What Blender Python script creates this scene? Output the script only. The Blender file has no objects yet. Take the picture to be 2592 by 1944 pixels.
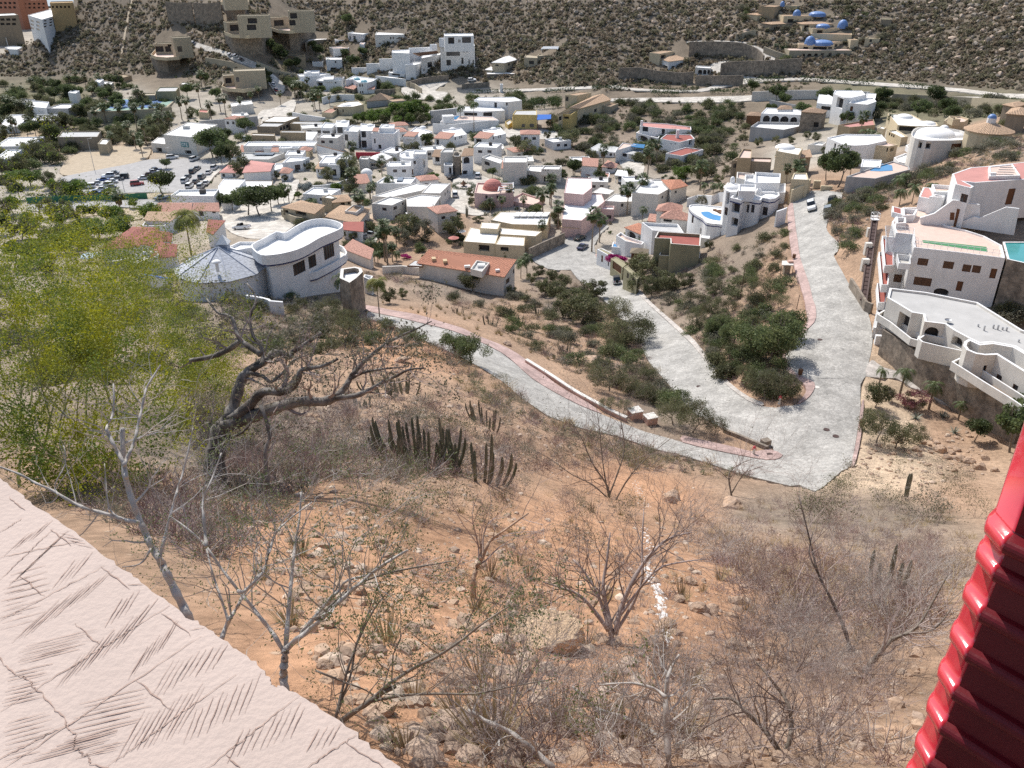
import bpy,math,random
import numpy as np
from mathutils import Vector
random.seed(7);RNG=np.random.default_rng(7)
scn=bpy.context.scene
COL=scn.collection
R=math.radians
PITCH=R(28.0);CP=math.cos(PITCH);SP=math.sin(PITCH)
EYE=np.array([.0,.0,80.0]);FPX=2156.0
# ---------------------------------------------------------------- camera
cam_d=bpy.data.cameras.new("camera");cam=bpy.data.objects.new("camera",cam_d);COL.objects.link(cam)
cam.location=EYE;cam.rotation_euler=(R(90)-PITCH,0,0)
cam_d.sensor_fit='HORIZONTAL';cam_d.angle=2*math.atan(1296/FPX)
cam_d.clip_start=.1;cam_d.clip_end=20000
scn.camera=cam
TILES=dict(n=(0,0,1),A=(0,0,2.56),B=(700,0,2.56),C=(1500,0,2.0256),D=(0,300,2.56),E=(700,280,2.8953),F=(1300,280,2.8953),G=(1900,250,3.1965),H=(1728,700,2.56),I=(800,600,2.56),J=(0,600,2.56),K=(0,1200,2.2298),L=(800,1200,2.2298),M=(1600,1200,2.2298),N=(2100,900,4.496),O=(700,40,5.12),P=(560,240,5.12),Q=(1560,400,5.12),S=(2160,700,5.12),T=(2160,400,5.12),U=(380,520,3.8138))
def px(t,x,y):
 a,b,s=TILES[t];return(a+x/s,b+y/s)
def pts(t,*xy):
 return[px(t,*p)for p in xy]
def ray(p):
 cx=(p[0]-1296)/FPX;cy=(972-p[1])/FPX
 return np.array([cx,CP+cy*SP,-SP+cy*CP])
def at_z(p,z):
 d=ray(p);return EYE+d*((z-EYE[2])/d[2])
def at_depth(p,dep):
 return EYE+ray(p)*dep
def project(P):
 d=np.asarray(P,float)-EYE
 dep=d[1]*CP-d[2]*SP;up=d[1]*SP+d[2]*CP
 return 1296+FPX*d[0]/dep,972-FPX*up/dep
def height_at(P,py):
 cy=(972-py)/FPX;y=P[1]
 return EYE[2]+y*(cy*CP-SP)/(CP+cy*SP)
# ---------------------------------------------------------------- terrain: surveyed heights (photo x, y, drop below the eye)
CTRL=[(250,450,78),(100,330,79),(250,400,78),(30,250,80),(400,300,78),(150,200,78),(60,100,79),(20,40,79),(250,250,78),(330,190,77),(250,150,72),(120,120,75),(200,60,60),(250,20,48),(330,20,44),(330,100,60),(420,120,62),(480,150,66),(620,130,62),(560,40,46),(700,30,42),(480,40,48),(430,200,74),(560,210,72),(690,220,75),(620,250,77),(760,300,77),(600,330,77),(700,420,76),(560,480,77),(400,560,76),(300,640,74),(560,620,73),(780,180,72),(900,130,64),(900,200,74),(1000,120,60),(1100,190,72),(1180,200,73),(1250,180,71),(1300,90,58),(1300,30,48),(900,40,46),(1000,20,43),(1080,240,75),(1200,240,74.5),(1400,190,70),(1600,160,64),(1600,60,50),(1600,10,42),(1450,100,58),(1500,225,70),(1700,165,63),(1900,60,45),(1950,150,57),(2100,130,53),(2200,60,43),(2100,10,35),(2400,100,44),(2400,20,33),(2560,60,33),(2560,140,45),(2400,180,54),(1800,215,67),(2000,205,63),(2250,205,61),(2500,230,58),(2580,240,57),(1100,330,76),(1350,330,75),(1500,330,75),(1700,290,71),(1850,270,68),(1900,330,70),(2050,300,66),(2250,290,62),(2480,290,57),(1000,430,76),(1200,430,75),(1400,430,75),(1600,420,75),(1750,430,72),(1850,400,70),(1000,520,75),(1170,490,75),(1400,520,75),(1300,600,75),(1100,620,75),(900,640,75),(1000,700,73),(1180,735,72.5),(1420,640,75),(1500,680,74),(1560,720,72.5),(1700,620,70),(1650,560,73),(1750,700,66),(1850,650,62),(1900,560,60),(2000,480,55),(2060,440,54),(2060,530,53),(2080,620,51.5),(2100,700,51.5),(2120,800,51.8),(2100,900,52),(2130,1000,52.2),(2080,1100,52.4),(1990,1200,52.6),(2150,460,53),(2230,420,55),(2330,420,50),(2150,380,59),(2300,360,57),(2450,340,48),(2560,300,48),(2560,380,38),(2450,400,42),(2300,500,47),(2200,560,50),(2180,640,51),(2200,720,51.5),(2500,470,40),(2580,520,40),(2400,560,44),(2560,680,45),(2560,760,46),(2300,620,47),(2250,780,51.6),(2250,860,52),(2300,1000,53.4),(2450,1000,53.4),(2560,1000,53),(1980,650,57),(2000,800,53.5),(1960,900,53),(1930,1020,53.3),(1850,960,55.5),(1780,800,60),(1720,870,60.5),(1650,800,65),(1600,740,70.2),(1900,740,57.5),(1900,1150,53),(1750,1110,53.2),(1650,1150,52.8),(1550,1050,53),(1400,985,53.3),(1300,900,54),(1250,860,54.4),(1100,800,55.4),(1000,760,56.3),(930,790,56.5),(850,730,57.5),(1200,770,63),(1350,850,60),(1500,930,56.5),(1400,760,69),(1600,1000,55.3),(1750,1040,54.3),(1550,870,63),(1100,700,69),(1000,720,62),(820,700,58.5),(700,640,64),(600,600,68),(450,620,71),(600,680,62),(900,860,48),(1050,920,46),(800,960,36),(700,900,42),(600,820,48),(700,760,54),(500,760,53),(400,720,60),(250,720,64),(150,620,72),(450,900,36),(300,850,44),(150,800,52),(20,700,66),(20,520,77),(20,420,79),(1200,1010,42),(1350,1080,42),(1500,1160,44),(1620,1200,45),(1800,1250,46),(1950,1260,46.5),(2100,1240,48),(2250,1180,51),(2400,1160,51.5),(2500,1200,49),(1150,1060,26),(1000,1020,28),(1300,1180,29),(1500,1280,26),(1700,1330,26),(1900,1340,30),(2100,1320,35),(2300,1300,38),(2450,1330,33),(900,1150,20),(700,1100,22),(560,1180,19.5),(400,1050,24),(250,1000,27),(100,950,30),(20,900,34),(20,1100,16),(150,1200,13.5),(300,1300,11),(100,1400,9),(700,1300,12.6),(900,1300,12.8),(1100,1350,13.6),(1300,1400,14.6),(1500,1430,15.2),(1700,1450,16),(1900,1450,18),(2100,1450,20),(2300,1450,21),(2500,1450,20),(500,1500,8.2),(700,1550,8.2),(900,1550,8.8),(1100,1560,9.4),(1380,1630,10),(1600,1650,10.2),(1850,1650,11),(2100,1650,12),(2350,1650,12),(300,1650,6.7),(600,1750,6.4),(900,1750,6.6),(1200,1800,7.0),(1500,1850,7.4),(1800,1850,7.8),(2100,1850,8.2),(2400,1850,8.4),(1000,1944,5.8),(1300,1944,6.2),(1700,1944,6.8),(2200,1944,7.2),(2592,1944,7.2),(0,1944,5.6),(0,1600,7)]
TOE=[(-400,200),(0,195),(150,205),(300,195),(430,195),(560,235),(660,250),(780,205),(900,212),(1080,215),(1300,212),(1500,222),(1650,205),(1800,200),(2000,192),(2250,190),(2450,205),(2592,220),(3000,240)]
SIL=[(-400,175),(0,130),(30,119),(80,92),(130,58),(168,34),(186,0),(212,-70),(260,-200),(3000,-220)]
def _lin(T,x):return float(np.interp(x,[t[0]for t in T],[t[1]for t in T]))
_c=[]
for(x,y,D)in CTRL:
 if y<_lin(TOE,x)-4:continue
 P=at_z((x,y),80.0-D);_c.append((math.atan2(P[0],P[1]),math.log(math.hypot(P[0],P[1])),D/math.hypot(P[0],P[1])))
for a in np.radians(np.arange(-48,49,8)):
 _c.append((a,math.log(2.5),1.9));_c.append((a*1.3,math.log(1.0),4.5))
 for r_ in(600,900,1400,2600):
  D=80 if a<R(-12)else(76 if a<R(4)else(68 if a<R(14)else 60));_c.append((a,math.log(r_),D/r_))
for r_,q in((20,.72),(60,.62),(120,.46),(250,.27),(420,.16),(560,.1)):
 _c.append((R(-46),math.log(r_),min(80/r_,q*1.02)));_c.append((R(46),math.log(r_),q*(.93 if r_<300 else .8)))
_c=np.array(_c)
KA=3.0
def _phi(A,L):
 d2=(KA*(A[:,None]-_c[None,:,0]))**2+(L[:,None]-_c[None,:,1])**2
 return np.sqrt(d2+.05)
_n=len(_c)
_M=np.zeros((_n+3,_n+3));_M[:_n,:_n]=_phi(_c[:,0],_c[:,1])-np.diag(.012+.03*(np.exp(_c[:,1])<90))
_Pm=np.column_stack([np.ones(_n),_c[:,0],_c[:,1]]);_M[:_n,_n:]=_Pm;_M[_n:,:_n]=_Pm.T
_w=np.linalg.solve(_M,np.concatenate([_c[:,2],np.zeros(3)]))
NA,NL=861,760
GA=np.linspace(R(-50),R(50),NA);GL=np.linspace(math.log(1.2),math.log(2600),NL)
GQ=np.zeros((NA,NL))
for i in range(0,NA,3):
 A=np.full(NL,GA[i]);GQ[i]=_phi(A,GL)@_w[:_n]+_w[_n]+_w[_n+1]*A+_w[_n+2]*GL
for i in range(NA):
 if i%3:
  j=i-i%3;k=min(j+3,NA-1);t=(i-j)/3.0;GQ[i]=GQ[j]*(1-t)+GQ[k]*t
GR=np.exp(GL)
GZ=80.0-GQ*GR[None,:]
for i in range(NA):
 a=GA[i];x=1296+FPX*math.tan(a)*1.09
 d0=np.array([math.tan(a),1.0]);yt=_lin(TOE,x)
 cy=(972-yt)/FPX;dep=math.atan2(SP-cy*CP,math.hypot(CP+cy*SP,(x-1296)/FPX))
 q=80.0-GZ[i];g=GR*math.tan(dep)-q;k=np.nonzero((g[:-1]<0)&(g[1:]>=0)&(GR[:-1]>250))[0]
 rt=GR[k[0]]if len(k)else 480.0
 if i==0:RT=np.zeros(NA);CAPS=np.zeros(NA)
 cz=(972-_lin(SIL,x))/FPX;ts=-(-SP+cz*CP)/math.hypot(CP+cz*SP,(x-1296)/FPX);RT[i]=rt;CAPS[i]=max(3.,min(110.,(q[k[0]]if len(k)else 78.)-ts*rt)/(1+ts/.4))
_k=np.ones(31)/31;RT=np.convolve(np.pad(RT,15,mode='edge'),_k,'valid')
up=.40*(GR[None,:]-RT[:,None]);peak=RT+CAPS/.40
dn=CAPS[:,None]-.5*(GR[None,:]-peak[:,None])*(CAPS[:,None]<60)
hh=np.minimum(np.minimum(up,dn),CAPS[:,None]);s_=4.0
hh=s_*np.logaddexp(0,np.clip(hh/s_,-60,60))
GZ=GZ+hh*(GR[None,:]>200)
GZ=np.where((GR[None,:]>1100)&(GA[:,None]<R(-21)),np.minimum(GZ,-4),GZ)
def terr(x,y):
 a=math.atan2(x,y);l=math.log(max(1.3,math.hypot(x,y)))
 fa=min(max((a-GA[0])/(GA[1]-GA[0]),0),NA-1.001);fl=min(max((l-GL[0])/(GL[1]-GL[0]),0),NL-1.001)
 i,j=int(fa),int(fl);u,v=fa-i,fl-j
 return(GZ[i,j]*(1-u)*(1-v)+GZ[i+1,j]*u*(1-v)+GZ[i,j+1]*(1-u)*v+GZ[i+1,j+1]*u*v)
def hit(p,h=.0):
 """the point of the ground (raised by h) that the photograph shows at p"""
 d=ray(p);a=math.atan2(d[0],d[1]);s=d[2]/math.hypot(d[0],d[1])
 fa=min(max((a-GA[0])/(GA[1]-GA[0]),0),NA-1.001);i=int(fa);u=fa-i
 z=GZ[i]*(1-u)+GZ[i+1]*u+h
 g=(80.0+s*GR)-z
 k=np.nonzero((g[:-1]>0)&(g[1:]<=0))[0]
 if h and len(k):
  g0=g+h;k0=np.nonzero((g0[:-1]>0)&(g0[1:]<=0))[0];r0=GR[k0[0]]if len(k0)else 600.0
  k=k[GR[k]>r0*(.62 if r0<400 else .45)]
  if len(k)==0:k=k0[:1]
 if len(k)==0:r=600.0
 else:
  k=k[0];t=g[k]/(g[k]-g[k+1]);r=GR[k]+t*(GR[k+1]-GR[k])
 return np.array([math.sin(a)*r,math.cos(a)*r,80.0+s*r])
# ---------------------------------------------------------------- noise
def _hash(ix,iy,s):
 n=(ix.astype(np.int64)*374761393+iy.astype(np.int64)*668265263+s*1442695041)&0xffffffff
 n=((n^(n>>13))*1274126177)&0xffffffff
 return((n^(n>>16))&0xffff)/65535.0
def vnoise(x,y,s=0):
 ix,iy=np.floor(x),np.floor(y);fx,fy=x-ix,y-iy
 fx=fx*fx*(3-2*fx);fy=fy*fy*(3-2*fy)
 return(_hash(ix,iy,s)*(1-fx)*(1-fy)+_hash(ix+1,iy,s)*fx*(1-fy)+_hash(ix,iy+1,s)*(1-fx)*fy+_hash(ix+1,iy+1,s)*fx*fy)*2-1
# ---------------------------------------------------------------- materials
def N(nt,typ,**kw):
 n=nt.nodes.new(typ)
 for k,v in kw.items():setattr(n,k,v)
 return n
MATS={}
def material(name,col,rough=.8,var=.18,scale=1.0,bump=.0,bscale=None,spec=.3,metal=0.,streak=0.,coords='Object',rnd=.0,objcol=False,trans=.0,col2=None,coat=0.):
 m=bpy.data.materials.new(name);m.use_nodes=True;nt=m.node_tree;b=nt.nodes['Principled BSDF']
 b.inputs['Roughness'].default_value=rough;b.inputs['Metallic'].default_value=metal
 b.inputs['Specular IOR Level'].default_value=spec;b.inputs['Coat Weight'].default_value=coat
 tc=N(nt,'ShaderNodeTexCoord');nz=N(nt,'ShaderNodeTexNoise');nz.inputs['Scale'].default_value=scale;nz.inputs['Detail'].default_value=5;nz.inputs['Roughness'].default_value=.62
 nt.links.new(tc.outputs[coords],nz.inputs['Vector'])
 cr=N(nt,'ShaderNodeMapRange');cr.inputs[1].default_value=.3;cr.inputs[2].default_value=.7;cr.inputs[3].default_value=1-var;cr.inputs[4].default_value=1+var
 nt.links.new(nz.outputs['Fac'],cr.inputs[0]);fac=cr.outputs[0]
 if streak:
  mp=N(nt,'ShaderNodeMapping');mp.inputs['Scale'].default_value=(1,1,.08);n2=N(nt,'ShaderNodeTexNoise');n2.inputs['Scale'].default_value=1.3;n2.inputs['Detail'].default_value=3
  nt.links.new(tc.outputs[coords],mp.inputs[0]);nt.links.new(mp.outputs[0],n2.inputs['Vector'])
  r2=N(nt,'ShaderNodeMapRange');r2.inputs[1].default_value=.35;r2.inputs[2].default_value=.75;r2.inputs[3].default_value=1;r2.inputs[4].default_value=1-streak
  nt.links.new(n2.outputs['Fac'],r2.inputs[0]);mu=N(nt,'ShaderNodeMath',operation='MULTIPLY');nt.links.new(fac,mu.inputs[0]);nt.links.new(r2.outputs[0],mu.inputs[1]);fac=mu.outputs[0]
 if rnd:
  oi=N(nt,'ShaderNodeObjectInfo');r3=N(nt,'ShaderNodeMapRange');r3.inputs[3].default_value=1-rnd;r3.inputs[4].default_value=1+rnd
  nt.links.new(oi.outputs['Random'],r3.inputs[0]);mu=N(nt,'ShaderNodeMath',operation='MULTIPLY');nt.links.new(fac,mu.inputs[0]);nt.links.new(r3.outputs[0],mu.inputs[1]);fac=mu.outputs[0]
 vm=N(nt,'ShaderNodeVectorMath',operation='SCALE')
 if objcol:
  oi=N(nt,'ShaderNodeObjectInfo');nt.links.new(oi.outputs['Color'],vm.inputs[0])
 elif col2:
  n4=N(nt,'ShaderNodeTexNoise');n4.inputs['Scale'].default_value=scale*.37;n4.inputs['Detail'].default_value=3
  nt.links.new(tc.outputs[coords],n4.inputs['Vector']);r4=N(nt,'ShaderNodeMapRange');r4.inputs[1].default_value=.4;r4.inputs[2].default_value=.6
  nt.links.new(n4.outputs['Fac'],r4.inputs[0]);mx=N(nt,'ShaderNodeMix',data_type='RGBA');mx.inputs[6].default_value=(*col,1);mx.inputs[7].default_value=(*col2,1)
  nt.links.new(r4.outputs[0],mx.inputs[0]);nt.links.new(mx.outputs[2],vm.inputs[0])
 else:
  vm.inputs[0].default_value=col
 nt.links.new(fac,vm.inputs['Scale']);nt.links.new(vm.outputs[0],b.inputs['Base Color'])
 if bump:
  bp=N(nt,'ShaderNodeBump');bp.inputs['Strength'].default_value=bump;bp.inputs['Distance'].default_value=.05
  if bscale:
   n3=N(nt,'ShaderNodeTexNoise');n3.inputs['Scale'].default_value=bscale;n3.inputs['Detail'].default_value=4;nt.links.new(tc.outputs[coords],n3.inputs['Vector']);nt.links.new(n3.outputs['Fac'],bp.inputs['Height'])
  else:nt.links.new(nz.outputs['Fac'],bp.inputs['Height'])
  nt.links.new(bp.outputs[0],b.inputs['Normal'])
 if trans:
  out=nt.nodes['Material Output'];tl=N(nt,'ShaderNodeBsdfTranslucent');ms=N(nt,'ShaderNodeMixShader');ms.inputs[0].default_value=trans
  nt.links.new(vm.outputs[0],tl.inputs['Color']);nt.links.new(b.outputs[0],ms.inputs[1]);nt.links.new(tl.outputs[0],ms.inputs[2]);nt.links.new(ms.outputs[0],out.inputs['Surface'])
 MATS[name]=m
 return m
def tile_material(name,col,pitch=.32,lo=.5,hi=1.08):
 """clay roof tiles: rounded columns running down the slope (UV in metres), rows and burnt single tiles"""
 m=bpy.data.materials.new(name);m.use_nodes=True;nt=m.node_tree;b=nt.nodes['Principled BSDF'];b.inputs['Roughness'].default_value=.85;b.inputs['Specular IOR Level'].default_value=.2
 uv=N(nt,'ShaderNodeUVMap');sx=N(nt,'ShaderNodeSeparateXYZ');nt.links.new(uv.outputs[0],sx.inputs[0])
 m1=N(nt,'ShaderNodeMath',operation='MULTIPLY');m1.inputs[1].default_value=2*math.pi/pitch;nt.links.new(sx.outputs[0],m1.inputs[0])
 sn=N(nt,'ShaderNodeMath',operation='SINE');nt.links.new(m1.outputs[0],sn.inputs[0])
 r1=N(nt,'ShaderNodeMapRange');r1.inputs[1].default_value=-1;r1.inputs[2].default_value=.3;r1.inputs[3].default_value=lo;r1.inputs[4].default_value=hi;nt.links.new(sn.outputs[0],r1.inputs[0])
 m2=N(nt,'ShaderNodeMath',operation='FRACT');md=N(nt,'ShaderNodeMath',operation='DIVIDE');md.inputs[1].default_value=.42;nt.links.new(sx.outputs[1],md.inputs[0]);nt.links.new(md.outputs[0],m2.inputs[0])
 r2=N(nt,'ShaderNodeMapRange');r2.inputs[1].default_value=0;r2.inputs[2].default_value=.25;r2.inputs[3].default_value=.72;r2.inputs[4].default_value=1.0;nt.links.new(m2.outputs[0],r2.inputs[0])
 wn=N(nt,'ShaderNodeTexNoise');wn.inputs['Scale'].default_value=2.2;wn.inputs['Detail'].default_value=6;nt.links.new(uv.outputs[0],wn.inputs['Vector'])
 r3=N(nt,'ShaderNodeMapRange');r3.inputs[1].default_value=.3;r3.inputs[2].default_value=.7;r3.inputs[3].default_value=.72;r3.inputs[4].default_value=1.25;nt.links.new(wn.outputs['Fac'],r3.inputs[0])
 a=N(nt,'ShaderNodeMath',operation='MULTIPLY');nt.links.new(r1.outputs[0],a.inputs[0]);nt.links.new(r2.outputs[0],a.inputs[1])
 c=N(nt,'ShaderNodeMath',operation='MULTIPLY');nt.links.new(a.outputs[0],c.inputs[0]);nt.links.new(r3.outputs[0],c.inputs[1])
 vm=N(nt,'ShaderNodeVectorMath',operation='SCALE');vm.inputs[0].default_value=col;nt.links.new(c.outputs[0],vm.inputs['Scale']);nt.links.new(vm.outputs[0],b.inputs['Base Color'])
 bp=N(nt,'ShaderNodeBump');bp.inputs['Strength'].default_value=.7;bp.inputs['Distance'].default_value=.08;nt.links.new(sn.outputs[0],bp.inputs['Height']);nt.links.new(bp.outputs[0],b.inputs['Normal'])
 MATS[name]=m;return m
def cobble_material(name,col,scale,mortar,rowdark=.7):
 """set stones: Voronoi cells with darker joints and a different grey per stone"""
 m=bpy.data.materials.new(name);m.use_nodes=True;nt=m.node_tree;b=nt.nodes['Principled BSDF'];b.inputs['Roughness'].default_value=.9;b.inputs['Specular IOR Level'].default_value=.2
 tc=N(nt,'ShaderNodeTexCoord');mp=N(nt,'ShaderNodeMapping');mp.inputs['Scale'].default_value=(1,1,.3);nt.links.new(tc.outputs['Object'],mp.inputs[0])
 v=N(nt,'ShaderNodeTexVoronoi');v.inputs['Scale'].default_value=scale;nt.links.new(mp.outputs[0],v.inputs['Vector'])
 e=N(nt,'ShaderNodeTexVoronoi',feature='DISTANCE_TO_EDGE');e.inputs['Scale'].default_value=scale;nt.links.new(mp.outputs[0],e.inputs['Vector'])
 sp=N(nt,'ShaderNodeSeparateColor');nt.links.new(v.outputs['Color'],sp.inputs[0])
 r1=N(nt,'ShaderNodeMapRange');r1.inputs[3].default_value=.82;r1.inputs[4].default_value=1.13;nt.links.new(sp.outputs[0],r1.inputs[0])
 r2=N(nt,'ShaderNodeMapRange');r2.inputs[2].default_value=.08;r2.inputs[3].default_value=mortar;r2.inputs[4].default_value=1;nt.links.new(e.outputs['Distance'],r2.inputs[0])
 nz=N(nt,'ShaderNodeTexNoise');nz.inputs['Scale'].default_value=.35;nz.inputs['Detail'].default_value=6;nt.links.new(tc.outputs['Object'],nz.inputs['Vector'])
 r3=N(nt,'ShaderNodeMapRange');r3.inputs[1].default_value=.3;r3.inputs[2].default_value=.7;r3.inputs[3].default_value=.74;r3.inputs[4].default_value=1.14;nt.links.new(nz.outputs['Fac'],r3.inputs[0])
 a=N(nt,'ShaderNodeMath',operation='MULTIPLY');nt.links.new(r1.outputs[0],a.inputs[0]);nt.links.new(r2.outputs[0],a.inputs[1])
 c=N(nt,'ShaderNodeMath',operation='MULTIPLY');nt.links.new(a.outputs[0],c.inputs[0]);nt.links.new(r3.outputs[0],c.inputs[1])
 vm=N(nt,'ShaderNodeVectorMath',operation='SCALE');vm.inputs[0].default_value=col;nt.links.new(c.outputs[0],vm.inputs['Scale']);nt.links.new(vm.outputs[0],b.inputs['Base Color'])
 bp=N(nt,'ShaderNodeBump');bp.inputs['Strength'].default_value=.5;bp.inputs['Distance'].default_value=.06;nt.links.new(e.outputs['Distance'],bp.inputs['Height']);nt.links.new(bp.outputs[0],b.inputs['Normal'])
 MATS[name]=m;return m
material('white_stucco',(.80,.80,.80),.85,.05,.7,.08,12,streak=.10)
material('white_roof',(.82,.81,.79),.8,.07,.35,0)
material('grey_roof',(.50,.50,.49),.85,.12,.5)
material('pale_stucco',(.69,.66,.61),.85,.07,.6,.08,12,streak=.1)
material('cream_stucco',(.62,.52,.36),.85,.07,.6,.08,12,streak=.1)
material('yellow_stucco',(.58,.44,.18),.85,.08,.6,.08,12,streak=.1)
material('tan_stucco',(.38,.30,.20),.88,.08,.6,.1,10,streak=.12)
material('olive_stucco',(.34,.31,.20),.88,.08,.6,.1,10,streak=.12)
material('brown_stucco',(.30,.25,.19),.88,.1,.6,.1,10,streak=.14)
material('beige_stucco',(.44,.38,.28),.88,.08,.6,.1,10,streak=.12)
material('pink_stucco',(.66,.47,.44),.85,.07,.6,.08,12,streak=.1)
material('grey_stucco',(.42,.42,.42),.88,.1,.6,.1,10,streak=.14)
material('orange_stucco',(.40,.185,.125),.85,.08,.6)
material('gold_stucco',(.44,.30,.15),.85,.08,.6)
material('stone_masonry',(.30,.25,.20),.9,.4,1.6,.7,2.5,col2=(.20,.17,.14))
material('red_roof_paint',(.33,.10,.08),.8,.12,.5)
material('pink_roof_paint',(.52,.25,.22),.8,.1,.5)
material('clay_dome',(.50,.20,.17),.8,.1,1)
material('blue_dome',(.14,.25,.50),.45,.12,1,spec=.5)
material('teal_dome',(.22,.44,.50),.5,.12,1)
material('blue_trim',(.05,.06,.16),.7,.1,1)
material('window_glass',(.025,.03,.04),.12,.3,.6,spec=.6)
material('window_frame_white',(.72,.72,.70),.6,.05,2)
material('window_frame_brown',(.14,.07,.04),.6,.15,2)
material('brown_shutter',(.15,.085,.055),.7,.2,3,streak=.2)
material('wood_door',(.16,.07,.035),.65,.2,2,streak=.25)
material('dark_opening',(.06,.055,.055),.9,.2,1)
material('thatch',(.22,.18,.13),.95,.3,4,.5)
material('timber',(.17,.09,.05),.8,.2,3,streak=.2)
material('terrace_tile',(.66,.50,.42),.7,.08,1.2)
material('pool_water',(.03,.22,.48),.06,.1,.5,.12,3,spec=.6)
material('teal_water',(.05,.30,.30),.06,.1,.5,.12,3,spec=.6)
material('green_turf',(.07,.24,.11),.9,.15,3)
material('red_fabric',(.45,.06,.08),.8,.1,2)
material('canvas',(.55,.42,.26),.85,.08,1)
material('blue_canvas',(.02,.12,.45),.8,.1,1)
material('solar_glass',(.12,.15,.20),.15,.1,1,spec=.6)
material('steel',(.45,.46,.48),.4,.1,2,metal=.6)
material('rust_steel',(.075,.045,.04),.7,.25,2)
material('slate_roof',(.30,.34,.42),.55,.12,1.5,spec=.4)
material('sign_teal',(.10,.25,.26),.7,.1,1)
tile_material('clay_tile',(.62,.29,.19));tile_material('pink_tile',(.64,.36,.28));tile_material('tan_tile',(.62,.43,.29));tile_material('brown_tile',(.42,.29,.20));tile_material('red_tile',(.42,.17,.14))
cobble_material('cobble',(.44,.425,.395),3.0,.66);cobble_material('pink_paving',(.47,.345,.315),2.0,.85);cobble_material('pale_paving',(.60,.56,.50),1.2,.8);cobble_material('pavers',(.52,.48,.44),1.6,.75)
material('asphalt',(.38,.37,.36),.9,.15,.6);material('kerb_stone',(.58,.52,.48),.85,.15,1.2,.3)
material('pink_stone',(.56,.36,.29),.9,.22,3,.5);material('sand',(.45,.37,.27),.95,.15,.6)
# ---------------------------------------------------------------- mesh building
class MB:
 def __init__(s):s.v=[];s.f=[];s.m=[];s.uv=None
 def add(s,vs,fs,m=0):
  o=len(s.v);s.v.extend([tuple(map(float,p))for p in vs]);s.f.extend([tuple(i+o for i in f)for f in fs]);s.m.extend([m]*len(fs))
 def quad(s,a,b,c,d,m=0):s.add([a,b,c,d],[(0,1,2,3)],m)
 def prism(s,poly,z0,z1,m=0,bottom=True,top=True):
  n=len(poly);poly=ccw(poly);vs=[(p[0],p[1],z0)for p in poly]+[(p[0],p[1],z1)for p in poly]
  fs=[(i,(i+1)%n,n+(i+1)%n,n+i)for i in range(n)]
  if top:fs.append(tuple(range(n,2*n)))
  if bottom:fs.append(tuple(range(n-1,-1,-1)))
  s.add(vs,fs,m)
 def box(s,c,sx,sy,z0,z1,yaw=0.,m=0):
  ca,sa=math.cos(yaw),math.sin(yaw);hx,hy=sx/2,sy/2
  s.prism([(c[0]+ca*x-sa*y,c[1]+sa*x+ca*y)for x,y in((-hx,-hy),(hx,-hy),(hx,hy),(-hx,hy))],z0,z1,m)
 def tube(s,path,rad,sides=5,m=0,cap=True):
  path=[np.asarray(p,float)for p in path];n=len(path)
  if np.isscalar(rad):rad=[rad]*n
  vs=[];ref=np.array([.31,.23,.92])
  for i,p in enumerate(path):
   t=path[min(i+1,n-1)]-path[max(i-1,0)];t=t/(np.linalg.norm(t)+1e-9)
   u=np.cross(t,ref);nu=np.linalg.norm(u)
   if nu<1e-3:u=np.cross(t,(1,0,0));nu=np.linalg.norm(u)
   u/=nu;w=np.cross(t,u)
   for k in range(sides):
    a=2*math.pi*k/sides;vs.append(p+rad[i]*(math.cos(a)*u+math.sin(a)*w))
  fs=[(i*sides+k,i*sides+(k+1)%sides,(i+1)*sides+(k+1)%sides,(i+1)*sides+k)for i in range(n-1)for k in range(sides)]
  if cap:fs.append(tuple(range((n-1)*sides,n*sides)));fs.append(tuple(range(sides-1,-1,-1)))
  s.add(vs,fs,m)
 def dome(s,c,rx,rz,m=0,seg=14,rings=5,ry=None):
  ry=ry or rx;vs=[]
  for j in range(rings):
   a=math.pi/2*j/rings
   for k in range(seg):
    b=2*math.pi*k/seg;vs.append((c[0]+rx*math.cos(a)*math.cos(b),c[1]+ry*math.cos(a)*math.sin(b),c[2]+rz*math.sin(a)))
  vs.append((c[0],c[1],c[2]+rz));t=len(vs)-1
  fs=[(j*seg+k,j*seg+(k+1)%seg,(j+1)*seg+(k+1)%seg,(j+1)*seg+k)for j in range(rings-1)for k in range(seg)]
  fs+=[((rings-1)*seg+k,(rings-1)*seg+(k+1)%seg,t)for k in range(seg)]
  s.add(vs,fs,m)
 def build(s,name,mats,parent=None,smooth=False,origin=None):
  if not isinstance(mats,(list,tuple)):mats=[mats]
  o=np.zeros(3)
  if parent is not None:o=np.array(parent.location)
  elif origin is not None:o=np.asarray(origin,float)
  me=bpy.data.meshes.new(name)
  me.from_pydata([(v[0]-o[0],v[1]-o[1],v[2]-o[2])for v in s.v],[],s.f)
  for m in mats:me.materials.append(MATS[m]if isinstance(m,str)else m)
  if len(mats)>1:me.polygons.foreach_set('material_index',s.m)
  if smooth:me.polygons.foreach_set('use_smooth',[True]*len(s.f))
  me.update()
  ob=bpy.data.objects.new(name,me);COL.objects.link(ob)
  if parent is not None:ob.parent=parent
  elif origin is not None:ob.location=o
  return ob
def ccw(poly):
 a=sum(poly[i][0]*poly[(i+1)%len(poly)][1]-poly[(i+1)%len(poly)][0]*poly[i][1]for i in range(len(poly)))
 return list(poly)if a>0 else list(poly)[::-1]
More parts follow.
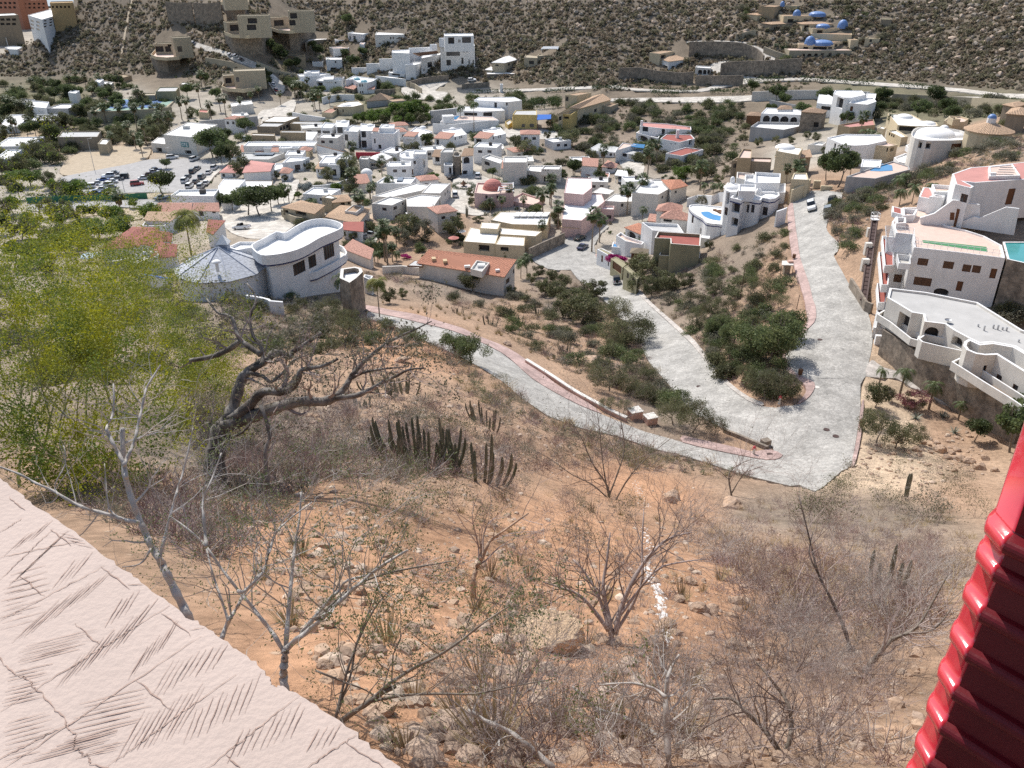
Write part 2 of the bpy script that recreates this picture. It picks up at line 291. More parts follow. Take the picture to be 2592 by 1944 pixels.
def npmesh(name,V,F,mats,midx=None,smooth=False):
 """big meshes straight from arrays: V (n,3), F (k,3|4)"""
 me=bpy.data.meshes.new(name);V=np.asarray(V,np.float32);F=np.asarray(F,np.int32);k,w=F.shape
 me.vertices.add(len(V));me.vertices.foreach_set('co',V.ravel());me.loops.add(k*w);me.loops.foreach_set('vertex_index',F.ravel())
 me.polygons.add(k);me.polygons.foreach_set('loop_start',np.arange(0,k*w,w,dtype=np.int32))
 try:me.polygons.foreach_set('loop_total',np.full(k,w,np.int32))
 except Exception:pass
 for m in mats:me.materials.append(MATS[m]if isinstance(m,str)else m)
 if midx is not None:me.polygons.foreach_set('material_index',np.asarray(midx,np.int32))
 me.polygons.foreach_set('use_smooth',np.full(k,smooth));me.update(calc_edges=True);me.validate()
 return me
def link(name,me,loc=(0,0,0),parent=None):
 o=bpy.data.objects.new(name,me);COL.objects.link(o);o.location=loc
 if parent is not None:o.parent=parent
 return o
def tag(o,label=None,cat=None,group=None,kind=None):
 if label:o['label']=label
 if cat:o['category']=cat
 if group:o['group']=group
 if kind:o['kind']=kind
 return o
def thing(name,label,cat,loc,group=None):
 o=bpy.data.objects.new(name,None);COL.objects.link(o);o.location=tuple(map(float,loc));o.empty_display_size=.5
 return tag(o,label,cat,group)
def copy_tree(o,parent=None):
 c=o.copy();COL.objects.link(c)
 if parent is not None:c.parent=parent
 for ch in list(o.children):copy_tree(ch,c)
 return c
# ---------------------------------------------------------------- paved areas read off the photograph, laid on the terrain
def smooth_line(P,n=4,closed=False):
 P=[np.asarray(p,float)for p in P];out=[];m=len(P)
 for i in range(m if closed else m-1):
  p0,p1,p2,p3=(P[(i-1)%m]if closed or i else P[0]),P[i],P[(i+1)%m],(P[(i+2)%m]if closed or i+2<m else P[-1])
  for k in range(n):
   t=k/n;out.append(.5*((2*p1)+(-p0+p2)*t+(2*p0-5*p1+4*p2-p3)*t*t+(-p0+3*p1-3*p2+p3)*t**3))
 if not closed:out.append(P[-1])
 return out
def inpoly(X,Y,poly):
 c=np.zeros(X.shape,bool);n=len(poly)
 for i in range(n):
  x0,y0=poly[i][:2];x1,y1=poly[(i+1)%n][:2]
  if y0==y1:continue
  t=((y0>Y)!=(y1>Y))&(X<(x1-x0)*(Y-y0)/(y1-y0)+x0);c^=t
 return c
PAVED=[]
def area(name,pxpoly,off,mat,step=4.,smooth=True,sub=3,skirt=.6):
 P=smooth_line(pxpoly,sub,True)if smooth else pxpoly
 poly=[hit(p)[:2]for p in P];out=[]
 for q in poly:
  if not out or np.hypot(*(q-out[-1]))>.25:out.append(q)
 poly=ccw(out);PAVED.append(poly)
 import bmesh
 from mathutils.geometry import delaunay_2d_cdt
 r=delaunay_2d_cdt([Vector((float(p[0]),float(p[1])))for p in poly],[],[list(range(len(poly)))],1,1e-4)
 bm=bmesh.new();bv=[bm.verts.new((p[0],p[1],0))for p in r[0]]
 for f in r[2]:
  try:bm.faces.new([bv[i]for i in f])
  except ValueError:pass
 A=np.array(poly);lo,hi=A.min(0),A.max(0)
 for ax in(0,1):
  k=math.floor(lo[ax]/step)+1
  while k*step<hi[ax]:
   co=[0,0,0];co[ax]=k*step;no=[0,0,0];no[ax]=1
   bmesh.ops.bisect_plane(bm,geom=bm.verts[:]+bm.edges[:]+bm.faces[:],dist=1e-4,plane_co=co,plane_no=no);k+=1
 for v in bm.verts:v.co.z=terr(v.co.x,v.co.y)+off
 for f in bm.faces:
  f.normal_update()
  if f.normal.z<0:f.normal_flip()
 be=[e for e in bm.edges if len(e.link_faces)==1]
 r=bmesh.ops.extrude_edge_only(bm,edges=be)
 for g in r['geom']:
  if isinstance(g,bmesh.types.BMVert):g.co.z-=skirt
 me=bpy.data.meshes.new(name);bm.to_mesh(me);bm.free();me.materials.append(MATS[mat])
 return tag(link(name,me),kind='structure')
road_right_l=pts('G',(490,745),(440,770),(335,835),(345,900),(362,1050),(378,1150),(400,1300),(470,1500),(500,1630))+pts('H',(850,154),(862,240),(850,300),(768,378),(668,500),(690,590),(760,645),(852,690),(845,745),(800,800),(715,838),(620,852))
desc_r=pts('H',(510,842),(420,808),(290,712),(180,592),(70,455),(0,385))+pts('I',(2110,395),(2010,305),(1910,215),(1835,155))+pts('F',(700,1165),(612,1085),(600,1040),(590,990),(640,900),(700,850))
desc_l=pts('F',(640,820),(560,870),(430,900),(380,950),(240,1010),(120,1045))+pts('I',(1385,120),(1420,165),(1500,205),(1560,215),(1650,212),(1700,275),(1800,345),(1910,450),(2010,575),(2090,690),(2165,820))+pts('H',(30,845),(110,905),(280,992),(480,1072),(555,1105))
tip=pts('H',(640,1160),(590,1190),(470,1178),(200,1125),(0,1075))
low_far=pts('I',(1850,1150),(1700,1090),(1530,1000),(1400,920),(1300,830),(1200,752),(1040,672),(880,610),(720,570),(520,522),(330,482))
low_near=pts('I',(330,530),(450,560),(600,620),(760,700),(960,790),(1120,880),(1230,955),(1340,1050),(1500,1160),(1700,1235),(1950,1290))+pts('H',(0,1160),(250,1240),(450,1300),(640,1345),(760,1352),(860,1392),(950,1330),(1030,1260),(1088,1228))
road_right_r=pts('H',(1112,1118),(1132,1000),(1152,850),(1152,700),(1192,640),(1206,555),(1232,400),(1192,205),(1122,120),(1052,5))+pts('G',(870,1630),(800,1510),(742,1400),(672,1272),(702,1238),(712,1170),(642,1100),(612,1040),(640,960),(690,860),(745,760))
area('road',road_right_l+pts('H',(560,980),(600,1160),(640,1345),(760,1352),(860,1392),(950,1330),(1030,1260),(1088,1228))+road_right_r,.04,'cobble',4.,sub=2)
area('road',pts('H',(680,840),(600,852))+desc_r+desc_l+pts('H',(660,1090),(760,960)),.046,'cobble',4.,sub=1)
area('road',pts('H',(760,1250),(700,1165))+tip+low_far+low_near[:-4]+pts('H',(760,1335)),.052,'cobble',4.,sub=1)
area('pavement',low_far[::-1]+[px('I',1850,1150)]+pts('I',(1790,1098),(1722,1055),(1562,962),(1402,834),(1300,756),(1180,695),(1050,645),(950,595),(800,550),(650,505),(470,474),(330,446)),.15,'pink_paving',4.,sub=2)
area('pavement',pts('H',(0,1078),(200,1128),(470,1181),(590,1192),(648,1162),(560,1125),(455,1140),(330,1110),(200,1080),(60,1050),(0,1036)),.15,'pink_paving',3.,sub=2)
area('pavement',pts('G',(335,838),(347,900),(364,1050),(380,1150),(402,1300),(472,1500),(502,1630))+pts('H',(852,154),(864,240),(852,300),(770,376),(768,355),(805,300),(800,230),(785,140),(740,0))+pts('G',(385,1530),(350,1340),(322,1200),(300,1000),(302,880)),.15,'pink_paving',3.,sub=2)
area('pavement',pts('H',(660,505),(692,592),(760,648),(852,692),(845,747),(800,800),(740,832),(780,780),(800,740),(775,690),(710,645),(660,600),(640,520)),.15,'pink_paving',3.,sub=2)
area('pavement',pts('H',(510,842),(420,808),(290,712),(180,592),(70,455),(0,385))+pts('I',(2110,395),(2010,305),(1910,215))+pts('F',(800,1240),(840,1250),(930,1320),(1000,1400))+pts('H',(0,350),(80,420),(190,560),(300,690),(430,785),(520,822)),.15,'pavers',4.,sub=2)
area('pavement',pts('F',(700,1165),(612,1085),(600,1050),(640,1085),(720,1150),(830,1245),(800,1240)),.15,'pink_paving',4.,sub=2)
area('driveway',pts('H',(1206,560),(1240,545),(1300,590),(1480,640),(1600,720),(1760,830),(1900,900),(2040,960),(2060,1010),(1960,960),(1830,890),(1700,830),(1600,770),(1480,720),(1380,660),(1190,650)),.05,'pavers',3.,sub=2)
area('pavement',pts('H',(1092,1226),(1114,1118),(1134,1000),(1154,850),(1172,800),(1165,950),(1140,1120),(1110,1228)),.15,'pink_paving',3.,sub=2)
area('street',pts('E',(1290,530),(1320,480),(1440,465),(1560,500),(1600,560),(1500,560),(1440,600),(1410,660),(1440,720),(1560,740),(1480,770),(1350,750),(1230,720),(1220,660),(1280,600)),.05,'pale_paving',5.)
area('street',pts('D',(1420,640),(1560,650),(1700,620),(1800,590),(1840,640),(1900,660),(1960,650),(1900,700),(1800,760),(1650,780),(1500,740)),.05,'pale_paving',5.)
area('street',pts('D',(1420,640),(1480,560),(1700,500),(1800,430),(1900,400),(1940,410),(1880,560),(1840,600),(1700,622),(1560,652)),.05,'pale_paving',5.)
area('street',pts('E',(630,900),(740,900),(730,960),(700,1000),(600,990),(560,950)),.05,'pale_paving',5.)
area('street',pts('F',(770,370),(950,380),(930,500),(840,560),(790,530),(850,480)),.05,'pale_paving',5.)
area('street',pts('E',(1680,130),(1800,150),(2000,140),(2080,190),(1950,210),(1760,200),(1680,190)),.05,'pale_paving',5.)
area('street',pts('D',(1640,170),(1700,0),(1740,0),(1690,160),(1600,200),(1560,200),(1460,310),(1390,370),(1330,440),(1200,480),(1200,430),(1330,350),(1440,260),(1570,150)),.05,'pale_paving',8.)
area('car_park',pts('D',(385,395),(440,370),(700,320),(860,290),(980,265),(1270,262),(1380,300),(1330,440),(1200,480),(940,478),(600,492),(410,490),(380,440)),.05,'asphalt',10.)
area('sand_yard',pts('D',(390,330),(480,240),(620,190),(760,180),(960,180),(960,250),(860,290),(700,320),(440,370)),.05,'sand',10.)
area('street',pts('D',(200,560),(450,535),(700,530),(1000,525),(1010,560),(900,580),(700,570),(450,590),(200,600)),.05,'asphalt',8.)
area('dirt_lane',pts('D',(640,585),(900,585),(980,590),(880,660),(700,625),(440,640),(440,600)),.04,'sand',8.)
area('road',pts('A',(1240,262),(1300,284),(1480,338),(1600,378),(1705,434),(1810,515),(1850,575),(1795,612),(1755,560),(1700,492),(1630,435),(1550,406),(1440,358),(1270,308)),.05,'pale_paving',8.)
area('road',pts('A',(1690,720),(1780,700),(1880,650),(1920,660),(1890,740),(1820,760),(1700,760),(1660,780)),.05,'pale_paving',8.)
area('road',pts('B',(810,570),(960,545),(1110,530),(1060,560),(1030,590),(1110,600),(1080,650),(960,645),(850,635)),.05,'pale_paving',8.)
area('road',pts('B',(1280,590),(1500,580),(1760,570),(2200,555))+pts('C',(180,450),(520,462),(640,430),(760,410),(790,392),(900,405),(1060,398),(1300,412),(1600,432),(1900,455),(2100,480),(2212,482),(2212,505),(2080,496),(1880,470),(1600,448),(1300,428),(1060,412),(900,420),(700,440),(560,470),(180,462))+pts('B',(2200,572),(1760,585),(1500,594),(1280,600)),.06,'pale_paving',10.,sub=2)
area('road',pts('C',(100,505),(400,500),(640,495),(800,490),(1000,480),(1150,482),(1140,495),(900,508),(760,520),(560,526),(280,522),(100,520)),.06,'pale_paving',10.,sub=2)
area('road',pts('C',(1520,490),(1840,495),(2100,500),(2080,515),(1860,530),(1540,515)),.06,'pale_paving',10.,sub=2)
area('driveway',pts('C',(780,225),(850,240),(900,270),(960,290),(1060,300),(960,306),(880,310),(700,318),(665,345),(720,370),(790,395),(780,412),(700,395),(620,370),(600,335),(660,315),(780,305),(860,290),(820,250)),.06,'pale_paving',10.,sub=2)
area('driveway',pts('C',(495,212),(640,208),(780,216),(780,224),(640,216),(500,220)),.06,'pale_paving',10.,sub=2)
area('dirt_path',pts('A',(850,0),(862,0),(835,120),(812,240),(790,370),(778,435),(768,435),(780,360),(800,235),(822,115)),.08,'sand',10.,sub=2)
# ---------------------------------------------------------------- ground sheet
SEL=np.arange(0,NA,2);TA=GA[SEL];TR=GR
X=np.sin(TA)[:,None]*TR[None,:];Y=np.cos(TA)[:,None]*TR[None,:];Z=GZ[SEL].copy()
mask=np.zeros(X.shape,bool)
for poly in PAVED:
 A=np.array(poly);lo,hi=A.min(0),A.max(0);bb=(X>lo[0])&(X<hi[0])&(Y>lo[1])&(Y<hi[1])
 ii=np.nonzero(bb);mask[ii]|=inpoly(X[ii],Y[ii],poly)
near=mask.copy()
for _ in range(3):
 d=near.copy();d[1:]|=near[:-1];d[:-1]|=near[1:];d[:,1:]|=near[:,:-1];d[:,:-1]|=near[:,1:];near=d
ZC=dict(O=((.455,.265,.16),.9),o=((.37,.25,.17),.9),G=((.25,.20,.155),.7),T=((.42,.38,.32),.12),g=((.17,.16,.10),.15),H=((.185,.155,.12),1.),h=((.215,.175,.13),1.),S=((.50,.39,.28),.2))
ZONES=[(700,1350,'O'),(1000,1600,'O'),(1300,1500,'O'),(1500,1400,'O'),(1700,1500,'O'),(1300,1800,'O'),(900,1800,'O'),(1650,1250,'O'),(2000,1900,'o'),(2200,1600,'o'),(2050,1450,'o'),(1000,1150,'o'),(1100,1000,'o'),(800,900,'o'),(1000,880,'O'),(900,980,'o'),(700,1100,'G'),(400,1100,'G'),(150,1000,'G'),(200,1250,'o'),(400,1350,'o'),(300,800,'G'),(600,800,'G'),(800,750,'G'),(1150,700,'G'),(1300,800,'o'),(1500,850,'o'),(1450,760,'G'),(1700,1000,'G'),(1900,1050,'o'),(1500,960,'o'),(2000,1300,'G'),(2250,1300,'G'),(2450,1250,'o'),(2300,1150,'S'),(2250,1080,'S'),(2400,1080,'o'),(1800,700,'G'),(1980,680,'o'),(1960,800,'o'),(1700,760,'G'),(1880,650,'G'),(2120,600,'o'),(2160,520,'o'),(2250,460,'G'),(2400,420,'o'),(2560,320,'o'),(2480,360,'G'),(2150,480,'o'),(2300,600,'o'),(2560,700,'G'),(100,450,'T'),(300,380,'S'),(120,350,'S'),(60,300,'g'),(200,290,'g'),(350,290,'g'),(460,330,'T'),(600,420,'T'),(800,450,'T'),(1000,480,'T'),(1100,560,'o'),(1030,600,'o'),(1250,450,'T'),(1400,500,'T'),(1600,520,'T'),(700,300,'T'),(850,360,'T'),(1050,360,'T'),(1200,380,'T'),(1450,330,'G'),(1600,300,'G'),(1520,380,'G'),(1750,350,'G'),(1850,420,'G'),(2000,400,'T'),(2150,360,'T'),(1900,280,'h'),(2300,270,'g'),(2200,250,'g'),(2480,260,'g'),(900,260,'g'),(800,250,'T'),(1000,260,'g'),(1150,290,'T'),(1300,270,'T'),(1500,280,'h'),(1700,250,'h'),(150,230,'g'),(320,260,'T'),(500,270,'T'),(250,200,'h'),(420,210,'h'),(600,230,'T'),(700,190,'h'),(560,150,'h'),(300,100,'H'),(150,130,'H'),(400,60,'h'),(700,90,'h'),(900,60,'h'),(1000,50,'H'),(1200,40,'H'),(1500,60,'H'),(1500,150,'H'),(1800,80,'h'),(1350,200,'h'),(1700,180,'h'),(2300,80,'H'),(2500,50,'H'),(2400,180,'H'),(2550,150,'H'),(2000,230,'h'),(40,60,'T'),(100,90,'T')]
zc=[];zl=[];zamp=[]
for x,y,k in ZONES:
 P=hit((x,y));zc.append((math.atan2(P[0],P[1]),math.log(math.hypot(P[0],P[1]))));zl.append(ZC[k][0]);zamp.append(ZC[k][1])
zc=np.array(zc);zl=np.array(zl);zamp=np.array(zamp)
tint=np.zeros(X.shape+(3,));amp=np.zeros(X.shape)
for i in range(len(TA)):
 d2=(KA*(TA[i]-zc[None,:,0]))**2+(GL[:,None]-zc[None,:,1])**2
 w=1/(d2+.0006)**2;w/=w.sum(1,keepdims=True);tint[i]=w@zl;amp[i]=w@zamp
rr=np.broadcast_to(TR[None,:],X.shape);nz=np.zeros(X.shape)
for wl,a in((.9,.05),(2.6,.13),(8,.30),(24,1.0),(60,2.0)):
 k=np.clip((wl/(rr*.03))-.4,0,1)*np.clip(rr/(wl*2.2),0,1);nz+=k*a*vnoise(X/wl,Y/wl,int(wl*10))
far=np.clip((rr-380)/120,0,1);nz*=.75+.8*far
nz*=np.where((TA[:,None]<R(-20))&(rr>560),.25,1)
Z+=np.where(near,0,nz*amp)-np.where(mask,np.clip(rr*.004,.12,1.2),0)
Zs=Z+np.where(mask,np.clip(rr*.004,.12,1.2),0);GZ[SEL]=Zs;GZ[1:-1:2]=(Zs[:-1]+Zs[1:])/2
gm=bpy.data.materials.new('ground_soil');gm.use_nodes=True;nt=gm.node_tree;b=nt.nodes['Principled BSDF'];b.inputs['Roughness'].default_value=.95;b.inputs['Specular IOR Level'].default_value=.15
at=N(nt,'ShaderNodeAttribute',attribute_name='tint');tc=N(nt,'ShaderNodeTexCoord')
def gnoise(scale,lo,hi,det=8,rough=.68):
 n=N(nt,'ShaderNodeTexNoise');n.inputs['Scale'].default_value=scale;n.inputs['Detail'].default_value=det;n.inputs['Roughness'].default_value=rough;nt.links.new(tc.outputs['Object'],n.inputs['Vector'])
 r=N(nt,'ShaderNodeMapRange');r.inputs[1].default_value=.32;r.inputs[2].default_value=.68;r.inputs[3].default_value=lo;r.inputs[4].default_value=hi;nt.links.new(n.outputs['Fac'],r.inputs[0]);return n,r
n1,r1=gnoise(.09,.72,1.22);n2,r2=gnoise(2.2,.66,1.3)
mu=N(nt,'ShaderNodeMath',operation='MULTIPLY');nt.links.new(r1.outputs[0],mu.inputs[0]);nt.links.new(r2.outputs[0],mu.inputs[1])
vm=N(nt,'ShaderNodeVectorMath',operation='SCALE');nt.links.new(at.outputs['Color'],vm.inputs[0]);nt.links.new(mu.outputs[0],vm.inputs['Scale'])
vo=N(nt,'ShaderNodeTexVoronoi');vo.inputs['Scale'].default_value=3.2;nt.links.new(tc.outputs['Object'],vo.inputs['Vector'])
vr=N(nt,'ShaderNodeMapRange');vr.inputs[1].default_value=.16;vr.inputs[2].default_value=.30;vr.inputs[3].default_value=.75;vr.inputs[4].default_value=0;nt.links.new(vo.outputs['Distance'],vr.inputs[0])
sc_=N(nt,'ShaderNodeSeparateColor');nt.links.new(vo.outputs['Color'],sc_.inputs[0]);gt=N(nt,'ShaderNodeMath',operation='GREATER_THAN');gt.inputs[1].default_value=.55;nt.links.new(sc_.outputs[0],gt.inputs[0])
mk=N(nt,'ShaderNodeMath',operation='MULTIPLY');nt.links.new(vr.outputs[0],mk.inputs[0]);nt.links.new(gt.outputs[0],mk.inputs[1])
mx=N(nt,'ShaderNodeMix',data_type='RGBA');mx.inputs[7].default_value=(.50,.38,.28,1);nt.links.new(mk.outputs[0],mx.inputs[0]);nt.links.new(vm.outputs[0],mx.inputs[6]);nt.links.new(mx.outputs[2],b.inputs['Base Color'])
bp=N(nt,'ShaderNodeBump');bp.inputs['Strength'].default_value=.75;bp.inputs['Distance'].default_value=.16;nt.links.new(n2.outputs['Fac'],bp.inputs['Height'])
b2=N(nt,'ShaderNodeBump');b2.inputs['Strength'].default_value=.6;b2.inputs['Distance'].default_value=.1;nt.links.new(mk.outputs[0],b2.inputs['Height']);nt.links.new(bp.outputs[0],b2.inputs['Normal']);nt.links.new(b2.outputs[0],b.inputs['Normal'])
MATS['ground_soil']=gm
na,nl=X.shape;idx=np.arange(na*nl).reshape(na,nl)
F=np.stack([idx[:-1,:-1],idx[1:,:-1],idx[1:,1:],idx[:-1,1:]],-1).reshape(-1,4)[:,::-1]
me=npmesh('ground',np.stack([X,Y,Z],-1).reshape(-1,3),F,['ground_soil'],smooth=True)
ca=me.color_attributes.new('tint','FLOAT_COLOR','POINT');ca.data.foreach_set('color',np.concatenate([tint.reshape(-1,3),np.ones((na*nl,1))],1).astype(np.float32).ravel())
tag(link('ground',me),kind='structure')
mb=MB();mb.quad((-6000,1150,-2),(3000,1150,-2),(9000,15000,-2),(-15000,15000,-2));material('sea_water',(.03,.12,.24),.25,.2,.01,.3,.05,spec=.5)
tag(mb.build('sea','sea_water'),kind='structure')
# ---------------------------------------------------------------- daylight
SUN_AZ,SUN_EL=-27.0,50.0
w=bpy.data.worlds.new('World');scn.world=w;w.use_nodes=True;nt=w.node_tree;bg=nt.nodes['Background']
sky=nt.nodes.new('ShaderNodeTexSky');sky.sky_type='NISHITA';sky.sun_disc=False;sky.sun_elevation=R(SUN_EL);sky.sun_rotation=R(SUN_AZ);sky.air_density=1.2;sky.dust_density=2.0
nt.links.new(sky.outputs[0],bg.inputs['Color']);bg.inputs['Strength'].default_value=.15
sl=bpy.data.lights.new('sun','SUN');sl.energy=4.6;sl.angle=R(.53);sl.color=(1,.955,.89)
so=bpy.data.objects.new('sun',sl);COL.objects.link(so)
so.rotation_euler=Vector((math.sin(R(SUN_AZ))*math.cos(R(SUN_EL)),math.cos(R(SUN_AZ))*math.cos(R(SUN_EL)),math.sin(R(SUN_EL)))).to_track_quat('Z','Y').to_euler()
scn.view_settings.view_transform='Standard';scn.view_settings.look='None';scn.view_settings.exposure=0;scn.view_settings.gamma=1
scn.render.engine='CYCLES';scn.cycles.use_denoising=False;scn.cycles.max_bounces=5;scn.cycles.diffuse_bounces=3;scn.cycles.glossy_bounces=2;scn.cycles.transmission_bounces=2;scn.cycles.caustics_reflective=False;scn.cycles.caustics_refractive=False
# ---------------------------------------------------------------- foreground: stamped concrete ledge and the red louvred shutter
LZ=79.1
edge=pts('K',(-60,-20),(0,25),(100,90),(190,170),(330,262),(450,350),(560,440),(690,530),(800,612),(950,728),(1090,822),(1200,890),(1300,960),(1400,1030),(1490,1108),(1528,1165),(1545,1196),(1600,1196),(1700,1250),(1830,1342),(1960,1430),(2080,1520),(2212,1612),(2330,1720))
E=[at_z(p,LZ)[:2]for p in edge];E2=[]
for a,c in zip(E[:-1],E[1:]):
 for k in range(5):
  t=k/5;q=a*(1-t)+c*t;E2.append(q+RNG.normal(0,.0016,2))
E2.append(E[-1])
poly=[tuple(p)for p in E2]+[(.35,.25),(.35,-.9),(-2.4,-.9),(-2.4,E[0][1])]
material('stamped_concrete',(.52,.425,.375),.9,.09,2.2,.12,90,spec=.2);material('groove_brown',(.37,.265,.22),.95,.3,40)
root=thing('concrete_ledge','pale pink concrete ledge stamped with palm leaf lines and cracked, at the lower left','ledge',(-.5,.6,LZ))
mb=MB();mb.prism(poly,LZ-.10,LZ);mb.build('slab','stamped_concrete',root)
mb=MB();cpt=np.mean(np.array(poly),0);mb.prism([tuple(cpt+(np.array(p)-cpt)*.96)for p in poly],73.0,LZ-.10);mb.build('support_wall','stamped_concrete',root)
gv=MB()
def groove(a,c,w,seg=7,wob=.0005,z=LZ+.0012):
 """a pressed line: a ragged tapering sliver in a darker brown, ends thinner than the middle"""
 a,c=np.array(a[:2]),np.array(c[:2]);d=c-a;L=np.linalg.norm(d)
 if L<.004:return
 n=np.array([-d[1],d[0]])/L;ls,rs=[],[]
 for k in range(seg+1):
  t=k/seg;ww=w*(.25+.75*math.sin(math.pi*min(max(t,.04),.96)))*random.uniform(.55,1.25);q=a+d*t+n*random.uniform(-wob,wob)
  ls.append((*(q+n*ww/2),z));rs.append((*(q-n*ww/2),z))
 m=len(ls);
 if not inpoly(np.array([a[0],c[0],(a[0]+c[0])/2]),np.array([a[1],c[1],(a[1]+c[1])/2]),poly).all():return
 gv.add(ls+rs,[(i,m+i,m+i+1,i+1)for i in range(m-1)])
def gk(x0,y0,x1,y1,w=.0015,**k):groove(at_z(px('K',x0,y0),LZ),at_z(px('K',x1,y1),LZ),w,**k)
SPINES=[(0,1340,960,742),(0,600,300,310),(0,830,590,520),(-60,1110,815,612),(-60,1720,1135,915),(-60,1640,420,1395),(600,1659,1330,1130),(1160,1670,1690,1250),(1720,1670,2010,1470),(0,330,130,250),(-40,480,470,375)]
for s in SPINES:gk(*s,w=.0017,seg=26,wob=.0015)
def fronds(x0,y0,x1,y1,n,dx,dy,jit=.18,w=.0014,gap=.06):
 for i in range(n):
  t=(i+random.uniform(.35,.65))/n;bx,by=x0+(x1-x0)*t,y0+(y1-y0)*t;f=random.uniform(1-jit,1.05);g=random.uniform(gap,gap*3)
  gk(bx+dx*g+random.uniform(-2,2),by+dy*g,bx+dx*f,by+dy*f+random.uniform(-3,3),w=w*random.uniform(.5,1.3))
fronds(0,1010,500,700,11,260,-250);fronds(20,660,270,420,9,190,-170);fronds(0,480,260,330,7,150,-140)
fronds(250,690,600,500,9,160,-200);fronds(560,900,860,700,8,120,-190);fronds(260,1270,700,960,11,200,-260);fronds(700,1190,980,930,9,120,-200)
fronds(950,1210,1360,1080,10,130,-210);fronds(820,1290,960,1250,4,140,-230);fronds(620,1659,1000,1500,11,190,-330);fronds(1000,1560,1480,1330,11,100,-250)
fronds(1250,1659,1700,1480,10,110,-230);fronds(1700,1600,1950,1520,6,90,-160);fronds(-20,900,40,560,9,260,-70);fronds(-20,830,0,640,6,170,-40);fronds(40,1100,90,980,8,440,-110)
fronds(-20,1330,30,1120,10,260,-60);fronds(-20,1640,0,1400,9,300,-80);fronds(330,1500,420,1290,7,470,-110,w=.0021);fronds(80,1660,300,1520,6,480,-130,w=.0021);fronds(400,1620,470,1560,4,270,-60)
fronds(300,320,440,420,5,130,30);fronds(590,545,720,640,5,130,-10);fronds(930,790,1060,900,5,130,-20);fronds(1990,1540,2130,1640,4,110,-40);fronds(60,140,130,200,4,100,-20)
for b_ in((50,130,140,205),(285,315,405,405),(570,525,735,650),(910,785,1080,915),(115,575,250,690),(420,845,560,965),(770,1165,970,1335),(1275,1585,1370,1670),(1945,1515,2190,1670)):gk(*b_,w=.0019,seg=9,wob=.0015)
crack=[(-20,1000),(20,1075),(100,1135),(170,1165),(185,1205),(240,1240),(300,1320),(375,1390),(368,1420),(405,1455),(430,1470),(412,1550),(450,1560),(470,1590),(500,1590),(508,1640),(640,1665)]
for p,q in zip(crack[:-1],crack[1:]):gk(*p,*q,w=.0020,seg=5,wob=.0015)
gv.build('grooves','groove_brown',root)
SX=at_depth(px('M',1900,620),1.18);q=px('M',1970,300)
d0=ray(q);k=math.hypot(SX[0],SX[1])/math.hypot(d0[0],d0[1]);T0=EYE+d0*k;T1=at_z(px('M',2212,412),T0[2]);du=(T1-T0)[:2];du/=np.linalg.norm(du);print('shutter dir',du,T0)
nu=np.array([-du[1],du[0]]);
if nu[1]<0:nu=-nu
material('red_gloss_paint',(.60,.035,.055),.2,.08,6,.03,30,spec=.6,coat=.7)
root=thing('louvred_shutter','glossy red louvred shutter with sunlit stepped slat ends, at the right edge','shutter',(T0[0],T0[1],T0[2]))
def slat(z,h,root):
 """one lapped slat: a sloping board with a rounded lip, folded back at its end"""
 prof=[(.008,h),(.0,h)]+[(-.003-.013*min(1,.075/h)*k/4,h-(h-.016)*k/4)for k in range(1,5)]+[(-.020+.0115*math.cos(math.pi*(.62+.9*k/8)),.004+.0115*math.sin(math.pi*(.62+.9*k/8)))for k in range(9)]+[(-.006,-.006),(.008,-.004)]
 for nm,S_,m in(('slat',((.040,0.),(1.2,0.)),'red_painted_shade'),('slat_end',((.0,.040),(.006,.026),(.034,.004),(.040,0.)),'red_gloss_paint')):  # ends: brighter copy of the red, fold shaped to catch the sun
  mb=MB();n=len(prof);vs=[];ns=len(S_)
  for s_,back in S_:
   for a,zz in prof:vs.append((*(T0[:2]+du*s_+nu*(a+back)),z+zz))
  fs=[(i*n+k,i*n+(k+1)%n,(i+1)*n+(k+1)%n,(i+1)*n+k)for i in range(ns-1)for k in range(n)]+[tuple(range(n))[::-1],tuple(range((ns-1)*n,ns*n))]
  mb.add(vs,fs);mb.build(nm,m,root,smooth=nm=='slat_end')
material('red_painted_shade',(.13,.008,.014),.45,.15,5,.05,30,spec=.3)  # slat fronts: the red darkened, their shade put into the colour
tips=[(1970,300),(1905,450),(1840,680),(1780,905),(1705,1115),(1630,1305),(1570,1510),(1505,1680)]
zs=[]
for p in tips:
 d0=ray(px('M',*p));zs.append(80+d0[2]*math.hypot(T0[0],T0[1])/math.hypot(d0[0],d0[1]))
pitch=(zs[1]-zs[-1])/6
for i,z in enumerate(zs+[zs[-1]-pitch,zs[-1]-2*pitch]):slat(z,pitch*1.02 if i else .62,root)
def kbox(name,s0,s1,a0,a1,z0,z1,m='red_gloss_paint'):
 mb=MB();mb.prism([tuple(T0[:2]+du*s+nu*a)for s,a in((s0,a0),(s1,a0),(s1,a1),(s0,a1))],z0,z1);mb.build(name,m,root)
kbox('core_board',.03,1.2,.007,.03,zs[-1]-.4,zs[0]+.6);kbox('eave',.05,1.9,-1.1,.25,zs[0]+.70,zs[0]+.78,'timber');kbox('unseen_screen',1.25,1.32,-1.1,.02,zs[-1]-.6,zs[0]+.69,'timber')  # overhang and side board are unseen, added to shade the slat fronts
